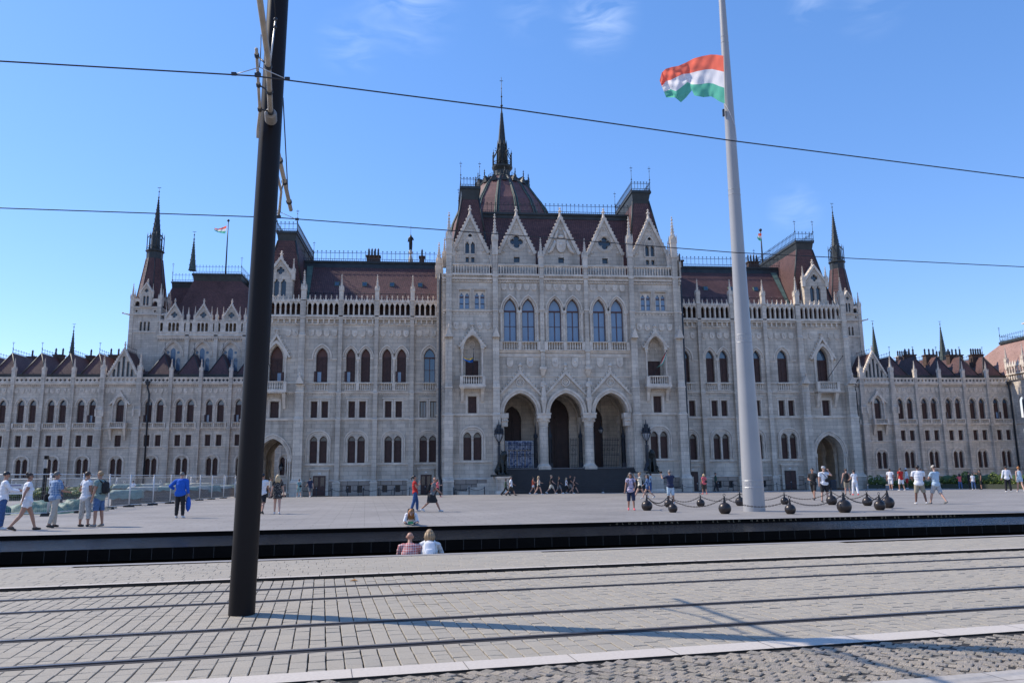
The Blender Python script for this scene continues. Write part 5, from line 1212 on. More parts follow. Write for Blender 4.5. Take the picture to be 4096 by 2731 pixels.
# plaza
PROF = ((45.0, .05), (72.6, .11), (73.4, -.12), (330.0, -.12))       # the plaza swells gently before the road at the palace
def gzp(Y): 
    if Y <= 45: return .05
    for (ya, za), (yb, zb) in zip(PROF, PROF[1:]):
        if Y <= yb: return za + (zb - za) * (Y - ya) / (yb - ya)
    return -.12
def gpp(x, y):
    p = gp(x, y)
    for _ in range(12): p = gp(x, y, gzp(min(p.y, 72.6)))
    return Vector((p.x, p.y, gzp(p.y)))
b = MB(); e0, e1 = line_pt(*PL, -200), line_pt(*PL, 260); rows = [((*e0, .05), (*e1, .05))] + [((-260, Y, z), (260, Y, z)) for Y, z in PROF]
for (a_, b1_), (c_, d_) in zip(rows, rows[1:]): b.add([a_, b1_, d_, c_], [(0, 1, 2, 3)], PLAZA)
struct(b.build('plaza'))
# granite face of the plaza edge, pool bed, water, pool wall with joints
b = MB(); A = line_pt(*PL, -200); B_ = line_pt(*PL, 260)
b.add([(A[0], A[1], -1.2), (B_[0], B_[1], -1.2), (B_[0], B_[1], .05), (A[0], A[1], .05)], [(0, 1, 2, 3)], GRAN); struct(b.build('plaza_edge'))
# thin stone lip on the plaza edge
b = MB(); a2 = (A[0], A[1]); n_ = Vector((-(B_[1] - A[1]), B_[0] - A[0])).normalized()
b.add([(A[0] - n_.x * .02, A[1] - n_.y * .02, .054), (B_[0] - n_.x * .02, B_[1] - n_.y * .02, .054), (B_[0] + n_.x * .3, B_[1] + n_.y * .3, .054), (A[0] + n_.x * .3, A[1] + n_.y * .3, .054)], [(0, 1, 2, 3)], mat('edge_stone', (.29, .27, .255), .6, nscale=5, namt=.1)); struct(b.build('plaza_lip'))
WATER = bpy.data.materials.new('water_film'); WATER.use_nodes = True
nt = WATER.node_tree; N = nt.nodes; L = nt.links; bs = N['Principled BSDF']; bs.inputs['Base Color'].default_value = (.012, .013, .016, 1); bs.inputs['Roughness'].default_value = .08; bs.inputs['Specular IOR Level'].default_value = .6
g_ = N.new('ShaderNodeNewGeometry'); mp_ = N.new('ShaderNodeMapping'); mp_.inputs['Scale'].default_value = (5.0, 12.0, 1); mp_.inputs['Rotation'].default_value = (0, 0, R(-5)); L.new(g_.outputs['Position'], mp_.inputs[0])
n1 = N.new('ShaderNodeTexNoise'); n1.inputs['Scale'].default_value = 1.0; n1.inputs['Detail'].default_value = 5; n1.inputs['Distortion'].default_value = .6; L.new(mp_.outputs[0], n1.inputs['Vector'])
bp_ = N.new('ShaderNodeBump'); bp_.inputs['Strength'].default_value = .55; bp_.inputs['Distance'].default_value = .035; L.new(n1.outputs['Fac'], bp_.inputs['Height']); L.new(bp_.outputs[0], bs.inputs['Normal'])
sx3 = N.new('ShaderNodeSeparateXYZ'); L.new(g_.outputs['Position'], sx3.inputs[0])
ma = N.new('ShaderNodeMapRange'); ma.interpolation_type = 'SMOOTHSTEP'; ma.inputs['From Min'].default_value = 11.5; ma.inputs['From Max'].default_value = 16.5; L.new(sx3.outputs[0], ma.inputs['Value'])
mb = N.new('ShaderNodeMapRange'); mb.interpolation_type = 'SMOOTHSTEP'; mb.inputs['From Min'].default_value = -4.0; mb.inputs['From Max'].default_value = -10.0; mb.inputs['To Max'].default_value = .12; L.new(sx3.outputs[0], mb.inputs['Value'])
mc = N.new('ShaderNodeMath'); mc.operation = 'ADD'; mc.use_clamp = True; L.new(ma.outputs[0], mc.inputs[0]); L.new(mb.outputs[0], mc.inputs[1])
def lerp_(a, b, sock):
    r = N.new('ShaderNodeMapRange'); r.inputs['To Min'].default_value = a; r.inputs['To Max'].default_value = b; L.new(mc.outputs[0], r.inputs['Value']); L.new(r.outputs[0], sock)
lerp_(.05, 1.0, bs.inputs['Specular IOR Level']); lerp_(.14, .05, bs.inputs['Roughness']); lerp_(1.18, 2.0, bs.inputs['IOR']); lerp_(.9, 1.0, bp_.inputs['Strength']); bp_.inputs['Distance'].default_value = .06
WA = line_pt(*WL, -180); WBq = line_pt(*WL, 240)
b = MB(); b.add([(WA[0], WA[1], -.085), (WBq[0], WBq[1], -.085), (B_[0], B_[1], -.085), (A[0], A[1], -.085)], [(0, 1, 2, 3)], WATER); struct(b.build('water'))
b = MB(); b.add([(WA[0], WA[1], -1.2), (WBq[0], WBq[1], -1.2), (WBq[0], WBq[1], -.088), (WA[0], WA[1], -.088)], [(0, 1, 2, 3)], GRAN)
dW = Vector((WL[1][0] - WL[0][0], WL[1][1] - WL[0][1])).normalized(); nW = Vector((-dW.y, dW.x)); slope = nW
for k in range(-20, 90):
    s = k * .52; p = (WL[0][0] + dW.x * s, WL[0][1] + dW.y * s)
    b.add([(p[0], p[1] - .003, -1.2), (p[0] + .008, p[1] - .003, -1.2), (p[0] + .008, p[1] - .003, -.088), (p[0], p[1] - .003, -.088)], [(0, 1, 2, 3)], GRJ)
struct(b.build('pool_wall'))
# pit floor, seat step, sidewalk edge
SA = line_pt(*SW, -180); SB = line_pt(*SW, 240); dS = Vector((SW[1][0] - SW[0][0], SW[1][1] - SW[0][1])).normalized(); nS = Vector((-dS.y, dS.x))
def off(p, n, d): return (p[0] + n.x * d, p[1] + n.y * d)
b = MB(); PITM = mat('pit_paving', (.20, .20, .20), .8, nscale=2, namt=.2)
b.add([(*off(SA, nS, 0), -.9), (*off(SB, nS, 0), -.9), (*off(WBq, nW, 0), -.9), (*off(WA, nW, 0), -.9)], [(0, 1, 2, 3)], PITM)
for d0, d1, z in ((0, .42, -.45),):
    p, q, r, t = off(SA, nS, d0), off(SB, nS, d0), off(SB, nS, d1), off(SA, nS, d1)
    b.add([(*p, z), (*q, z), (*r, z), (*t, z), (*t, -.9), (*r, -.9)], [(0, 1, 2, 3), (3, 2, 5, 4)], CURB)
b.add([(*SA, 0), (*SB, 0), (*SB, -.45), (*SA, -.45)], [(0, 1, 2, 3)], CURB)
struct(b.build('seat_step'))
# sidewalk base + kerb strip at the pit
b = MB(); b.add([(*uv(-200, 14.5), -.03), (*uv(240, 14.5), -.03), (*SB, -.03), (*SA, -.03)], [(0, 1, 2, 3)], JOINT_SHADE)
b.add([(*off(SA, nS, -.28), .002), (*off(SB, nS, -.28), .002), (*SB, .002), (*SA, .002)], [(0, 1, 2, 3)], mat('edge_stone', (.4, .4, .4)))
b.build('sidewalk_bed'); struct(bpy.data.objects['sidewalk_bed'])
def strip(name, v0, v1, z, m, u0=-200, u1=240, low=None):
    b = MB(); P = [uv(u0, v0), uv(u1, v0), uv(u1, v1), uv(u0, v1)]; b.add([(*p, z) for p in P], [(0, 1, 2, 3)], m)
    if low is not None: b.add([(*P[0], low), (*P[1], low), (*P[1], z), (*P[0], z)], [(0, 1, 2, 3)], JOINT_SHADE)  # kerb front faces coloured dark, their shade painted in
    return b
TB = -.045
struct(strip('track_bed', 7.3, 14.5, TB - .035, JOINT_SHADE).build('track_bed'))
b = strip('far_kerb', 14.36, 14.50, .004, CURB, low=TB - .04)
for k in range(-60, 80): p = uv(k * 1.02, 14.36); q = uv(k * 1.02 + .012, 14.36); r = uv(k * 1.02 + .012, 14.50); t = uv(k * 1.02, 14.50); b.add([(*p, .0065), (*q, .0065), (*r, .0065), (*t, .0065)], [(0, 1, 2, 3)], JOINT_SHADE)
struct(b.build('far_kerb'))
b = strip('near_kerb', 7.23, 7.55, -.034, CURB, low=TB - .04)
for k in range(-60, 80): p = uv(k * 1.02 + .3, 7.23); q = uv(k * 1.02 + .306, 7.23); r = uv(k * 1.02 + .306, 7.55); t = uv(k * 1.02 + .3, 7.55); b.add([(*p, -.031), (*q, -.031), (*r, -.031), (*t, -.031)], [(0, 1, 2, 3)], GRJ)
struct(b.build('near_kerb'))
struct(strip('cobble_bed', 5.8, 7.22, -.054, JOINT_SHADE).build('cobble_bed'))
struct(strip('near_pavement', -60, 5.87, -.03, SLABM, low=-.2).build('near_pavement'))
PV = [mat('paver_%d' % i, c, .82, nscale=45, namt=.10, bump=.45, bscale=110) for i, c in enumerate(((.345, .305, .245), (.335, .296, .238), (.355, .313, .25), (.342, .30, .238), (.325, .289, .235)))]
CB = [mat('cobble_%d' % i, c, .85, nscale=40, namt=.16, bump=.9, bscale=70) for i, c in enumerate(((.31, .262, .205), (.265, .23, .182), (.35, .295, .228), (.29, .25, .205)))]
def stone(b, quad, z, m, inset=.006, tilt=.003, h=.03):
    c = (sum(p[0] for p in quad) / 4, sum(p[1] for p in quad) / 4); tx, ty = random.uniform(-tilt, tilt), random.uniform(-tilt, tilt); dz = random.uniform(-tilt, tilt)
    size = max(abs(quad[0][0] - c[0]), abs(quad[0][1] - c[1]), .05)
    low = [(p[0], p[1], z - h) for p in quad]; mid = []; top = []
    for p in quad:
        zz = z + dz + (p[0] - c[0]) / size * tx + (p[1] - c[1]) / size * ty
        mid.append((p[0], p[1], zz - inset * .7)); L_ = math.hypot(p[0] - c[0], p[1] - c[1]); k = 1 - inset * 1.4 / max(L_, .02)
        top.append((c[0] + (p[0] - c[0]) * k, c[1] + (p[1] - c[1]) * k, zz))
    b.add(low + mid + top, [(8, 9, 10, 11)] + [(i, (i + 1) % 4, (i + 1) % 4 + 4, i + 4) for i in range(4)] + [(i + 4, (i + 1) % 4 + 4, (i + 1) % 4 + 8, i + 8) for i in range(4)], m)
def field(name, u0, u1, v0, v1, cw, cl, z, gap=.010, along='v', tilt=.003, ms=PV, cut=None):
    b = MB(); 
    if along == 'v':
        n = int((u1 - u0) / cw)
        for i in range(n):
            ua = u0 + i * cw; v = v0
            first = True
            while v < v1 - .02:
                l = cl * random.uniform(.75, 1.35) * (random.uniform(.3, 1) if first else 1); first = False
                ve = min(v + l, v1); 
                if v1 - ve < .06: ve = v1
                j = lambda: random.uniform(-.002, .002)
                g_ = gap / 2 + random.uniform(0, .003)
                stone(b, [uv(ua + g_ + j(), v + g_ * .8), uv(ua + cw - g_ + j(), v + g_ * .8), uv(ua + cw - g_ + j(), ve - g_ * .8), uv(ua + g_ + j(), ve - g_ * .8)], z, random.choice(ms), tilt=tilt)
                v = ve
    else:
        v = v0; row = 0
        while v < v1 - .02:
            h = random.choice((.18, .22, .30)) * cw / .22; h = min(h, v1 - v); u = u0 - random.random() * cl
            while u < u1:
                l = cl * random.choice((.55, .8, 1.0, 1.25)); 
                q = [uv(u + gap / 2, v + gap / 2), uv(u + l - gap / 2, v + gap / 2), uv(u + l - gap / 2, v + h - gap / 2), uv(u + gap / 2, v + h - gap / 2)]
                if cut is None or all(cut(p) for p in q): stone(b, q, z, random.choice(ms), tilt=tilt * .6)
                u += l
            v += h; row += 1
    return struct(b.build(name))
for (v0, v1) in ((7.56, 8.40), (8.62, 9.82), (10.05, 11.90), (12.12, 13.16), (13.38, 14.33)): field('track_paving', -11, 17, v0, v1, .168, .235, TB)
for (v0, v1) in ((7.56, 8.40), (8.62, 9.82), (10.05, 11.90), (12.12, 13.16), (13.38, 14.33)):
    for (ua, ub) in ((-200, -11), (17, 240)): struct(strip('track_paving_far', v0, v1, TB, brickmat('tp%d%d' % (int(v0), int(ua)), (.395, .375, .35), (.36, .345, .33), (.07, .06, .05), .235, .168, .01, uv='floor', rot=R(-98), bump=.3) if False else PV[0], ua, ub).build('track_paving_far'))
cutf = lambda p: (p[1] - SW[0][1]) * dS.x - (p[0] - SW[0][0]) * dS.y < -.28
field('sidewalk', -14, 22, 14.50, 19.4, .22, .42, 0.0, gap=.007, along='u', tilt=.0015, cut=cutf)
# granite setts in the foreground, laid in loose diagonal rows
b = MB(); ca, sa = math.cos(R(38)), math.sin(R(38)); cs = .108
for i in range(-85, 130):
    for j in range(-95, 95):
        a = (i + random.uniform(-.06, .06)) * cs; c = (j + (.5 if i % 2 else 0) + random.uniform(-.06, .06)) * cs * 1.12
        u, v = a * ca - c * sa + 2, a * sa + c * ca + 6.5
        if not (5.90 < v < 7.17 and -4.5 < u < 10): continue
        hw, hl = cs * random.uniform(.45, .49), cs * 1.12 * random.uniform(.45, .49); r_ = R(38) + random.uniform(-.09, .09); cr, sr = math.cos(r_), math.sin(r_)
        q = [uv(u + x * cr - y * sr, v + x * sr + y * cr) for x, y in ((-hw, -hl), (hw, -hl), (hw, hl), (-hw, hl))]
        stone(b, [(p[0] + random.uniform(-.006, .006), p[1] + random.uniform(-.006, .006)) for p in q], -.045 + random.uniform(-.006, .006), random.choice(CB), inset=.009, tilt=.006, h=.03)
struct(b.build('cobble_setts'))
# rails
STEEL = mat('worn_steel', (.16, .14, .135), .38, .7, nscale=6, namt=.15); RUSTY = mat('rusty_dark_steel', (.020, .014, .012), .75, .0, nscale=9, namt=.4); MORT = mat('rail_mortar', (.28, .25, .215), .85, nscale=14, namt=.15, bump=.3)
for v, nm in ((8.51, 'nearest tram rail, closest to the pale granite kerb'), (9.93, 'second tram rail counted from the foreground kerb'), (12.01, 'third tram rail, first one beyond the black mast'), (13.27, 'farthest tram rail, close under the sidewalk kerb')):
    t = thing('tram_rail', nm + ', dark grooved steel', 'rail', (*uv(0, v), TB), TH, 'tram rails set in the paving')
    o = MB(); o.box(-200, 240, .004, .050, -.03, .008, STEEL); o.build('rail_head', t)
    o = MB(); o.box(-200, 240, -.05, .002, -.03, -.018, RUSTY); o.box(-200, 240, -.098, -.052, -.03, .003, RUSTY); o.box(-200, 240, .052, .092, -.03, .001, RUSTY); o.build('rail_groove', t)
    o = MB(); o.box(-200, 240, -.13, -.10, -.03, -.001, MORT); o.box(-200, 240, .094, .12, -.03, -.001, MORT); o.build('mortar_strip', t)

# inscription cut into the plaza edge
def text_obj(s, name, size, mat_, parent, loc, rot, spacing=1.0, width=None, ext=.002):
    cu = bpy.data.curves.new('t', 'FONT'); cu.body = s; cu.size = size; cu.extrude = ext; cu.space_character = spacing
    o = bpy.data.objects.new('t', cu); COL.objects.link(o)
    dg = bpy.context.evaluated_depsgraph_get(); me = bpy.data.meshes.new_from_object(o.evaluated_get(dg)); bpy.data.objects.remove(o)
    xs = [v.co.x for v in me.vertices]; k = 1.0
    if width and xs:
        k = width / (max(xs) - min(xs))
        for v in me.vertices: v.co.x *= k
    me.materials.clear(); me.materials.append(mat_); o = bpy.data.objects.new(name, me); COL.objects.link(o); o.parent = parent; o.location = loc; o.rotation_euler = rot; return o
GOLD = mat('dull_gilt_lettering', (.30, .22, .13), .6)
def edge_pt(px):           # where the plaza edge line is met by a photo column
    d = pxray(px, 2090); dx, dy = d.x, d.y; p, q = PL; ex, ey = q[0] - p[0], q[1] - p[1]
    t = (p[0] * ey - p[1] * ex) / (dx * ey - dy * ex); return (dx * t, dy * t)
ang = math.atan2(PL[1][1] - PL[0][1], PL[1][0] - PL[0][0])
ins = thing('inscription', 'gilt capital letters carved along the black granite edge of the plaza', 'inscription', (*edge_pt(2440), 0))
p0 = edge_pt(2440)
for s, xa, xb in (('„ÜLDÖZTETÜNK,', 2436, 2752), ('DE', 2783, 2818), ('EL', 2848, 2884), ('NEM', 2908, 2971), ('HAGYATUNK:', 3000, 3222), ('TIPORTATUNK,', 3249, 3502), ('DE', 3524, 3556), ('EL', 3577, 3607), ('NEM', 3631, 3686), ('VESZÜNK.”', 3709, 3868)):
    a, c = edge_pt(xa), edge_pt(xb); w_ = math.hypot(c[0] - a[0], c[1] - a[1]); n_ = len(s)
    cur = 0
    for i, ch in enumerate(s):
        f = (i + .1) / n_; text_obj(ch, 'letter', .115, GOLD, ins, (a[0] + (c[0] - a[0]) * f - p0[0], a[1] + (c[1] - a[1]) * f - .012 - p0[1], -.045), (math.pi / 2, 0, ang))

# ================================================================== tram mast, wires
MAST = mat('anthracite_mast_paint', (.011, .0085, .0085), .45, .0, .16); FIB = mat('weathered_fibreglass', (.33, .29, .24), .6, nscale=6, namt=.2); GALV = mat('galvanised_steel', (.42, .43, .44), .45, .6); WIRE = mat('black_wire', (.02, .022, .028), .5, .2)
mx, my = -2.47, 10.72
t = thing('tram_mast', 'tall anthracite steel mast between the tram tracks carrying the wires', 'mast', (mx, my, TB))
def P(x, y, z): return (x - mx, y - my, z - TB)
o = MB(); o.lathe(0, 0, [(.165, 0), (.158, 4), (.148, 8.5), (.14, 12.5)], 28, MAST, True); o.v = [(x + .0135 * z, y, z) for x, y, z in o.v]; o.build('mast_tube', t)
def collar(o, p, d, r, m=GALV): d = Vector(d).normalized(); p = Vector(p); o.tube([p - d * .03, p + d * .03], r, m, 10)
# near arm: insulator at the mast then a tube rising towards the camera
a0 = yp(622 * 1.7415, 268 * 1.7415, 10.42); a1 = yp(615 * 1.7415, 130 * 1.7415, 8.9); a2 = yp(597 * 1.7415, 2 * 1.7415, 7.9); ex = a2 + (a2 - a1) * .6
o = MB(); o.tube([P(*a0), P(*a1), P(*a2), P(*ex)], .035, FIB, 10); o.build('bracket_arm', t)
o = MB(); d_ = (a1 - a0).normalized()
for k in range(5): o.tube([P(*(a0 - d_ * (.10 - k * .045))), P(*(a0 - d_ * (.075 - k * .045)))], [.085, .07], mat('grey_insulator', (.22, .2, .18), .4), 12)
o.tube([P(*(a0 - d_ * .12)), P(a0.x, 10.7, a0.z - .1)], .03, IRON, 8); o.build('insulator', t)
r0 = yp(592 * 1.7415, 317 * 1.7415, 10.55); r1 = yp(597 * 1.7415, 258 * 1.7415, 10.2); r2 = yp(589 * 1.7415, 112 * 1.7415, 9.2)
o = MB(); o.tube([P(*r0), P(*(r0 + Vector((0, -.02, .1)))), P(*r1), P(*r2)], .02, FIB, 8)
for f in (.05, .45, .9): q = r1.lerp(r2, f); q2 = a0.lerp(a1, f * .9 + .05); o.tube([P(*q), P(*q2)], .012, IRON, 5); collar(o, P(*q), d_, .03, IRON); collar(o, P(*q2), d_, .045, IRON)
o.build('registration_arm', t)
o = MB(); w0 = yp(630 * 1.7415, 0, 10.2); w1 = yp(633 * 1.7415, 45 * 1.7415, 10.3); w2 = yp(617 * 1.7415, 175 * 1.7415, 10.35); w3 = yp(610 * 1.7415, -60, 9.9)
o.tube([P(*w3), P(*w0), P(*w1)], .008, WIRE, 5); o.tube([P(*w1), P(*w2)], .011, GALV, 6); o.ball(P(*w1), .03, IRON, 6); o.ball(P(*(w1 - Vector((0, 0, .12)))), .028, IRON, 6); o.build('stay_wire', t)
# far arm beyond the mast
b0 = yp(632 * 1.7415, 322 * 1.7415, 10.85); b1 = yp(668 * 1.7415, 482 * 1.7415, 13.6)
o = MB(); o.tube([P(*b0), P(*b1)], .035, FIB, 10); d2 = (b1 - b0).normalized()
for f in (.25, .55, .86): collar(o, P(*b0.lerp(b1, f)), d2, .05, IRON)
o.build('bracket_arm', t)
c0 = yp(632 * 1.7415, 380 * 1.7415, 10.95); c1 = yp(646 * 1.7415, 440 * 1.7415, 12.0); c2 = yp(640 * 1.7415, 497 * 1.7415, 12.7)
o = MB(); o.tube([P(*c0), P(*c1), P(*c2)], .02, FIB, 8); o.tube([P(*c1), P(*b0.lerp(b1, .5))], .012, IRON, 5); o.build('registration_arm', t)
o = MB(); o.tube([P(*yp(650 * 1.7415, 225 * 1.7415, 10.85)), P(*b1.lerp(b0, .2))], .009, WIRE, 5); o.build('stay_wire', t)
def wire(name, pts, Ys, label, r):
    P3 = [yp(x * 1.7415, y * 1.7415, Y) for (x, y), Y in zip(pts, Ys)]
    d0 = (P3[0] - P3[1]).normalized(); d1 = (P3[-1] - P3[-2]).normalized(); P3 = [P3[0] + d0 * 40] + P3 + [P3[-1] + d1 * 40]
    o = MB(); o.tube(P3, r, WIRE, 6); w = o.build(name); tag(w, label, 'wire', 'tram contact wires'); return P3
Yw1 = [8.35, 8.75, 9.4, 10.05, 11.1]; Yw2 = [12.15, 12.55, 13.4, 14.2, 15.1]
wire('contact_wire', [(0, 141), (585, 175), (1176, 251), (1685, 324), (2352, 409)], Yw1, 'upper tram wire crossing in front of the sky and the flagpole', .0085)
wire('contact_wire', [(0, 478), (638, 500), (1176, 540), (1685, 580), (2352, 613)], Yw2, 'lower tram wire crossing in front of the palace gables', .0085)
# wire clips with their small yokes
for (cx, cy, Y, sc, lab) in ((592, 175, 8.75, 1.0, 'steel clamp with wire yoke on the upper tram wire beside the mast'), (640, 500, 12.55, .62, 'steel clamp with wire yoke on the lower tram wire beside the mast')):
    c = yp(cx * 1.7415, cy * 1.7415, Y); tt = thing('wire_clamp', lab, 'clamp', tuple(c), 0, 'clamps on the tram wires')
    L_ = yp((cx - 55 * sc) * 1.7415, (cy - 3 * sc) * 1.7415, Y) - c; Rr = yp((cx + 68 * sc) * 1.7415, (cy + 8 * sc) * 1.7415, Y) - c; T_ = yp((cx + 4) * 1.7415, (cy - 20 * sc) * 1.7415, Y) - c
    o = MB(); o.box(-.035, .035, -.015, .015, -.01, .035, IRON); o.ball((0, 0, .03), .03, IRON, 6); o.build('clamp_body', tt)
    for e in ((Rr,) if sc < 1 else (L_, Rr)): o = MB(); o.tube([T_, T_.lerp(e, .5), e], .0055, GALV, 5); o.box(e.x - .028, e.x + .028, -.012, .012, e.z - .008, e.z + .028, IRON); o.build('yoke', tt)
    o = MB(); o.tube([T_, T_ + Vector((.005, 0, .16)), T_ + Vector((.0, .0, .42 * (1 if sc == 1 else .3)))], .006, WIRE, 5); o.build('dropper', tt)

# ================================================================== flagpole and flags
def clothmat(name, col):
    m_ = bpy.data.materials.new(name); m_.use_nodes = True; nt = m_.node_tree; N = nt.nodes; L = nt.links
    b = N['Principled BSDF']; b.inputs['Base Color'].default_value = (*col, 1); b.inputs['Roughness'].default_value = .8
    t_ = N.new('ShaderNodeBsdfTranslucent'); t_.inputs[0].default_value = (*col, 1); mx_ = N.new('ShaderNodeMixShader'); mx_.inputs[0].default_value = .62
    L.new(b.outputs[0], mx_.inputs[1]); L.new(t_.outputs[0], mx_.inputs[2]); L.new(mx_.outputs[0], N['Material Output'].inputs[0]); return m_
FR, FW, FG = clothmat('red_flag_cloth', (.95, .20, .13)), clothmat('white_flag_cloth', (.84, .82, .84)), clothmat('green_flag_cloth', (.14, .52, .38))
POLE = mat('pale_grey_pole_paint', (.34, .335, .335), .32, .0, .5, nscale=.7, namt=.06)
fx0, fy0 = 13.93, 33.7
t = thing('flagpole', 'giant tapering pale grey flagpole standing on the plaza', 'flagpole', (fx0, fy0, .05))
def zf(y): return yp(1700 * 1.7415, y, fy0).z - .05
o = MB(); H_ = 36
prof = [(.47, 0), (.45, 2), (.40, 5), (.355, 8), (.30, 12), (.262, 16), (.215, 20), (.15, 25), (.08, 32), (.04, H_)]
o.lathe(0, 0, prof, 40, POLE, True); o.build('pole_tube', t)
def rad(z):
    for (r0_, z0_), (r1_, z1_) in zip(prof, prof[1:]):
        if z <= z1_: return r0_ + (r1_ - r0_) * (z - z0_) / (z1_ - z0_)
o = MB()
for yy in (1922, 1949, 1341, 1371, 762, 782, 153, 176):
    z = zf(yy); o.lathe(0, 0, [(rad(z) + .004, z - .012), (rad(z) + .012, z), (rad(z) + .004, z + .012)], 32, GALV)
for yy in (1935, 1356):
    z = zf(yy)
    for k in range(24): a = k * math.pi / 12; o.ball((rad(z) * math.cos(a), rad(z) * math.sin(a), z), .018, GALV, 5)
o.build('flange_band', t)
ftx, fbx = yp(2894, 224, fy0), yp(2899, 415, fy0)
o = MB(); o.tube([(rad(19) * -1.0 - .01, -.1, fbx.z - .35), (-.24, -.12, ftx.z + .3), (-.12, -.05, 30)], .008, FW, 5); z = fbx.z - .4; o.box(-.36, -.28, -.14, -.04, z - .35, z, IRON)
o.tube([(-.27, -.15, fbx.z - .1), (-.1, -.28, fbx.z - .6), (.15, -.26, fbx.z - 1.3), (.24, -.12, fbx.z - 2.0)], .01, FW, 5); o.build('halyard', t)
def flag(label, top, bot, Y, amp, seed, n=44, mres=18, name='flag', mats=(FR, FW, FG), edge=None, group=None, wob=1.0):
    """flag hung from a pole: top / bottom edges given as photo outlines from the pole outwards"""
    def ip(c, s):
        s *= len(c) - 1; i = min(int(s), len(c) - 2); f = s - i; f = f * f * (3 - 2 * f) * .35 + f * .65; return (c[i][0] + (c[i + 1][0] - c[i][0]) * f, c[i][1] + (c[i + 1][1] - c[i][1]) * f)
    rnd = random.Random(seed); ph = rnd.random() * 6; V = []
    for i in range(n + 1):
        s = i / n; a, c = ip(top, s), ip(bot, s)
        for j in range(mres + 1):
            q = j / mres; x = a[0] + (c[0] - a[0]) * q; y = a[1] + (c[1] - a[1]) * q
            y_ = Y + amp * (.15 + .85 * s) * (math.sin(9 * s * wob + 2.2 * q + ph) + .5 * math.sin(17 * s * wob - 3 * q + ph * 2) + .35 * math.sin(6 * q + 5 * s) + .3 * math.sin(23 * s + 9 * q) * math.sin(11 * q - 8 * s) + .16 * math.sin(41 * s - 17 * q)) - (amp * 1.2 * math.sin(math.pi * min(1, s)) )
            V.append(yp(x, y, y_))
    o = MB(); base = V[0].copy(); V = [v - base for v in V]
    for k, m_ in enumerate(mats):
        F = [(i * (mres + 1) + j, (i + 1) * (mres + 1) + j, (i + 1) * (mres + 1) + j + 1, i * (mres + 1) + j + 1) for i in range(n) for j in range(mres) if j * len(mats) // mres == k]
        used = sorted({q for f in F for q in f}); mp_ = {q: i for i, q in enumerate(used)}; o.add([V[q] for q in used], [tuple(mp_[q] for q in f) for f in F], m_, True)
    ob = o.build(name); ob.location = base; tag(ob, label, 'flag', group); return ob
fz = lambda pts: [(2500 + x * .3827, y * .3827) for x, y in pts]
flag('large red, white and green tricolour flag flying at half height on the giant flagpole',
     fz([(1028, 585), (960, 575), (900, 572), (810, 588), (720, 612), (640, 655), (560, 690), (480, 705), (425, 722), (385, 760), (362, 845)]),
     fz([(1043, 1086), (985, 1062), (935, 1028), (900, 1010), (820, 1018), (725, 1000), (700, 945), (640, 1020), (585, 1072), (525, 1022), (430, 1020)]), fy0 - .25, .26, 3, 70, 30)
def roof_flag(label, xb, yb, xt, yt, Y, top, bot, poler, nm):
    a, c = yp(xb, yb, Y), yp(xt, yt, Y); tt = thing('roof_flagpole', nm, 'flagpole', tuple(a), 0, 'flagpoles standing on the palace roofs')
    o = MB(); o.tube([(0, 0, -1.0), (0, 0, (c - a).z)], [poler * 1.3, poler * .7], IRON, 7); o.build('pole_tube', tt); o = MB(); o.ball((0, 0, (c - a).z), poler * 2.2, IRON, 7); o.build('pole_ball', tt)
    flag(label, top, bot, Y - .05, .12, 5, 22, 9, group='small tricolour flags on the palace roofs')
k_ = .3763
roof_flag('small tricolour flag streaming left above the hall roof behind the black mast', 480 + 1125 * k_, 750 + 865 * k_, 480 + 1148 * k_, 750 + 352 * k_, 133.9,
          [(480 + x * k_, 750 + y * k_) for x, y in ((1134, 405), (1090, 425), (1045, 440), (1004, 430))], [(480 + x * k_, 750 + y * k_) for x, y in ((1120, 491), (1080, 486), (1035, 474), (1000, 455))], .11, 'dark flagpole on the hall roof left of the black mast')
k_ = .3827
roof_flag('small tricolour flag drooping beside the pavilion roof right of the flagpole', 2600 + 1176 * k_, 800 + 625 * k_, 2600 + 1161 * k_, 800 + 315 * k_, 99.0,
          [(2600 + x * k_, 800 + y * k_) for x, y in ((1166, 352), (1150, 350), (1134, 348))], [(2600 + x * k_, 800 + y * k_) for x, y in ((1163, 432), (1140, 424), (1119, 400))], .10, 'dark flagpole among chimneys right of the giant flagpole')
# flags and staffs leaning from the balconies
def staff(label, a, b_, r=.035):
    a, b_ = Vector(a), Vector(b_); o = MB(); d = b_ - a; o.tube([(0, 0, 0), d], [r, r * .8], IRON, 7); o.ball(d, r * 2, IRON, 6); ob = o.build('flag_staff'); ob.location = a; tag(ob, label, 'flagstaff', 'staffs leaning from the balconies'); return ob
FBLUE, FGOLD = clothmat('blue_flag_cloth', (.02, .12, .42)), clothmat('gold_flag_cloth', (.6, .42, .04))
A1, A2 = yp(1750 + 316 * .4464, 1350 + 335 * .4464, 76.3), yp(1750 + 326 * .4464, 1350 + 100 * .4464, 74.6)
staff('thin dark staff on the left balcony of the centre block', A1, A2)
qf = lambda pts: [(1750 + x * .4464, 1350 + y * .4464) for x, y in pts]
flag('pale blue and gold flag wrapped low on the left balcony staff', qf([(324, 110), (320, 175), (290, 192), (255, 188), (228, 172)]), qf([(316, 190), (318, 222), (290, 224), (250, 208), (230, 192)]), 74.9, .05, 8, 16, 6, mats=(FGOLD, FBLUE, FBLUE))
B1, B2 = yp(1750 + 1935 * .4464, 1350 + 335 * .4464, 76.3), yp(1750 + 2053 * .4464, 1350 + 120 * .4464, 74.6)
staff('thin dark staff on the right balcony of the centre block', B1, B2)
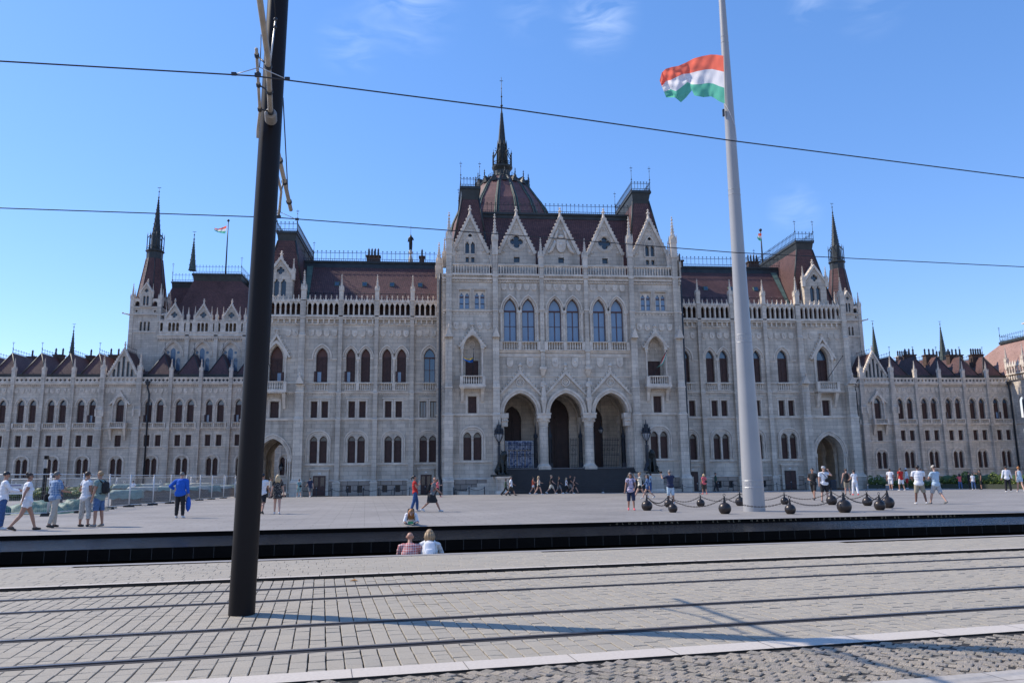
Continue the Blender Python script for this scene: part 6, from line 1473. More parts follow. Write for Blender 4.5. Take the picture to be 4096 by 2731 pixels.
flag('red, white and green flag hanging furled on the right balcony staff', qf([(2046, 130), (2025, 170), (2008, 215), (2000, 250)]), qf([(2054, 150), (2040, 200), (2016, 245), (1950, 272)]), 74.9, .04, 9, 14, 6)
s2 = lambda x, y, Y: yp(3296 + x * .4782, 1250 + y * .4782, Y)
staff('bare dark staff leaning from the right gate pavilion balcony', s2(38, 540, 80.2), s2(155, 365, 78.6))
staff('bare dark staff leaning from the left gate pavilion balcony', yp(1095, 1525, 80.2), yp(1062, 1405, 78.6))

# ================================================================== ball bollards and chains
CAST = mat('dark_cast_iron', (.045, .038, .036), .36, .55, .5, nscale=5, namt=.25)
def bollard(label, x, y, d):
    t = thing('ball_bollard', label, 'bollard', (x, y, .05), 0, 'cast iron ball bollards round the flagpole'); r = d / 2
    o = MB(); o.lathe(0, 0, [(r * .62, 0)] + [(r * math.sin(a), r * .82 - r * math.cos(a)) for a in [.72 + (math.pi - .9) * i / 14 for i in range(15)]], 24, CAST, True); o.build('ball', t)
    h0 = r * 1.72; o = MB(); o.lathe(0, 0, [(r * .36, h0 - .02), (r * .24, h0 + r * .35), (r * .15, h0 + r * .85), (r * .15, h0 + r * 1.0)], 4, CAST, rot=.5); o.build('neck', t)
    zc = h0 + r * 1.0 + .055; o = MB(); P_ = [(.055 * math.cos(a), .02 * math.cos(a), zc + .055 * math.sin(a)) for a in [2 * math.pi * i / 16 for i in range(17)]]; o.tube(P_, .011, CAST, 6); o.build('ring', t)
    return Vector((x, y, .05 + h0 + r * .8))
bl = [(9.81, 36.24, .51, 'leftmost ball bollard, large, standing alone in front'), (10.35, 33.98, .41, 'small front ball bollard, second from the left'), (11.97, 32.02, .52, 'large front ball bollard just left of the giant flagpole'), (14.33, 31.02, .44, 'front ball bollard just right of the giant flagpole'),
      (16.87, 31.46, .59, 'largest ball bollard, middle of the front row right of the flagpole'), (19.32, 32.99, .48, 'ball bollard in front of the rightmost big one'), (20.76, 34.76, .58, 'rightmost ball bollard, big and dark'), (21.31, 37.46, .48, 'rear ball bollard third from the right end'), (20.4, 39.26, .54, 'rear ball bollard behind the man in white tee'), (18.56, 40.78, .42, 'small rear ball bollard right of the flagpole'), (15.76, 39.92, .50, 'rear ball bollard close left behind the flagpole'), (13.54, 39.6, .42, 'rear ball bollard with worn shine, between the left groups'), (11.84, 39.6, .42, 'rear ball bollard at the feet of the man photographing')]
tops = [bollard(l, x, y, d) for x, y, d, l in bl]
bn = ['leftmost', 'second', 'third', 'fourth', 'fifth', 'sixth', 'seventh', 'eighth', 'ninth', 'tenth', 'eleventh', 'twelfth', 'thirteenth']
link = MB(); Ls = .05
P_ = [(Ls * .95 * math.cos(a) * 1.0, 0, Ls * .5 * math.sin(a)) for a in [2 * math.pi * i / 10 for i in range(11)]]
for i in range(len(tops)):
    a, c = tops[i], tops[(i + 1) % len(tops)]; L_ = (c - a).length; sag = min(.32, .16 * L_); n = int(L_ * 1.06 / .072); o = MB()
    def cp(f): p = a.lerp(c, f); p = p.copy(); p.z -= sag * 4 * f * (1 - f); return p
    for k in range(n):
        f = (k + .5) / n; p = cp(f); d = (cp(min(1, f + .01)) - cp(max(0, f - .01))).normalized(); sdn = d.cross(Vector((0, 0, 1))).normalized(); un = sdn.cross(d)
        w_ = un if k % 2 else sdn
        pts = [p - a + d * (Ls * math.cos(q)) + w_ * (Ls * .45 * math.sin(q)) for q in [2 * math.pi * j / 8 for j in range(9)]]
        o.tube(pts, .0095, CAST, 5)
    ob = o.build('chain'); ob.location = a; tag(ob, 'iron chain from the %s ball bollard to the next, anticlockwise from the leftmost' % bn[i], 'chain', 'chains between the ball bollards')

# thin posts with chains along the foot of the palace
ORD = ['first', 'second', 'third', 'fourth', 'fifth', 'sixth', 'seventh', 'eighth', 'ninth', 'tenth']
def post_row(pts, where, z=-.1):
    prev = None
    for i, (x, y) in enumerate(pts):
        t = thing('chain_post', '%s thin dark post from the left %s' % (ORD[i], where), 'post', (x, y, z), 0, 'thin chain posts ' + where)
        o = MB(); o.lathe(0, 0, [(.07, 0), (.045, .06), (.04, .8), (.055, .82), (.03, .9)], 8, IRON); o.build('post_shaft', t); o = MB(); o.ball((0, 0, .93), .055, GALV, 7); o.build('post_ball', t)
        if prev:
            a, c = Vector((*prev, z + .8)), Vector((x, y, z + .8)); o = MB()
            o.tube([(c - a) * f - Vector((0, 0, .22 * 4 * f * (1 - f))) for f in [k / 10 for k in range(11)]], .02, IRON, 5); ob = o.build('post_chain'); ob.location = a; tag(ob, '%s slack chain from the left %s' % (ORD[i - 1], where), 'chain', 'slack chains ' + where)
        prev = (x, y)
post_row([(XC - 26.0 + 1.5 * i, 78.3) for i in range(9)], 'in front of the left facade section')
post_row([(XC - 11.3 + 1.45 * i, 74.4) for i in range(3)], 'beside the left stair wall')
post_row([(XC + 9.3 + 1.5 * i, 74.6) for i in range(3)], 'beside the right lion pedestal')
post_row([(XC + 14.2 + 1.55 * i, 78.3) for i in range(9)], 'in front of the right facade section')
post_row([(XC + 33.5 + 1.55 * i, 79.5) for i in range(2)], 'right of the right gate')
for x, wh in ((2333, 'left'), (2429, 'right')):
    g = gp(x, 1966); t = thing('stair_bollard', 'short dark cone bollard at the foot of the steps, the %s one of two' % wh, 'bollard', (g.x, 72.3, .1), 0, 'short cone bollards at the steps')
    o = MB(); o.lathe(0, 0, [(.12, 0), (.09, .1), (.04, .45), (.05, .5)], 8, IRON); o.build('cone', t); o = MB(); o.lathe(0, 0, [(.13, .02), (.11, .10)], 8, GALV); o.build('base_band', t)

# ================================================================== lamps, lions, gates
def remeshed(name, shapes, vox, m, parent=None, loc=(0, 0, 0), rotz=0, smooth=4):
    """one continuous skin over many tapered capsules (a, b, ra, rb)"""
    b = MB()
    for a, c, ra, rb in shapes: capsule(b, a, c, ra, rb, m)
    me = bpy.data.meshes.new('tmp'); me.from_pydata(b.v, [], b.f); me.update(); o = bpy.data.objects.new('tmp', me); COL.objects.link(o)
    md = o.modifiers.new('r', 'REMESH'); md.mode = 'VOXEL'; md.voxel_size = vox; md.use_smooth_shade = True
    sm = o.modifiers.new('s', 'SMOOTH'); sm.iterations = smooth; sm.factor = .5
    dg = bpy.context.evaluated_depsgraph_get(); me2 = bpy.data.meshes.new_from_object(o.evaluated_get(dg)); bpy.data.objects.remove(o)
    me2.materials.clear(); 
    if m: me2.materials.append(m)
    me2.polygons.foreach_set('use_smooth', [True] * len(me2.polygons))
    o = bpy.data.objects.new(name, me2); COL.objects.link(o); o.parent = parent; o.location = loc; o.rotation_euler = (0, 0, rotz); return o
def capsule(b, a, c, ra, rb, m, n=10):
    a, c = Vector(a), Vector(c); d = c - a
    ax = d.normalized() if d.length > 1e-6 else Vector((0, 0, 1))
    rx = ra if isinstance(ra, (int, float)) else ra[0]
    up = Vector((0, 1, 0)) if abs(ax.y) < .9 else Vector((1, 0, 0))
    s = up.cross(ax).normalized(); f = ax.cross(s).normalized()            # s ~ side (x), f ~ front (y)
    def rr(r): return (r, r) if isinstance(r, (int, float)) else r
    ra, rb = rr(ra), rr(rb); rows = []
    for k in range(1, 5): t = k / 4 * math.pi / 2; rows.append((a - ax * min(ra) * math.cos(t), ra[0] * math.sin(t), ra[1] * math.sin(t)))
    for k in range(4, 0, -1): t = k / 4 * math.pi / 2; rows.append((c + ax * min(rb) * math.cos(t), rb[0] * math.sin(t), rb[1] * math.sin(t)))
    vs = []; fs = []
    for p, r1, r2 in rows:
        for i in range(n): q = 2 * math.pi * i / n; vs.append(p + s * r1 * math.cos(q) + f * r2 * math.sin(q))
    for j in range(len(rows) - 1):
        for i in range(n): k = (i + 1) % n; fs.append((j * n + i, j * n + k, (j + 1) * n + k, (j + 1) * n + i))
    o1 = len(vs); vs += [a - ax * min(ra), c + ax * min(rb)]
    for i in range(n): k = (i + 1) % n; fs.append((o1, k, i)); fs.append((o1 + 1, (len(rows) - 1) * n + i, (len(rows) - 1) * n + k))
    b.add(vs, fs, m, True)
LG = mat('lamp_frosted_glass', (.30, .31, .32), .15, spec=.6)
def lamp(label, x, y, z, h):
    k = h / 5.1; t = thing('ornate_lamp', label, 'street lamp', (x, y, z), 0, 'ornate cast iron lamps flanking the stairs'); m = IRON
    def S(p): return [(r * k, q * k) for r, q in p]
    o = MB(); o.lathe(0, 0, S([(.42, 0), (.40, .15), (.30, .35), (.26, .6), (.16, .85), (.15, 1.05)]), 12, m); o.build('lamp_base', t)
    o = MB(); o.lathe(0, 0, S([(.13, 1.0), (.105, 1.2), (.095, 2.7), (.14, 2.8), (.10, 2.9), (.15, 3.0)]), 10, m)
    for q in range(4): a = q * math.pi / 2 + .4; o.tube([(.2 * k * math.cos(a), .2 * k * math.sin(a), z_ * k) for z_ in (1.0, 2.6)], .018, m, 5)
    o.build('lamp_post', t)
    o = MB(); o.lathe(0, 0, S([(.14, 3.02), (.30, 3.3), (.40, 3.6), (.42, 3.72)]), 12, LG, True, cap=False); o.build('glass_globe', t)
    o = MB()
    for q in range(8): a = q * math.pi / 4; o.tube([(r * k * math.cos(a), r * k * math.sin(a), z_ * k) for r, z_ in ((.13, 2.98), (.31, 3.3), (.42, 3.6), (.46, 3.76))], .022, m, 5)
    o.lathe(0, 0, S([(.44, 3.70), (.52, 3.76), (.42, 3.85), (.30, 3.95), (.32, 4.25), (.2, 4.32), (.17, 4.6), (.06, 4.66), (.02, 5.1)]), 8, m)
    for q in range(8): a = q * math.pi / 4; o.lathe(.38 * k * math.cos(a), .38 * k * math.sin(a), S([(.06, 3.82), (.09, 4.05), (.05, 4.15), (.0, 4.4)]), 5, m, cap=False)
    for q in range(4): a = q * math.pi / 2; o.lathe(.18 * k * math.cos(a), .18 * k * math.sin(a), S([(.05, 4.3), (.06, 4.5), (0, 4.75)]), 5, m, cap=False)
    o.build('lamp_crown', t)
for lab, px, pb, pt, Y in (('ornate black lamp with glass globe left of the stairs', 1997, 1891, 1679, 75.9), ('ornate black lamp with glass globe right of the stairs', 2591, 1883, 1677, 75.9)):
    a = yp(px, pb, Y); lamp(lab, a.x, Y, a.z, yp(px, pt, Y).z - a.z)
def pedestal(label, x0, x1, y0, y1, zt):
    t = thing('stone_pedestal', label, 'pedestal', ((x0 + x1) / 2, (y0 + y1) / 2, .0)); w = (x1 - x0) / 2; d = (y1 - y0) / 2; o = MB()
    o.frus((-w * 1.06, w * 1.06, -d * 1.03, d * 1.03, 0), (-w * 1.04, w * 1.04, -d * 1.02, d * 1.02, .28), TRIM); o.frus((-w * 1.04, w * 1.04, -d * 1.02, d * 1.02, .28), (-w * .9, w * .9, -d * .96, d * .96, .4), TRIM); o.box(-w * .9, w * .9, -d * .96, d * .96, .4, zt - .3, STONE); o.build('pedestal_block', t)
    o = MB(); o.frus((-w * .9, w * .9, -d * .96, d * .96, zt - .3), (-w * 1.04, w * 1.04, -d * 1.02, d * 1.02, zt - .16), TRIM); o.box(-w * 1.06, w * 1.06, -d * 1.03, d * 1.03, zt - .16, zt - .05, TRIM); o.build('pedestal_cap', t)
a = yp(1990, 1965, 73.0); c = yp(2038, 1965, 73.0); zt = yp(2010, 1903, 73.0).z; pedestal('white stone pedestal under the left bronze lion', a.x - .05, c.x + .05, 73.0, 75.8, zt); LX, LZ = (a.x + c.x) / 2, zt
a = yp(2597, 1965, 73.2); c = yp(2660, 1965, 73.2); pedestal('stone pedestal under the right bronze lion', a.x, c.x, 73.2, 76.0, zt + .1); RX = (a.x + c.x) / 2
for sx_, lab in ((XC - 6.95, 'low stone block carrying the left ornate lamp'), (XC + 6.75, 'low stone block carrying the right ornate lamp')):
    t = thing('stone_pedestal', lab, 'pedestal', (sx_, 74.7, -.1)); o = MB(); o.box(-.6, .6, .2, 1.9, 0, yp(1997, 1891, 74.4).z - .06, STONE); o.build('pedestal_block', t)
def lion(label, x, y, z, rz, s=1.0):
    t = thing('bronze_lion', label, 'lion statue', (x, y, z), rz, 'bronze lions flanking the stairs'); S = []
    C_ = lambda a, c, ra, rb: S.append((Vector(a) * s, Vector(c) * s, ra * s, rb * s))
    C_((0, .55, .35), (0, .05, 1.05), .36, .33); C_((0, .1, .95), (0, -.12, 1.35), .34, .30); C_((0, -.1, 1.35), (0, -.2, 1.62), .30, .30)   # rump, chest, mane
    C_((0, -.12, 1.62), (0, -.3, 1.78), .25, .2); C_((0, -.35, 1.74), (0, -.52, 1.66), .13, .10); C_((0, -.3, 1.62), (0, -.5, 1.57), .08, .07)
    for q in (-1, 1):
        C_((q * .17, -.2, 1.1), (q * .18, -.3, .55), .14, .10); C_((q * .18, -.3, .55), (q * .18, -.33, .12), .10, .085); C_((q * .18, -.3, .08), (q * .18, -.52, .07), .10, .09)
        C_((q * .26, .45, .35), (q * .34, .05, .42), .24, .17); C_((q * .34, .05, .38), (q * .33, .0, .1), .13, .09); C_((q * .33, .05, .08), (q * .33, -.28, .07), .10, .09)
        C_((q * .14, -.1, 1.93), (q * .16, -.1, 2.0), .06, .03)
    C_((0, .85, .15), (.35, .8, .1), .07, .05); C_((.35, .8, .1), (.5, .4, .1), .05, .07)
    remeshed('lion_body', S, .035 * s, BRONZE, t)
    o = MB(); o.box(-.55 * s, .55 * s, -.75 * s, 1.0 * s, -.14, .03, BRONZE); o.build('plinth', t)
lion('seated bronze lion on the white pedestal left of the stairs', LX + .05, 74.3, LZ + .1, R(28), 1.15)
lion('seated bronze lion on the pedestal right of the stairs', RX, 74.4, LZ + .2, R(-20), 1.1)
# iron gates between the portal columns
def gate(label, x0, x1, y, h=2.9, big=True):
    t = thing('iron_gate', label, 'gate', ((x0 + x1) / 2, y, PZ), 0, 'wrought iron gates in the portal'); w = (x1 - x0) / 2; o = MB(); n = int(2 * w / .16)
    for k in range(n + 1): x = -w + k * 2 * w / n; o.tube([(x, 0, 0), (x, 0, h)], .02, IRON, 4, False); o.lathe(x, 0, [(.035, h), (0, h + .16)], 4, IRON, cap=False)
    for z in (.08, .25, 1.25, 1.4, 2.3, h - .12): o.box(-w, w, -.02, .02, z - .02, z + .02, IRON)
    o.build('gate_bars', t); o = MB()
    for k in range(max(1, int(2 * w / .5))): x = -w + .25 + k * .5; o.tube([(x + .13 * math.cos(a), 0, 1.85 + .13 * math.sin(a)) for a in [2 * math.pi * j / 10 for j in range(11)]], .02, IRON, 4)
    o.build('gate_scrolls', t)
def gate_post(label, x, y, h=4.6):
    t = thing('gate_post', label, 'gate post', (x, y, PZ), 0, 'spired iron gate posts in the portal'); o = MB(); o.box(-.2, .2, -.2, .2, 0, .5, IRON)
    for q in (-1, 1):
        for r_ in (-1, 1): o.tube([(q * .15, r_ * .15, .5), (q * .13, r_ * .13, h * .66)], .035, IRON, 4)
    for z in (.9, 1.6, 2.3, 2.9): o.box(-.17, .17, -.17, .17, z, z + .06, IRON)
    o.box(-.06, .06, -.06, .06, .4, h * .66, IRON); o.build('post_frame', t)
    o = MB(); o.lathe(0, 0, [(.2, h * .64), (.22, h * .67), (.12, h * .74), (.05, h * .9), (.0, h)], 4, IRON, rot=math.pi / 4)
    for q in (-1, 1):
        for r_ in (-1, 1): o.lathe(q * .16, r_ * .16, [(.05, h * .66), (0, h * .78)], 4, IRON)
    o.build('post_spire', t)
gl = ['left arch, left side', 'left arch, right side', 'middle arch, left side', 'middle arch, right side', 'right arch, left side', 'right arch, right side']
for i, x in enumerate((-6.2, -2.95, -1.45, 1.62, 2.95, 6.05)): gate_post('black spired iron gate post in the ' + gl[i], XC + x, 78.6 - (i % 2) * .2)
gate('iron gate leaves in front of the printed hoarding', XC - 5.9, XC - 3.15, 78.5, 2.6)
gate('iron gate leaf standing in the middle arch', XC + .75, XC + 1.4, 79.2); gate('iron gate closing the right arch', XC + 3.9, XC + 5.8, 79.2)
HB = bpy.data.materials.new('printed_hoarding'); HB.use_nodes = True
nt = HB.node_tree; N = nt.nodes; L = nt.links; g_ = N.new('ShaderNodeNewGeometry'); nn = N.new('ShaderNodeTexNoise'); nn.inputs['Scale'].default_value = 6; nn.inputs['Detail'].default_value = 4; L.new(g_.outputs['Position'], nn.inputs['Vector'])
cr_ = N.new('ShaderNodeValToRGB'); cr_.color_ramp.elements[0].color = (.08, .13, .30, 1); cr_.color_ramp.elements[1].color = (.55, .6, .72, 1); cr_.color_ramp.elements[0].position = .38; cr_.color_ramp.elements[1].position = .62; L.new(nn.outputs['Fac'], cr_.inputs[0]); L.new(cr_.outputs[0], N['Principled BSDF'].inputs['Base Color'])
t = thing('printed_hoarding', 'blue and cream printed hoarding with a picture of doorways filling the left portal arch', 'hoarding', (XC - 4.55, 78.75, PZ)); 
o = MB(); o.box(-1.45, 1.45, 0, .04, .05, 2.75, HB); o.build('print_sheet', t)
o = MB(); cw_ = mat('cream_print', (.62, .50, .36), .7)
for k in range(6): o.box(-1.1 + k * .4, -1.03 + k * .4, -.006, 0, .2, 1.75, cw_)
o.box(-1.2, 1.1, -.006, 0, 1.75, 1.85, cw_); o.box(-1.42, -1.2, -.006, 0, .1, 2.7, mat('white_print', (.7, .72, .76), .6)); o.box(1.2, 1.42, -.006, 0, .1, 2.7, mat('white_print', (.7, .72, .76), .6)); o.build('printed_doors', t)
def lantern(label, x, y, z, L_):
    t = thing('hanging_lantern', label, 'lantern', (x, y, z), 0); o = MB(); o.tube([(0, 0, .5), (0, 0, L_)], .02, IRON, 5); o.build('lantern_chain', t)
    o = MB(); o.lathe(0, 0, [(.0, -.35), (.18, -.12), (.26, .1)], 6, LG, cap=False); o.build('lantern_glass', t)
    o = MB(); o.lathe(0, 0, [(.29, .1), (.2, .3), (.05, .55)], 6, IRON)
    for q in range(6): a = q * math.pi / 3; o.tube([(0, 0, -.38), (.19 * math.cos(a), .19 * math.sin(a), -.12), (.27 * math.cos(a), .27 * math.sin(a), .1)], .02, IRON, 4)
    o.build('lantern_frame', t)
lantern('wrought iron lantern hanging in the right portal arch', XC + 4.1, 80.0, 6.3, 3.8)
lantern('wrought iron lantern hanging inside the left gate passage', XC - 29.0, 84.0, 2.9, 3.2)
# statues over the portal columns
def statue(label, x, y, z, h, seed):
    t = thing('stone_statue', label, 'statue', (x, y, z), 0, 'stone statues over the portal columns'); k = h / 2.0; S = []
    C_ = lambda a, c, ra, rb: S.append((Vector(a) * k, Vector(c) * k, ra * k if not isinstance(ra, tuple) else (ra[0] * k, ra[1] * k), rb * k if not isinstance(rb, tuple) else (rb[0] * k, rb[1] * k)))
    C_((0, 0, .1), (0, 0, .95), (.27, .2), (.19, .15)); C_((0, 0, 1.0), (0, 0, 1.5), (.2, .15), (.22, .14)); C_((0, 0, 1.6), (0, -.01, 1.7), .06, .06); C_((0, -.01, 1.8), (0, -.01, 1.88), .11, .10)
    for q in (-1, 1): C_((q * .22, 0, 1.52), (q * .3, -.03, 1.2), .07, .06); C_((q * .3, -.03, 1.2), (q * .12, -.17, 1.15 + .1 * q), .055, .05); C_((q * .1, -.05, .06), (q * .12, -.22, .04), .07, .05)
    C_((.34 * (1 if seed else -1), -.12, .2), (.34 * (1 if seed else -1), -.1, 1.75), .025, .02)
    remeshed('statue_body', S, .03, TRIM, t); o = MB(); o.lathe(0, 0, [(.34 * k, -.35), (.34 * k, 0)], 8, TRIM); o.frus((-.1, .1, -.1, .3, -1.6), (-.25, .25, -.25, .3, -.35), TRIM); o.build('statue_corbel', t)
statue('crowned stone figure with staff between the left and middle portal arches', XC - 2.3, YCB - .42, 9.45, 1.95, 0)
statue('stone figure in a cloak between the middle and right portal arches', XC + 2.3, YCB - .42, 9.45, 1.95, 1)
t = thing('roof_statue', 'dark standing figure with a lance on a white pinnacle above the left roof', 'statue', tuple(yp(1642, 1046, 88.6)))
S = [((0, 0, .8), (0, 0, 1.25), .16, .2), ((0, 0, 1.45), (0, 0, 1.5), .1, .09), ((-.09, 0, .05), (-.08, 0, .75), .07, .1), ((.09, 0, .05), (.08, 0, .75), .07, .1), ((-.2, 0, 1.25), (-.26, -.05, .85), .06, .05), ((.2, 0, 1.25), (.28, -.1, 1.0), .06, .05)]
remeshed('figure', [(Vector(a) * 1.2, Vector(c) * 1.2, ra * 1.2, rb * 1.2) for a, c, ra, rb in S], .04, BRONZE, t, (0, 0, 1.35))
o = MB(); o.tube([(.0, -.12, 2.6), (.0, -.12, 4.3)], .02, IRON, 4); o.build('lance', t); o = MB(); o.lathe(0, 0, [(.3, -.4), (.22, .3), (.1, .9), (.22, 1.0), (.18, 1.35)], 6, TRIM); o.build('stone_pinnacle', t)
# ================================================================== people
SKIN = {'fair': mat('fair_skin', (.52, .31, .23), .55), 'tan': mat('tanned_skin', (.40, .21, .14), .55), 'dark': mat('dark_skin', (.16, .075, .05), .5)}
HAIR = {'brown': mat('brown_hair', (.055, .03, .018), .5), 'black': mat('black_hair', (.012, .011, .012), .45), 'grey': mat('grey_hair', (.15, .14, .13), .6), 'blond': mat('blond_hair', (.50, .36, .20), .55), 'ginger': mat('ginger_hair', (.42, .17, .05), .55), 'sandy': mat('sandy_hair', (.30, .20, .11), .6)}
EYE = mat('dark_eyes', (.02, .015, .012), .3); LIP = mat('lips', (.33, .13, .11), .5)
def cloth(name, col, **k): return mat('cloth_' + name, col, .9, nscale=k.get('ns', 6), namt=k.get('na', .10), bump=.25, bscale=18)
C_ = {'white': cloth('white', (.74, .74, .76)), 'cream': cloth('cream', (.62, .57, .47)), 'black': cloth('black', (.018, .018, .02)), 'navy': cloth('navy', (.02, .028, .065)), 'blue': cloth('bright_blue', (.012, .10, .48)), 'denim': cloth('denim', (.07, .13, .26), ns=14, na=.3), 'jeans': cloth('dark_denim', (.04, .09, .22), ns=12, na=.25),
      'khaki': cloth('khaki', (.30, .26, .19)), 'beige': cloth('beige', (.46, .42, .36)), 'greygreen': cloth('grey_green', (.20, .27, .25)), 'red': cloth('red', (.50, .025, .02)), 'lilac': cloth('lilac', (.47, .40, .50)), 'pink': cloth('coral_pink', (.72, .14, .16)), 'brown': cloth('dark_brown', (.05, .04, .03)), 'teal': cloth('pale_teal', (.22, .36, .36)), 'ltblue': cloth('pale_blue', (.42, .53, .62)), 'grey': cloth('mid_grey', (.16, .165, .17)), 'green': cloth('dark_green', (.03, .06, .04)), 'mint': cloth('pale_lime', (.55, .63, .48)), 'orange': cloth('rust_orange', (.50, .10, .05)), 'ltgrey': cloth('light_grey', (.40, .41, .42))}
def pattern_cloth(name, c1, c2, scale, check=True):
    if 'cloth_' + name in MATS: return MATS['cloth_' + name]
    m_ = mat('cloth_' + name, c1, .9); nt = m_.node_tree; N = nt.nodes; L = nt.links; t_ = N.new('ShaderNodeTexCoord'); b = N['Principled BSDF']
    if check:
        mxs = None
        for ax in (0, 2):
            mpn = N.new('ShaderNodeMapping'); mpn.inputs['Rotation'].default_value = (0, 0 if ax == 0 else math.pi / 2, 0); L.new(t_.outputs['Object'], mpn.inputs[0])
            wv = N.new('ShaderNodeTexWave'); wv.inputs['Scale'].default_value = scale; L.new(mpn.outputs[0], wv.inputs['Vector'])
            if mxs is None: mxs = wv.outputs['Fac']
            else: ad = N.new('ShaderNodeMath'); ad.operation = 'MULTIPLY_ADD'; ad.inputs[1].default_value = .5; h = N.new('ShaderNodeMath'); h.operation = 'MULTIPLY'; h.inputs[1].default_value = .5; L.new(mxs, h.inputs[0]); L.new(wv.outputs['Fac'], ad.inputs[0]); L.new(h.outputs[0], ad.inputs[2]); mxs = ad.outputs[0]
    else:
        vo = N.new('ShaderNodeTexNoise'); vo.inputs['Scale'].default_value = scale; vo.inputs['Detail'].default_value = 2; L.new(t_.outputs['Object'], vo.inputs['Vector']); mr = N.new('ShaderNodeMapRange'); mr.inputs['From Min'].default_value = .56; mr.inputs['From Max'].default_value = .62; L.new(vo.outputs['Fac'], mr.inputs['Value']); mxs = mr.outputs[0]
    mx_ = N.new('ShaderNodeMix'); mx_.data_type = 'RGBA'; mx_.inputs['A'].default_value = (*c1, 1); mx_.inputs['B'].default_value = (*c2, 1); L.new(mxs, mx_.inputs['Factor']); L.new(mx_.outputs['Result'], b.inputs['Base Color']); return m_
C_['bluecheck'] = pattern_cloth('blue_check', (.03, .12, .30), (.42, .50, .58), 5); C_['redcheck'] = pattern_cloth('red_check', (.42, .05, .05), (.62, .50, .48), 6); C_['floral'] = pattern_cloth('black_floral', (.015, .015, .017), (.25, .22, .2), 22, False); C_['lace'] = pattern_cloth('white_lace', (.68, .67, .66), (.50, .46, .42), 26, False); C_['camo'] = pattern_cloth('pale_pattern', (.50, .48, .44), (.33, .32, .29), 14, False)
SHOE = {'white': mat('white_shoes', (.66, .66, .66), .6), 'black': mat('black_shoes', (.02, .02, .022), .5), 'brown': mat('brown_shoes', (.07, .045, .03), .5), 'pink': mat('pink_shoes', (.75, .10, .14), .6), 'grey': mat('grey_shoes', (.2, .2, .2), .6)}
SUNG = mat('sunglass_lens', (.01, .01, .012), .1)

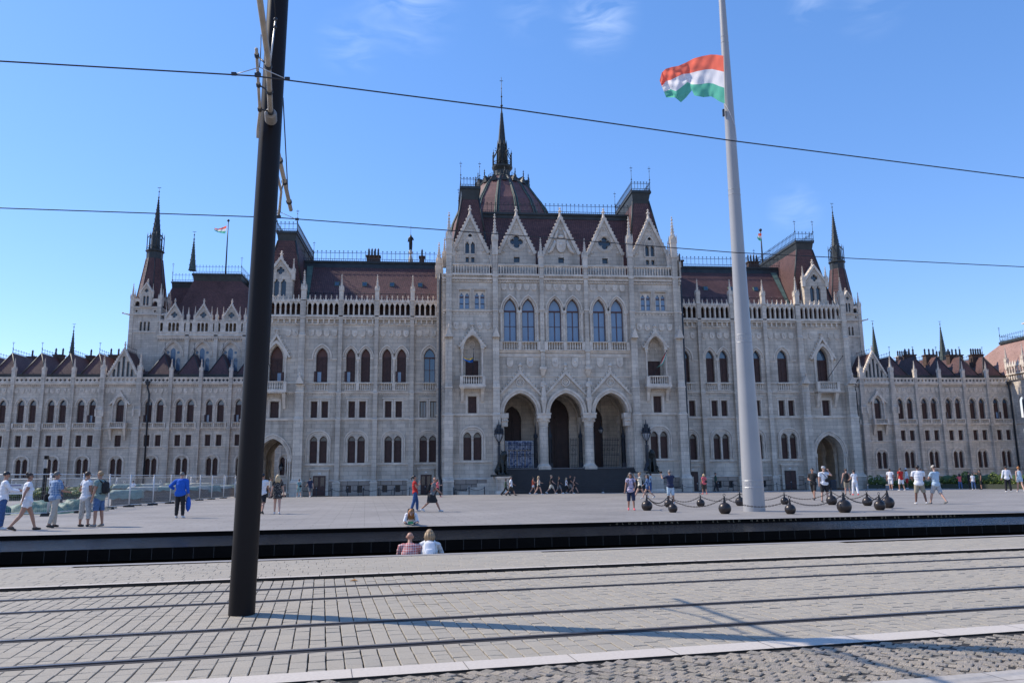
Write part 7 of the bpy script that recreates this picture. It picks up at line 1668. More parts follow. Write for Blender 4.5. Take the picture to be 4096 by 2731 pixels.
def seg_dist(P_, a, c):
    a = np.array(a); c = np.array(c); d = c - a; L2 = max(d @ d, 1e-9); t = np.clip(((P_ - a) @ d) / L2, 0, 1); return np.linalg.norm(P_ - (a + t[:, None] * d), axis=1), t
def person(label, loc, face, h=1.72, sex='m', top=('white', .55), bot=('black', 'short'), shoes='white', hair=('brown', 'short'), skin='fair', legs='stand', arms=((0, 8, 12), (0, 8, 12)), lean=0, head=(0, 0), extra=(), build=1.0, group=None, sit=None):
    """face = heading in radians (0 = away from the viewer, along +y). arms: (forward, outward, elbow[, inward]) per side, degrees"""
    k = h / 1.75; B = []; tagb = []
    def bone(n, a, c, ra, rb): B.append((Vector(a), Vector(c), ra, rb)); tagb.append(n)
    sw = (.185 if sex == 'm' else .16) * build; hw = .085 if sex == 'm' else .09; fat = build
    ln = R(lean); hipz = .93
    def fwd(p, o=(0, 0, hipz)):                          # lean the upper body about the hips
        y, z = p[1] - o[1], p[2] - o[2]; return Vector((p[0], o[1] + y * math.cos(ln) + z * math.sin(ln), o[2] - y * math.sin(ln) + z * math.cos(ln)))
    bone('pelvis', (-.05, 0, hipz - .01), (.05, 0, hipz - .01), .125 * fat, .125 * fat); bone('pelvis', (0, .0, hipz), (0, 0, hipz + .12), (.15 * fat, .115 * fat), (.135 * fat, .105 * fat))
    bone('torso', fwd((0, 0, hipz + .12)), fwd((0, .0, 1.24)), (.13 * fat, .105 * fat), ((.16 if sex == 'm' else .14) * fat, .115 * fat)); bone('torso', fwd((0, 0, 1.24)), fwd((0, 0, 1.38)), ((.165 if sex == 'm' else .145) * fat, .115 * fat), ((.15 if sex == 'm' else .13) * fat, .095 * fat))
    bone('torso', fwd((-sw * .72, 0, 1.425)), fwd((sw * .72, 0, 1.425)), .062, .062)
    if sex == 'f':
        for q in (-1, 1): bone('torso', fwd((q * .065, .075, 1.27)), fwd((q * .065, .09, 1.26)), .062, .058)
    bone('neck', fwd((0, -.01, 1.42)), fwd((0, .012, 1.56)), .056, .052)
    hy, hp = R(head[0]), R(head[1]); hc = fwd((0, .02, 1.645))
    def hd(x, y, z):
        y, z = y * math.cos(hp) + z * math.sin(hp) * 1.0, -y * math.sin(hp) + z * math.cos(hp)
        return hc + Vector((x * math.cos(hy) - y * math.sin(hy), x * math.sin(hy) + y * math.cos(hy), z))
    bone('head', hd(0, -.012, .025), hd(0, -.006, .04), (.078, .095), (.076, .09)); bone('head', hd(0, .03, -.06), hd(0, .045, -.075), .052, .042); bone('head', hd(0, .09, .01), hd(0, .112, -.018), .013, .017)
    for q in (-1, 1): bone('head', hd(q * .078, -.005, -.01), hd(q * .082, -.012, .02), .016, .018)
    # legs
    poses = {'stand': ((2, 3, 3), (-3, 2, 6)), 'wide': ((3, 3, 9), (-3, 2, 12)), 'walk': ((24, 8, 1), (-20, 18, 1)), 'walk2': ((-22, 12, 1), (26, 14, 1)), 'stride': ((30, 6, 1), (-26, 22, 1)), 'step': ((14, 12, 2), (-10, 8, 2)), 'relax': ((0, 2, 2), (12, 26, 7)), 'sit': ((86, 84, 7), (86, 84, 7)), 'prone': ((-84, 3, 5), (-84, 3, 9))}
    lp = poses[legs]; ank = []
    feet = []
    for q, (a, kb, o_) in zip((-1, 1), lp):
        a, kb, o_ = R(a), R(kb), R(o_); hj = Vector((q * hw, 0, hipz - .03)); d1 = Vector((q * math.sin(o_), math.sin(a) * math.cos(o_), -math.cos(a) * math.cos(o_))); kn = hj + d1 * .43
        d2 = Vector((q * math.sin(o_) * .6, math.sin(a - kb) * math.cos(o_), -math.cos(a - kb) * math.cos(o_))); an = kn + d2 * .41
        s_ = 'L' if q < 0 else 'R'
        bone('thigh', hj, kn, .092 * fat, .060); bone('shin', kn, kn.lerp(an, .35), .056, .058); bone('shin', kn.lerp(an, .35), an, .056, .037)
        pit = min(0, (a - kb)) * .55 + (0 if a > 0 else R(0)); heel = an + Vector((0, -.035, -.035)); toe = an + Vector((q * .02, .15 * math.cos(pit), -.048 + .15 * math.sin(pit) * (1 if a - kb < 0 else 0)))
        if legs == 'sit': heel = an + Vector((0, -.03, -.04)); toe = an + Vector((q * .02, .15, -.05))
        bone('foot', heel, toe, .036, .030); bone('foot', an + Vector((0, .0, -.01)), an + Vector((0, .08, -.04)), .036, .03); feet.append((an, heel, toe))
    zmin = min(min(f[1].z, f[2].z) for f in feet) - .032
    # arms
    hands = []
    for q, ar in zip((-1, 1), arms):
        a, o_, e = R(ar[0]), R(ar[1]), R(ar[2]); inw = R(ar[3]) if len(ar) > 3 else 0
        sh = fwd((q * sw, 0, 1.415)); d1 = Vector((q * math.sin(o_), math.cos(o_) * math.sin(a), -math.cos(o_) * math.cos(a))); el = sh + d1 * .285
        a2 = a + e; o2 = o_ - inw; d2 = Vector((q * math.sin(o2), math.cos(o2) * math.sin(a2), -math.cos(o2) * math.cos(a2))); wr = el + d2 * .25
        bone('uparm', sh, el, .052 * (1.1 if sex == 'm' else .9), .041); bone('forearm', el, wr, .041, .027); pm = wr + d2 * .055
        bone('hand', wr + d2 * .01, pm + d2 * .02, (.030, .018), (.036, .017)); hands.append((wr, d2, pm, q))
    V = MB()
    for a, c, ra, rb in B: capsule(V, a, c, ra, rb, None)
    me = bpy.data.meshes.new('tmp'); me.from_pydata(V.v, [], V.f); me.update(); o = bpy.data.objects.new('tmp', me); COL.objects.link(o)
    md = o.modifiers.new('r', 'REMESH'); md.mode = 'VOXEL'; md.voxel_size = .0155; sm = o.modifiers.new('s', 'SMOOTH'); sm.iterations = 5; sm.factor = .5
    dg = bpy.context.evaluated_depsgraph_get(); me2 = bpy.data.meshes.new_from_object(o.evaluated_get(dg)); bpy.data.objects.remove(o)
    n = len(me2.vertices); co = np.empty(n * 3); me2.vertices.foreach_get('co', co); co = co.reshape(-1, 3); no = np.empty(n * 3); me2.vertex_normals.foreach_get('vector', no); no = no.reshape(-1, 3)
    names = sorted(set(tagb)); best = np.full(n, 1e9); bt = np.zeros(n); bi = np.zeros(n, int)
    ai = {}
    for i, ((a, c, ra, rb), tg) in enumerate(zip(B, tagb)):
        d, t = seg_dist(co, a, c); r_ = (ra if isinstance(ra, (int, float)) else sum(ra) / 2) * (1 - t) + (rb if isinstance(rb, (int, float)) else sum(rb) / 2) * t
        d = d - r_; w = d < best; best[w] = d[w]; bi[w] = i; bt[w] = t[w]
    tags = np.array(tagb)[bi]
    shin_lo = np.array([i for i, tg in enumerate(tagb) if tg == 'shin'])
    # parameter along the whole leg: thigh 0..1, shin 1..2
    legp = np.zeros(n)
    for i, tg in enumerate(tagb):
        w = bi == i
        if tg == 'thigh': legp[w] = bt[w]
        if tg == 'shin': first = (i - 1 >= 0 and tagb[i - 1] == 'thigh'); legp[w] = 1 + (bt[w] * .35 if first else .35 + bt[w] * .65)
    polys = [tuple(p.vertices) for p in me2.polygons]
    root = thing('person', label, 'person', tuple(loc), face, group); zoff = -zmin
    if sit is not None: zoff = sit - (hipz - .13)
    def xf(p): return (p[0] * k, p[1] * k, (p[2] + zoff) * k)
    # body with eyes, mouth and separate fingers
    b = MB(); sk = SKIN[skin]; b.add([xf(p) for p in co], polys, sk, True)
    for q in (-1, 1): b.ball(xf(hd(q * .032, .083, .012)), .0105 * k, EYE, 6)
    b.ball(xf(hd(0, .088, -.052)), .018 * k, LIP, 6, 1.2, .4, .35)
    for wr, d, pm, q in hands:
        up = Vector((0, 0, 1)) if abs(d.z) < .8 else Vector((0, 1, 0)); sd_ = d.cross(up).normalized(); nn = sd_.cross(d).normalized()
        for f_, (off_, L_) in enumerate(((-.027, .062), (-.009, .072), (.009, .068), (.026, .054))):
            a = pm + d * .02 + sd_ * off_; m1 = a + d * L_ * .5 + nn * .004; e = m1 + d * L_ * .4 - nn * .022; b.tube([xf(a - d * .015), xf(m1), xf(e)], [.0088 * k, .008 * k, .0065 * k], sk, 5)
        tb = wr + d * .03 - sd_ * .028 * q; b.tube([xf(tb), xf(tb - sd_ * .022 * q + d * .025), xf(tb - sd_ * .024 * q + d * .055 - nn * .012)], [.011 * k, .0095 * k, .007 * k], sk, 5)
    b.build('body', root)
    def garment(name, mask, offv, m_):
        idx = np.where(mask)[0]; keep = set(idx.tolist()); F = [f for f in polys if all(v in keep for v in f)]
        if not F: return
        used = sorted({v for f in F for v in f}); mp_ = {v: i for i, v in enumerate(used)}; o_ = offv[used] if hasattr(offv, '__len__') else offv
        pts = co[used] + no[used] * (o_[:, None] if hasattr(o_, '__len__') else o_); b = MB(); b.add([xf(p) for p in pts], [tuple(mp_[v] for v in f) for f in F], m_, True); b.build(name, root)
    rs = np.random.RandomState(int(abs(loc[0] * 97 + loc[1] * 31)) % 9999); wr_ = .006 * np.sin(co[:, 2] * 55 + co[:, 0] * 23 + rs.rand() * 6) * np.sin(co[:, 0] * 31 + co[:, 1] * 17)
    tc_, sl = top[0], top[1]; jk = top[2] if len(top) > 2 else 0
    zc_neck = np.array(fwd((0, 0, 1.47)))[2]
    tm = (tags == 'torso') | ((tags == 'pelvis') & (co[:, 2] > hipz - (.10 if sl >= 0 else -.05)))
    if sl < 0: tm = (tags == 'torso') & (bt >= 0)
    if sl > 0: tm |= (tags == 'uparm') & (bt < min(sl, 1) + .001)
    if sl > 1: tm |= (tags == 'uparm') | ((tags == 'forearm') & (bt < sl - 1))
    if sl <= 0: tm &= ~((np.abs(co[:, 0]) > sw * .62) & (co[:, 2] > 1.40 * math.cos(ln)))
    if legs != 'sit' or True: garment('shirt', tm, .017 + wr_ + (.012 * jk) + .012 * np.clip((1.2 - co[:, 2]) * 2, 0, 1) * (tags != 'forearm'), C_[tc_])
    bc, bl_ = bot
    lim = {'short': .95, 'mini': .45, 'knee': 1.12, 'capri': 1.6, 'long': 1.97}.get(bl_)
    if lim is not None:
        bm = ((tags == 'pelvis') & (co[:, 2] < hipz + .10)) | ((tags == 'thigh') | (tags == 'shin')) & (legp < lim) & (legp >= 0)
        loose = .014 if bl_ in ('long', 'capri') else .020
        if bl_ == 'mini': loose = .012
        garment('trousers' if bl_ in ('long', 'capri') else 'shorts', bm, loose + wr_ * .8 + .010 * np.clip(legp, 0, 1.2), C_[bc])
    else:            # skirt or dress
        b = MB(); zl = {'skirt': .52, 'dress': .50, 'shortskirt': .68}[bl_]; yc = 0
        b.lathe(0, 0, [(r_ * k, (z_ + zoff) * k) for r_, z_ in ((.135, hipz + .14), (.165, hipz), (.185, hipz - .12), (.21, zl + .02), (.2, zl))], 18, C_[bc], True, cap=False, sy=.92 if 'walk' not in legs else 1.25); b.build('skirt', root)
    garment('shoes', (tags == 'foot') & (co[:, 2] < 10), .008, SHOE[shoes])
    # hair
    hcol, hs = hair
    if hs != 'bald':
        b = MB(); vs = []; fs = []; n1, n2 = 14, 9; hm = HAIR[hcol]
        for j in range(n2 + 1):
            t = j / n2 * math.pi
            for i in range(n1):
                a = 2 * math.pi * i / n1; vs.append((math.sin(t) * math.sin(a), math.sin(t) * math.cos(a), math.cos(t)))
        for j in range(n2):
            for i in range(n1):
                q_ = (i + 1) % n1; f = (j * n1 + i, (j + 1) * n1 + i, (j + 1) * n1 + q_, j * n1 + q_); c = [sum(vs[v][x] for v in f) / 4 for x in range(3)]
                front = c[1] > .25; 
                if c[2] > (.28 if front else (-.05 if abs(c[0]) > .75 and c[1] > -.1 else (-.55 if hs == 'short' else -.8))): fs.append(f)
        sc_ = (.089, .108, .098) if hs != 'buzz' else (.084, .101, .091)
        b.add([xf(hd(v[0] * sc_[0], v[1] * sc_[1] - .012, v[2] * sc_[2] + .035)) for v in vs], fs, hm, True)
        if hs == 'long':
            for dx in (-.06, -.02, .02, .06): b.tube([xf(hd(dx, -.07, .04)), xf(hd(dx * 1.25, -.10, -.06)), xf(hd(dx * 1.3, -.105, -.17)), xf(hd(dx * 1.1, -.10, -.29))], [.035 * k, .042 * k, .038 * k, .016 * k], hm, 7)
            for q in (-1, 1): b.tube([xf(hd(q * .075, -.03, .03)), xf(hd(q * .09, -.03, -.08)), xf(hd(q * .085, -.02, -.20))], [.025 * k, .028 * k, .012 * k], hm, 6)
        if hs == 'bun': b.ball(xf(hd(0, -.08, .10)), .045 * k, hm, 8)
        if hs == 'pony': b.tube([xf(hd(0, -.10, .06)), xf(hd(0, -.15, .0)), xf(hd(0, -.15, -.14))], [.03 * k, .032 * k, .012 * k], hm, 7)
        if hs == 'bob':
            for a in range(9): q_ = -2.2 + a * .55 - 0; b.tube([xf(hd(.07 * math.sin(q_), -.075 * math.cos(q_) - .01, .05)), xf(hd(.098 * math.sin(q_), -.10 * math.cos(q_) - .01, -.05)), xf(hd(.09 * math.sin(q_), -.095 * math.cos(q_) - .01, -.13))], [.034 * k, .038 * k, .018 * k], hm, 6)
        b.build('hair', root)
    for e in extra:
        b = MB(); e = e if isinstance(e, tuple) else (e,)
        if e[0] == 'shades':
            for q in (-1, 1): b.ball(xf(hd(q * .034, .092, .014)), .024 * k, SUNG, 8, 1, .35, .75)
            b.tube([xf(hd(-.08, .02, .02)), xf(hd(-.06, .088, .018)), xf(hd(.06, .088, .018)), xf(hd(.08, .02, .02))], .005 * k, SUNG, 4); b.build('sunglasses', root)
        elif e[0] == 'cap':
            b.lathe(0, 0, [(.098, 0), (.094, .05), (.06, .092), (0, .1)], 14, C_[e[1]], True, cap=False); b.v = [xf(hd(x, y - .005, z + .05)) for x, y, z in b.v]; o1 = len(b.v)
            b.add([xf(hd(x, y, z)) for x, y, z in ((-.075, .07, .055), (.075, .07, .055), (.05, .17, .04), (-.05, .17, .04))], [(0, 1, 2, 3)], C_[e[1]]); b.build('cap', root)
        elif e[0] == 'backpack':
            b.add(*rbox((0, -.19 * fat, 1.23), (.125, .075, .19)), C_[e[1]], True); b.add(*rbox((0, -.265 * fat, 1.15), (.085, .03, .09)), C_[e[1]], True); b.v = [xf(fwd(p)) for p in b.v]; b.build('backpack', root)
            s2_ = MB()
            for q in (-1, 1): s2_.tube([xf(fwd(p)) for p in ((q * .10, -.14, 1.40), (q * .11, -.02, 1.50), (q * .115, .11 * fat, 1.40), (q * .13, .13 * fat, 1.22), (q * .15, 0, 1.06), (q * .10, -.14, 1.04))], .020 * k, C_[e[2] if len(e) > 2 else e[1]], 5)
            s2_.build('backpack_strap', root)
        elif e[0] == 'shoulderbag':
            q = e[2]; b.add(*rbox((q * .27, -.02, .93), (.045, .16, .13)), C_[e[1]], True); b.v = [xf(p) for p in b.v]; b.build('shoulder_bag', root)
            s2_ = MB(); s2_.tube([xf(p) for p in ((q * .26, -.1, 1.05), (q * .15, -.04, 1.49), (q * .26, .1, 1.05))], .012 * k, C_[e[1]], 5); s2_.build('bag_strap', root)
        elif e[0] == 'crossbody':
            q = e[2]; f_ = e[3]; b.add(*rbox((q * .10, f_ * .17, 1.08), (.12, .045, .085)), C_[e[1]], True); b.v = [xf(p) for p in b.v]; b.build('crossbody_bag', root)
            s2_ = MB(); s2_.tube([xf(p) for p in ((q * .16, f_ * .13, 1.12), (0, f_ * .155, 1.3), (-q * .12, f_ * .08, 1.46), (-q * .14, -f_ * .05, 1.46), (-q * .05, -f_ * .14, 1.25), (q * .13, -f_ * .10, 1.05), (q * .19, f_ * .05, 1.03))], .012 * k, C_[e[1]], 5); s2_.build('bag_strap', root)
        elif e[0] in ('phone', 'camera'):
            i_ = e[1]; wr, d, pm, q = hands[i_]; p = pm + d * .09; w_, h_ = (.04, .08) if e[0] == 'phone' else (.07, .05); b.box(-w_, w_, -.012 if e[0] == 'phone' else -.04, .012, -h_, h_, SUNG); b.v = [xf((x + p.x, y + p.y, z + p.z)) for x, y, z in b.v]; b.build('phone' if e[0] == 'phone' else 'camera', root)
        elif e[0] == 'heldbag':
            wr, d, pm, q = hands[e[2]]; p = pm; b.lathe(0, 0, [(.01, -.62), (.09, -.50), (.11, -.32), (.08, -.12), (.02, -.02), (.012, .04)], 12, C_[e[1]], True, sy=.5); b.v = [xf((x + p.x, y + p.y, z + p.z)) for x, y, z in b.v]; b.build('held_bag', root)
        elif e[0] == 'waistjacket':
            b.lathe(0, 0, [(.15, hipz + .12), (.20, hipz), (.22, hipz - .2), (.25, hipz - .42)], 16, C_[e[1]], True, cap=False); b.v = [xf((x, y - .02, z)) for x, y, z in b.v if True]; b.build('tied_jacket', root)
        elif e[0] == 'belt': b.lathe(0, 0, [(.152 * fat, hipz + .06), (.152 * fat, hipz + .10)], 16, C_[e[1]], True, cap=False, sy=.85); b.v = [xf(p) for p in b.v]; b.build('belt', root)
    return root
def rbox(c, s):          # rounded box: sphere-like subdivided cube
    vs = []; fs = []; n1, n2 = 12, 8
    for j in range(n2 + 1):
        t = math.pi * j / n2
        for i in range(n1):
            a = 2 * math.pi * i / n1; v = (math.sin(t) * math.cos(a), math.sin(t) * math.sin(a), math.cos(t)); f = lambda u: math.copysign(abs(u) ** .45, u); vs.append((c[0] + s[0] * f(v[0]), c[1] + s[1] * f(v[1]), c[2] + s[2] * f(v[2])))
    for j in range(n2):
        for i in range(n1): q = (i + 1) % n1; fs.append((j * n1 + i, (j + 1) * n1 + i, (j + 1) * n1 + q, j * n1 + q))
    return vs, fs
Rt, Lf, Aw, To = -math.pi / 2, math.pi / 2, 0.0, math.pi          # facing right / left / away / towards the viewer
def at_px(x, yf, yh=None, z=.05, h=None):
    g = gpp(x, yf)
    if g.y > 71.9: r_ = pxray(x, yf); g = Vector((r_.x / r_.y * 71.9, 71.9, gzp(71.9)))
    d = math.hypot(g.x, g.y)
    if yh is not None: h = (yf - yh) * d * 1.005 / CF; h = h * math.cos(math.atan2(abs(x - 2048), CF) * .0)
    return g, h
def P_(label, x, yf, yh, face, **kw):
    g, h = at_px(x, yf, yh); dist = math.hypot(g.x, g.y); view = math.atan2(g.x, g.y)
    person(label, (g.x, g.y, g.z), face - view * .6, h=max(1.35, min(1.95, kw.pop('h', h))), **kw)
arm_rest = ((0, 8, 12), (0, 8, 12)); swing = ((-20, 8, 18), (24, 6, 30)); swing2 = ((26, 6, 30), (-22, 8, 16))
P_('man in white shirt cut by the left edge, arms stretched forward', 2, 2118, 1908, Rt + .3, sex='m', top=('white', 1.9), bot=('jeans', 'long'), shoes='white', hair=('black', 'short'), skin='tan', arms=((40, 6, 48, 4), (34, 6, 50, 6)), head=(0, 18))
P_('woman in white top and white shorts striding right with sunglasses and dark sandals', 97, 2121, 1921, Rt + .35, sex='f', top=('white', .35), bot=('white', 'mini'), shoes='brown', hair=('brown', 'bun'), skin='tan', legs='walk', arms=((-8, 8, 12), (-24, 10, 10)), extra=('shades',), build=1.12)
P_('man in blue checked shirt and pale trousers with black shoulder bag', 209, 2110, 1906, Rt + .75, sex='m', top=('bluecheck', .85), bot=('beige', 'long'), shoes='black', hair=('grey', 'short'), skin='tan', legs='step', arms=((6, 10, 60, 22), (16, 8, 66, 22)), extra=('shades', ('shoulderbag', 'black', -1)), build=1.12)
P_('short haired woman in white tee and pale patterned cropped trousers', 334, 2106, 1912, Rt + .9, sex='f', top=('white', .35), bot=('camo', 'capri'), shoes='black', hair=('brown', 'short'), skin='tan', legs='wide', arms=((4, 26, 70, 42), (4, 8, 40, 10)), extra=('shades',))
P_('tall man in grey green tee and denim shorts with dark rucksack on one shoulder', 388, 2106, 1897, Lf - .5, sex='m', top=('greygreen', .5), bot=('denim', 'short'), shoes='grey', hair=('sandy', 'buzz'), skin='tan', legs='stand', arms=((0, 8, 10), (4, 8, 14)), extra=(('backpack', 'black'),), build=1.08)
P_('man seen from behind in bright blue jacket carrying a blue bag', 716, 2071, 1910, Aw - .25, sex='m', top=('blue', 1.85, 1), bot=('black', 'long'), shoes='white', hair=('grey', 'short'), legs='stand', arms=((-16, 42, 78, 62), (0, 8, 10)), extra=(('heldbag', 'blue', 1),), build=1.15, lean=4)
P_('man seen from behind in white tee and black shorts right of the black mast', 1046, 2055, 1906, Aw - .1, sex='m', top=('white', .6), bot=('black', 'short'), shoes='black', hair=('black', 'short'), skin='tan', legs='walk', arms=swing, head=(-30, 0))
P_('woman seen from behind in black flowered dress with blond hair', 1107, 2056, 1913, Aw, sex='f', top=('floral', .6), bot=('floral', 'shortskirt'), shoes='white', hair=('blond', 'long'), legs='step', arms=((0, 12, 10), (4, 10, 14)), build=1.1)
P_('man in beige shirt waiting by the left gate', 1079, 1992, 1937, Rt, sex='m', top=('beige', 1.5), bot=('grey', 'long'), shoes='brown', hair=('black', 'short'), skin='tan', h=1.7)
P_('person in dark brown shirt at the left gate arch', 1122, 1988, 1922, Rt + .2, sex='m', top=('brown', .7), bot=('khaki', 'long'), shoes='brown', hair=('black', 'short'), skin='tan', arms=((20, 8, 60), (20, 8, 60)))
P_('person in pale teal top and shorts walking near the left gate', 1195, 1988, 1920, Aw + .3, sex='f', top=('teal', .7), bot=('teal', 'short'), shoes='white', hair=('brown', 'short'), legs='walk', arms=swing, extra=(('crossbody', 'black', 1, -1),))
P_('man in navy tee and grey shorts walking past the brown street door', 1239, 1988, 1914, Aw + .4, sex='m', top=('navy', .6), bot=('grey', 'short'), shoes='white', hair=('black', 'short'), legs='walk2', arms=swing2)
P_('woman in red top and blue jeans raising a drink to her mouth', 1660, 2046, 1910, Rt + .1, sex='f', top=('red', .35), bot=('jeans', 'long'), shoes='white', hair=('black', 'pony'), skin='tan', legs='step', arms=((8, 6, 120, 6), (20, 8, 132, 4)), extra=(('phone', 1),), lean=-5)
P_('bald man with orange and black rucksack and black clothes striding right', 1728, 2046, 1909, Rt - .1, sex='m', top=('grey', .6), bot=('black', 'short'), shoes='white', hair=('grey', 'bald'), skin='tan', legs='stride', arms=((20, 8, 30), (34, 6, 20)), extra=(('backpack', 'black', 'orange'), ('waistjacket', 'black')), build=1.1, lean=10)
P_('girl in pink top and dark trousers beside the brown door', 1750, 1987, 1917, Rt, sex='f', top=('pink', .5), bot=('black', 'long'), shoes='pink', hair=('black', 'long'), legs='walk', arms=((20, 6, 70), (24, 6, 74)))
P_('man in dark green shirt and black trousers beside the white lion pedestal', 2023, 1981, 1914, Rt, sex='m', top=('green', .7), bot=('black', 'long'), shoes='black', hair=('black', 'short'), skin='dark', legs='stride', arms=swing)
P_('man in white tee and brown shorts passing the white lion pedestal', 2044, 1982, 1905, Rt, sex='m', top=('white', .75), bot=('brown', 'knee'), shoes='black', hair=('grey', 'short'), skin='tan', legs='stride', arms=swing2, build=1.05)
P_('woman in rust top and white shorts walking left by the steps', 2133, 1975, 1908, Rt + .1, sex='f', top=('orange', 0), bot=('white', 'mini'), shoes='white', hair=('black', 'bun'), skin='tan', legs='walk', arms=((30, 6, 80), (26, 6, 70)))
P_('young woman with long fair hair in black skirt by the steps', 2155, 1977, 1905, Rt, sex='f', top=('cream', 0), bot=('black', 'mini'), shoes='white', hair=('blond', 'long'), legs='walk2', arms=((20, 8, 60), (-16, 8, 16)))
P_('man in black tee and cream shorts with small bag by the steps', 2206, 1974, 1900, Rt, sex='m', top=('black', .6), bot=('cream', 'short'), shoes='white', hair=('grey', 'short'), legs='stride', arms=swing, extra=(('shoulderbag', 'black', -1),))
P_('man in black tee and grey striped shorts by the steps', 2237, 1970, 1904, Rt, sex='m', top=('black', .7), bot=('grey', 'knee'), shoes='white', hair=('brown', 'short'), skin='tan', legs='walk2', arms=swing2, build=1.1)
P_('woman in white top and black trousers hand to her face', 2266, 1972, 1910, Rt, sex='f', top=('white', .3), bot=('black', 'long'), shoes='white', hair=('blond', 'long'), legs='walk', arms=((50, 6, 100), (10, 6, 20)))
P_('man with black rucksack and dark clothes in the walking group', 2281, 1971, 1900, Rt, sex='m', top=('black', .6), bot=('grey', 'short'), shoes='white', hair=('brown', 'short'), skin='tan', legs='walk2', arms=swing, extra=(('backpack', 'black'),))
P_('woman in short black dress at the right end of the walking group', 2298, 1971, 1902, Rt, sex='f', top=('black', 0), bot=('black', 'shortskirt'), shoes='black', hair=('brown', 'long'), legs='stride', arms=swing2)
P_('smiling grey haired woman in lilac tee, navy shorts and pink shoes walking nearer', 2526, 2040, 1900, To, sex='f', top=('lilac', .4), bot=('navy', 'knee'), shoes='pink', hair=('grey', 'long'), skin='tan', legs='step', arms=((4, 12, 50, 30), (0, 12, 12)), extra=('shades', ('backpack', 'navy'), ('belt', 'navy')), build=1.08)
P_('person in pale lime shirt behind the lilac woman', 2509, 1968, 1902, Rt, sex='m', top=('mint', .7), bot=('grey', 'short'), shoes='white', hair=('black', 'short'), skin='dark', arms=((30, 20, 40), (10, 8, 20)))
P_('woman in cream top and black shorts holding a phone up to her face', 2562, 1994, 1891, Lf - .1, sex='f', top=('cream', .5), bot=('black', 'mini'), shoes='white', hair=('sandy', 'bun'), legs='stride', arms=((74, 8, 84, 8), (70, 8, 88, 8)), extra=(('phone', 0),))
P_('long haired woman in denim jacket and denim shorts striding left', 2592, 1993, 1900, Lf, sex='f', top=('denim', 1.7), bot=('jeans', 'mini'), shoes='white', hair=('brown', 'long'), legs='stride', arms=swing)
P_('man in white and blue shirt behind the denim jacket woman', 2604, 1968, 1895, Rt, sex='m', top=('ltblue', .6), bot=('jeans', 'long'), shoes='white', hair=('black', 'short'), skin='dark')
P_('man in navy tee and pale blue shorts taking a photo with raised arms', 2684, 2014, 1890, Aw + .35, sex='m', top=('navy', .75), bot=('ltblue', 'knee'), shoes='white', hair=('grey', 'short'), skin='tan', legs='stand', arms=((72, 26, 74, 30), (66, 6, 86, 20)), extra=(('camera', 0),), build=1.15)
P_('blond woman in coral pink top and dark shorts seen from behind', 2819, 1976, 1901, Aw + .3, sex='f', top=('pink', .5), bot=('brown', 'knee'), shoes='pink', hair=('blond', 'bob'), skin='tan', legs='step', arms=((-10, 14, 30), (10, 14, 30)), extra=(('crossbody', 'black', 1, -1),), build=1.1)
P_('person in dark clothes standing in shade by the facade', 2865, 1964, 1895, Rt, sex='m', top=('green', 1.7), bot=('black', 'long'), shoes='black', hair=('black', 'short'), skin='tan', legs='step')
P_('young man in black tee and black shorts looking left by the gate', 3258, 1999, 1872, To - .5, sex='m', top=('black', .6), bot=('black', 'short'), shoes='black', hair=('black', 'short'), skin='tan', legs='walk', arms=((-8, 16, 18), (4, 14, 78, 50)), head=(30, 0))
P_('man in white tee and black shorts with crossbody bag, hand at his forehead', 3303, 2008, 1881, To + .2, sex='m', top=('white', .6), bot=('black', 'short'), shoes='black', hair=('grey', 'short'), legs='stand', arms=((70, 20, 120, 50), (0, 10, 10)), extra=(('crossbody', 'black', -1, 1), ('cap', 'ltgrey')), build=1.05)
P_('man in black tank top and khaki shorts seen from behind', 3391, 1979, 1888, Aw, sex='m', top=('black', 0), bot=('khaki', 'short'), shoes='black', hair=('brown', 'short'), legs='stand', arms=((0, 14, 12), (20, 10, 50)))
P_('woman all in white with dark hair seen from behind', 3423, 1980, 1892, Aw + .2, sex='f', top=('white', .5), bot=('white', 'long'), shoes='pink', hair=('black', 'bun'), legs='step', arms=((20, 10, 50), (10, 12, 20)))
P_('man in white tee and white shorts with dark hair', 3566, 1961, 1886, Aw - .4, sex='m', top=('white', .6), bot=('white', 'short'), shoes='white', hair=('black', 'short'), skin='tan', legs='step', build=1.1)
P_('man in red and white jersey with white shorts', 3608, 1962, 1884, Aw + .5, sex='m', top=('red', .5), bot=('white', 'short'), shoes='white', hair=('brown', 'short'), skin='tan', legs='step', arms=((-10, 20, 20), (10, 10, 30)))
P_('person in white top, red shorts and white hat', 3631, 1953, 1884, Lf, sex='m', top=('white', 1.2), bot=('red', 'short'), shoes='white', hair=('brown', 'short'), skin='dark', extra=(('cap', 'white'),))
P_('bald man in white tee, khaki shorts and white trainers seen from behind', 3684, 2015, 1879, Aw, sex='m', top=('white', .6), bot=('khaki', 'short'), shoes='white', hair=('black', 'buzz'), skin='dark', legs='wide', arms=((16, 12, 60, 30), (16, 10, 60)), build=1.18)
P_('person in navy clothes half hidden behind the bald man in khaki shorts', 3690, 1958, 1886, Rt, sex='m', top=('navy', .6), bot=('navy', 'long'), shoes='black', hair=('black', 'short'))
P_('man in pale blue tee, grey shorts and beige cap looking down', 3751, 2015, 1873, Lf - 1.0, sex='m', top=('ltblue', .6), bot=('ltgrey', 'short'), shoes='grey', hair=('brown', 'short'), skin='fair', legs='walk', arms=((30, 12, 66, 20), (34, 8, 70, 16)), head=(10, 30), extra=(('cap', 'beige'),), build=1.08)
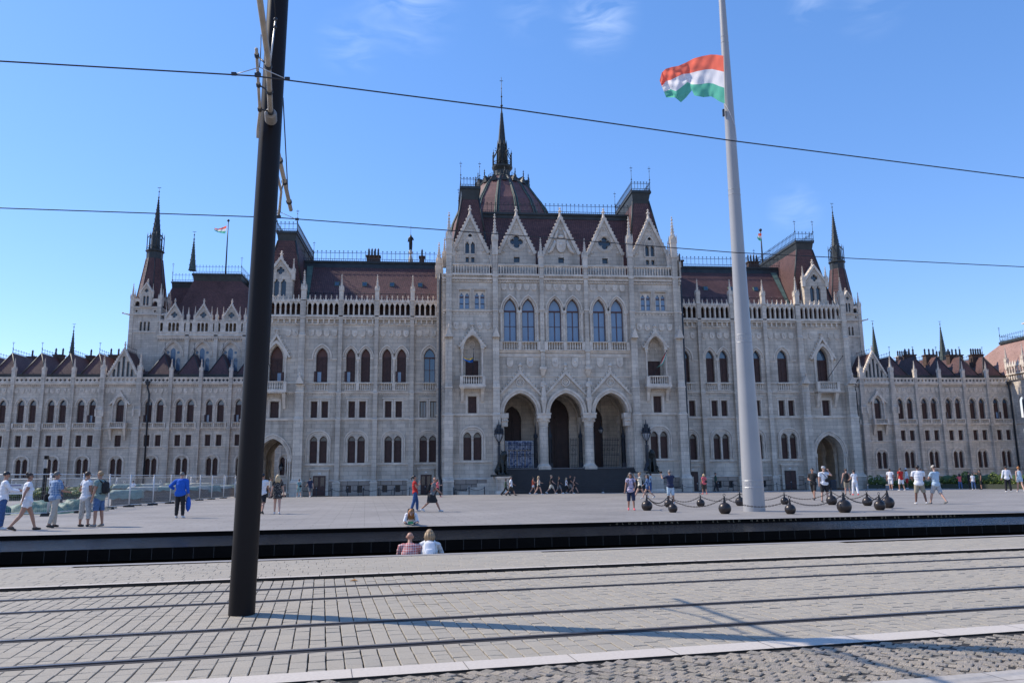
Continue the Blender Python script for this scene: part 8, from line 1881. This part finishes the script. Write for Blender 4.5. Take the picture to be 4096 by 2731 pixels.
P_('child in pink jacket and jeans by the right hedge', 3843, 1956, 1912, Aw, sex='f', top=('pink', 1.6), bot=('denim', 'long'), shoes='white', hair=('black', 'long'), h=1.38, arms=((50, 6, 60), (50, 6, 60)))
P_('person in black clothes by the right hedge next to the child', 3880, 1956, 1910, Rt, sex='f', top=('black', 1.6), bot=('black', 'long'), shoes='black', hair=('black', 'short'), h=1.5)
P_('small figure in white top and blue jeans by the right hedge', 3896, 1957, 1915, Aw, sex='f', top=('white', .6), bot=('denim', 'long'), shoes='white', hair=('black', 'pony'), h=1.4)
P_('person in black clothes raising one arm by the right hedge', 3926, 1957, 1901, Lf, sex='m', top=('black', .6), bot=('black', 'knee'), shoes='black', hair=('black', 'short'), skin='tan', arms=((0, 10, 10), (80, 10, 60)), h=1.7)
P_('man in white long sleeved shirt and black trousers near the right edge', 4034, 1967, 1868, Aw, sex='m', top=('white', 1.9), bot=('black', 'long'), shoes='white', hair=('black', 'short'), skin='tan', legs='stand', arms=((0, 14, 8), (0, 14, 8)))
P_('woman in striped pale top and pale denim shorts at the right edge', 4084, 1967, 1879, Aw, sex='f', top=('ltblue', 0), bot=('ltblue', 'mini'), shoes='white', hair=('ginger', 'bun'), legs='walk', arms=swing)
P_('man in brown tee among plants behind the fence', 245, 2010, 1943, Rt, sex='m', top=('black', .6), bot=('navy', 'long'), shoes='black', hair=('black', 'short'), skin='tan', h=1.6, arms=((40, 10, 80), (20, 8, 60)))
P_('worker in white shirt seen over the pallets', 528, 1990, 1943, Aw, sex='m', top=('white', .6), bot=('navy', 'long'), shoes='black', hair=('brown', 'short'), h=1.6)
# couple sitting on the step of the pool
for lab, x, yh, kw in (('bald man in red checked shirt sitting on the pool step, seen from behind', 1642, 2134, dict(sex='m', top=('redcheck', 1.9), bot=('denim', 'long'), hair=('grey', 'bald'), skin='tan', arms=((18, 12, 60, 10), (18, 14, 60, 12)), build=1.12, lean=24, head=(0, 12))),
                       ('woman with fair wavy hair and white bag sitting on the pool step', 1722, 2122, dict(sex='f', top=('lace', 1.8), bot=('white', 'long'), hair=('sandy', 'bob'), arms=((18, 18, 60, 10), (20, 20, 60, 20)), build=1.22, lean=20, head=(12, 10), extra=(('backpack', 'white'),)))):
    d = pxray(x, 2240); t_ = None
    p, q = SW; e = (q[0] - p[0], q[1] - p[1]); t_ = (p[0] * e[1] - p[1] * e[0]) / (d.x * e[1] - d.y * e[0]); gx, gy = d.x * t_ + nS.x * .24, d.y * t_ + nS.y * .24
    person(lab, (gx, gy, -.9), -.0 - math.atan2(gx, gy) * .5, h=1.74 if 'bald' in lab else 1.78, legs='sit', sit=.45 / (1.74 / 1.75) , **kw)
# girl kneeling low on the plaza edge with a phone
g = gp(1640, 2104); person('ginger haired girl crouching low at the plaza edge filming with a green phone', (g.x, g.y + .72, .05), To + .05, h=1.66, sex='f', top=('white', 1.7), bot=('black', 'long'), shoes='black', hair=('ginger', 'long'), legs='prone', arms=((24, 14, 66, 14), (24, 14, 66, 14)), lean=64, head=(0, 14), extra=(('backpack', 'black'),), sit=.05)
o = MB(); o.box(-.09, .09, -.008, .008, -.045, .045, mat('green_phone_case', (.05, .30, .14), .4)); ph = o.build('phone'); ph.location = (g.x + .02, g.y - .02, .17); tag(ph, 'green phone held low at the plaza edge by the ginger haired girl', 'phone')

# ================================================================== building site on the left
ZINC = mat('bright_zinc', (.62, .63, .64), .4, .2)
def panel(label, a, c, signs=()):
    a, c = Vector((a[0], a[1], .05)), Vector((c[0], c[1], .05)); d = c - a; L_ = d.length; u = d.normalized(); ang = math.atan2(d.y, d.x)
    t = thing('fence_panel', label, 'fence panel', tuple(a), ang, 'mobile steel fence panels on the left'); H = 2.0
    o = MB()
    for x in (.04, L_ - .04): o.tube([(x, 0, .1), (x, 0, H + .05)], .026, ZINC, 7)
    for z in (.16, H): o.tube([(.04, 0, z), (L_ - .04, 0, z)], .024, ZINC, 6)
    o.build('panel_frame', t); o = MB(); n = int(L_ / .09)
    for k in range(1, n): x = k * L_ / n; o.box(x - .0022, x + .0022, -.0016, .0016, .16, H, GALV)
    for k in range(1, 9): z = .16 + k * (H - .16) / 9; o.box(.04, L_ - .04, -.002, .002, z - .002, z + .002, GALV)
    o.build('wire_mesh', t); o = MB(); o.frus((-.11, .11, -.33, .33, 0), (-.09, .09, -.28, .28, .15), BLACKR); o.build('foot_block', t)
    for sx_ in signs: o = MB(); o.box(sx_ - .11, sx_ + .11, -.035, -.02, 1.45, 1.66, SIGNW); o.box(sx_ - .05, sx_ + .05, -.038, -.035, 1.5, 1.6, C_['grey']); o.build('small_sign', t)
BLACKR = mat('black_rubber', (.02, .02, .02), .8); SIGNW = mat('white_sign_board', (.66, .66, .64), .5)
fp = [gp(x, y) for x, y in ((-190, 2069), (191, 2064), (324, 2051), (431, 2037), (515, 2028), (610, 2021), (679, 2015), (741, 2007), (797, 2003), (845, 1999), (893, 1995), (938, 1992))]
ordn = ['first', 'second', 'third', 'fourth', 'fifth', 'sixth', 'seventh', 'eighth', 'ninth', 'tenth', 'eleventh', 'twelfth', 'thirteenth']
for i in range(len(fp) - 1): panel('%s wire mesh fence panel counting from the left frame edge to the mast' % ordn[i], fp[i], fp[i + 1], (1.0,) if i % 2 else ())
rp = [gp(x, y) for x, y in ((40, 1990), (340, 1990), (462, 1988), (610, 1984), (760, 1980), (900, 1976))]
for i in range(len(rp) - 1): panel('%s fence panel of the rear row behind the pallets, from the left' % ordn[i], rp[i], rp[i + 1], (.8,))
g = gp(20, 2064); t = thing('warning_sign', 'white warning board with round violet symbol wired to the leftmost fence panel', 'sign', (g.x + .35, g.y - .05, 1.35)); o = MB(); o.box(-.38, .38, -.01, .01, -.25, .25, SIGNW); o.build('board', t)
o = MB(); VI = mat('violet_print', (.09, .07, .22), .6); P2 = [(-.2 + .12 * math.cos(a), -.014, -.03 + .12 * math.sin(a)) for a in [2 * math.pi * i / 16 for i in range(17)]]; o.tube(P2, .012, VI, 5); o.box(-.235, -.165, -.016, -.011, -.09, .04, VI); o.box(-.3, .3, -.016, -.011, .15, .2, VI)
for z in (.02, -.08): o.box(.05, .28, -.016, -.011, z - .02, z + .02, VI)
o.build('print', t)
g = gp(171, 2006); hh = yp(171, 1822, g.y).z; t = thing('modern_lamp', 'slim dark square lamp post with pale top standing behind the fence', 'street lamp', (g.x, g.y, .05)); o = MB(); o.box(-.12, .12, -.12, .12, 0, hh - 1.1, MAST); o.build('lamp_post', t); o = MB(); o.box(-.09, .09, -.09, .09, hh - 1.1, hh - .35, LG); o.build('lamp_glass', t); o = MB(); o.box(-.14, .14, -.14, .14, hh - .35, hh - .05, MAST); o.build('lamp_head', t)
# pallets of paving blocks under green tarpaulin
TARP = mat('green_tarpaulin', (.17, .245, .225), .62, nscale=3, namt=.25, bump=.9, bscale=7); TARP2 = mat('pale_plastic_wrap', (.30, .315, .29), .6, nscale=4, namt=.2, bump=.9, bscale=8)
BLK = brickmat('stacked_blocks', (.24, .20, .17), (.18, .16, .145), (.07, .06, .05), .3, .12, .008, bump=.5)
def pallet(label, x, y, w, d, h, rz, drop, tm_=TARP):
    t = thing('block_pallet', label, 'pallet', (x, y, .05), rz, 'pallets of wrapped paving blocks'); o = MB(); rnd = random.Random(int(x * 10))
    for k in range(3): o.box(-w / 2, w / 2, -d / 2 + k * (d - .12) / 2, -d / 2 + k * (d - .12) / 2 + .12, 0, .11, mat('pallet_wood', (.28, .2, .13), .9))
    o.build('wooden_pallet', t); o = MB(); o.box(-w / 2 + .03, w / 2 - .03, -d / 2 + .03, d / 2 - .03, .11, h, BLK); o.build('block_stack', t)
    nx, ny = 16, 12; o = MB(); V = []; W_ = w / 2 + .05; D_ = d / 2 + .05; prof = []
    ring_ = []
    for i in range(40):
        a = 2 * math.pi * i / 40; c, s_ = math.cos(a), math.sin(a); m_ = max(abs(c), abs(s_)); ring_.append((c / m_, s_ / m_))
    rows = [(0, h + .06), (.5, h + .05), (.97, h + .03)] + [(1.02 + .015 * j, h - drop * j / 4) for j in range(1, 5)]
    for r_, z in rows:
        for (cx_, cy_) in ring_:
            wob = rnd.uniform(-.015, .015); fz_ = rnd.uniform(-.09, .05) if z < h - drop * .9 else rnd.uniform(-.02, .03)
            V.append(((r_ + wob) * W_ * cx_, (r_ + wob) * D_ * cy_, z + fz_ * (1 if r_ > .6 else .3)))
    F = [(j * 40 + i, j * 40 + (i + 1) % 40, (j + 1) * 40 + (i + 1) % 40, (j + 1) * 40 + i) for j in range(len(rows) - 1) for i in range(40)]; F = [f[::-1] for f in F]
    o.add(V, F, tm_, True); o.build('tarpaulin', t)
xs = [(480, 1.0), (545, 1.15), (612, 1.1), (668, 1.15), (720, 1.0), (768, 1.05), (812, 1.05), (858, 1.0), (904, 1.0)]
yy = [2024, 2014, 2008, 2003, 1999, 1995, 1992, 1989, 1986]
for i, ((x, h_), y_) in enumerate(zip(xs, yy)):
    g = gp(x, y_); pallet('%s pallet of grey blocks under a torn tarpaulin behind the fence, from the left' % ordn[i], g.x + .2, g.y + .5, 1.75 + .05 * i, 1.2, h_ * (1.0 + .01 * i), R(14 + i), .22 if i % 3 else .5, TARP if i % 2 == 0 else TARP2)
for i, (x, y_) in enumerate(((500, 1999), (600, 1992), (700, 1987), (800, 1983))):
    g = gp(x, y_); pallet('%s pallet of the rear row under pale sheeting, from the left' % ordn[i], g.x, g.y + .4, 2.0, 1.3, 1.32, R(8), .3, TARP2 if i % 2 else TARP)
def heap(name, label, cat, x, y, w, d, h, m_, seed, mesh=22):
    rnd = np.random.RandomState(seed); o = MB(); V = []; n1 = mesh
    ph = rnd.rand(6) * 6
    for i in range(n1 + 1):
        for j in range(n1 + 1):
            u, v = i / n1 * 2 - 1, j / n1 * 2 - 1; r_ = min(1, math.hypot(u, v)); z = h * (1 - r_ ** 2.4) * (1 + .22 * math.sin(5 * u + ph[0]) * math.sin(6 * v + ph[1]) + .12 * math.sin(13 * u + ph[2]) * math.sin(11 * v + ph[3])) + rnd.uniform(-.02, .02) * (r_ < .95); V.append((u * w / 2, v * d / 2, max(0, z) if r_ < 1 else 0.0))
    o.add(V, [(i * (n1 + 1) + j, (i + 1) * (n1 + 1) + j, (i + 1) * (n1 + 1) + j + 1, i * (n1 + 1) + j + 1) for i in range(n1) for j in range(n1)], m_, True)
    ob = o.build(name); ob.location = (x, y, .056); return tag(ob, label, cat)
DTARP = mat('dark_green_tarpaulin', (.04, .12, .105), .6, nscale=3, namt=.3, bump=1.0, bscale=5)
g = gp(110, 2058); heap('covered_pile', 'low pile covered by a creased dark green tarpaulin behind the leftmost fence', 'covered pile', g.x - .2, g.y + 1.0, 3.4, 1.6, .62, DTARP, 1)
g = gp(235, 2052); heap('covered_pile', 'rounded pile under dark green tarpaulin left of the gravel', 'covered pile', g.x + .1, g.y + 1.3, 2.0, 1.6, .62, DTARP, 2)
g = gp(5, 2060); heap('covered_pile', 'green tarpaulin pile at the very left edge of the fence', 'covered pile', g.x - .6, g.y + .7, 1.8, 1.2, .5, DTARP, 5)
g = gp(285, 2030); heap('gravel_heap', 'grey heap of gravel and rubble behind the fence', 'gravel heap', g.x, g.y + 1.2, 3.0, 1.6, .5, mat('gravel', (.24, .225, .20), .95, nscale=12, namt=.5, bump=1, bscale=20), 3, 40)
for i, (x, y_) in enumerate(((330, 2046), (352, 2040), (372, 2036))):
    g = gp(x, y_); o = MB(); o.box(-1.1, 1.1, -.09, .09, 0, .05 + .05 * i, mat('raw_planks', (.48, .40, .30), .8, nscale=5, namt=.2)); ob = o.build('plank'); ob.location = (g.x, g.y + .5, .056); ob.rotation_euler = (0, 0, R(16)); tag(ob, '%s pale wooden plank lying behind the fence near the gravel' % ('nearest', 'middle', 'rear')[i], 'plank', 'planks behind the fence')
# hedges and planting: thousands of small leaves over a dark core
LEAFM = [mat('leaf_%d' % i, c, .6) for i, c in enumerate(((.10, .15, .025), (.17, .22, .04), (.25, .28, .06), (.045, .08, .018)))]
def hedge(name, label, a, c, depth, h, seed, flowers=False, n=None, cat='hedge', base=True):
    a, c = Vector((a[0], a[1], .05)), Vector((c[0], c[1], .05)); d = c - a; L_ = d.length; t = thing(name, label, cat, tuple(a), math.atan2(d.y, d.x)); rnd = random.Random(seed)
    o = MB(); 
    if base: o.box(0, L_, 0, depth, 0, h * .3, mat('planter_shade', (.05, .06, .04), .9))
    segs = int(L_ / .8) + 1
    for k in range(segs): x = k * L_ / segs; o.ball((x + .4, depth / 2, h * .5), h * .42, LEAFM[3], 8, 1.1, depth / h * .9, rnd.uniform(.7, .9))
    o.build('inner_twigs', t); o = MB(); n = n or int(L_ * depth * 380)
    for k in range(n):
        x = rnd.random() * L_; y = rnd.random() * depth; env = h * (.72 + .2 * math.sin(x * 1.9 + seed) + .12 * math.sin(x * 5.1 + y * 3)); z = env * (1 - rnd.random() ** 2.2 * .8); s_ = rnd.uniform(.05, .115)
        ax, ay = rnd.uniform(-1, 1), rnd.uniform(-1, 1); u = Vector((rnd.uniform(-1, 1), rnd.uniform(-1, 1), rnd.uniform(-.6, .6))).normalized() * s_; v = Vector((rnd.uniform(-1, 1), rnd.uniform(-1, 1), rnd.uniform(-.3, 1))).normalized() * s_ * .6; p = Vector((x, y - (.05 if rnd.random() < .3 else 0), z))
        if flowers and rnd.random() < .07: o.ball(p + Vector((0, 0, .06)), .045, C_['white'], 5)
        else: o.add([p - u, p - v, p + u, p + v], [(0, 1, 2, 3)], rnd.choice(LEAFM))
    o.build('leaves', t)
def gz(x, y): g = gp(x, y); return (g.x, g.y)
hedge('hedge', 'clipped green hedge behind the fence at the far left', gz(-30, 2005), gz(150, 2003), 2.2, 1.05, 11)
hedge('hedge', 'bright green hedge between the lamp post and the pallets', gz(190, 2000), gz(330, 1998), 2.4, 1.05, 12)
hedge('hedge', 'low dark hedge strip along the left flower bed', gz(-30, 1992), gz(420, 1988), 1.4, 1.3, 14)
hedge('flower_box', 'dark planter with small white flowers right of the gate', gz(3474, 1953), gz(3530, 1953), 1.3, 1.35, 13, flowers=True, cat='planter')
hedge('hedge', 'long low hedge on the right, section behind the people in white', gz(3560, 1952), gz(3740, 1954), 1.4, .95, 15)
hedge('hedge', 'tall leafy hedge at the right behind the dark dressed people', gz(3755, 1955), gz(4130, 1958), 2.0, 1.6, 16)
ob = MB(); g = gp(3360, 1962); ob.lathe(0, 0, [(.28, 0), (.30, .1), (.33, .9), (.26, 1.0)], 12, IRON); ob = ob.build('litter_bin'); ob.location = (g.x, g.y + 1.2, .05); tag(ob, 'round dark litter bin in the shade of the right gate', 'litter bin')
for i, (x, y) in enumerate(((3240 + 470, 2053), (2965, 2074), (2075, 2095), (345, 2086))):
    g = gp(x, y); ob = MB(); ob.add([(-.12, -.05, 0), (.12, -.05, 0), (.12, .05, 0), (-.12, .05, 0)], [(0, 1, 2, 3)], GALV); ob = ob.build('drain_cover'); ob.location = (g.x, g.y, .056); ob['kind'] = 'structure'
g = gp(1414, 2323, TB); ob = MB(); ob.add([(-.07, -.02, .0), (0, -.05, .02), (.08, 0, .004), (.01, .05, .025)], [(0, 1, 2, 3)], mat('dry_leaf', (.40, .18, .04), .8)); ob = ob.build('dry_leaf'); ob.location = (g.x, g.y, TB + .006); tag(ob, 'single orange dry leaf lying on the track paving', 'leaf')
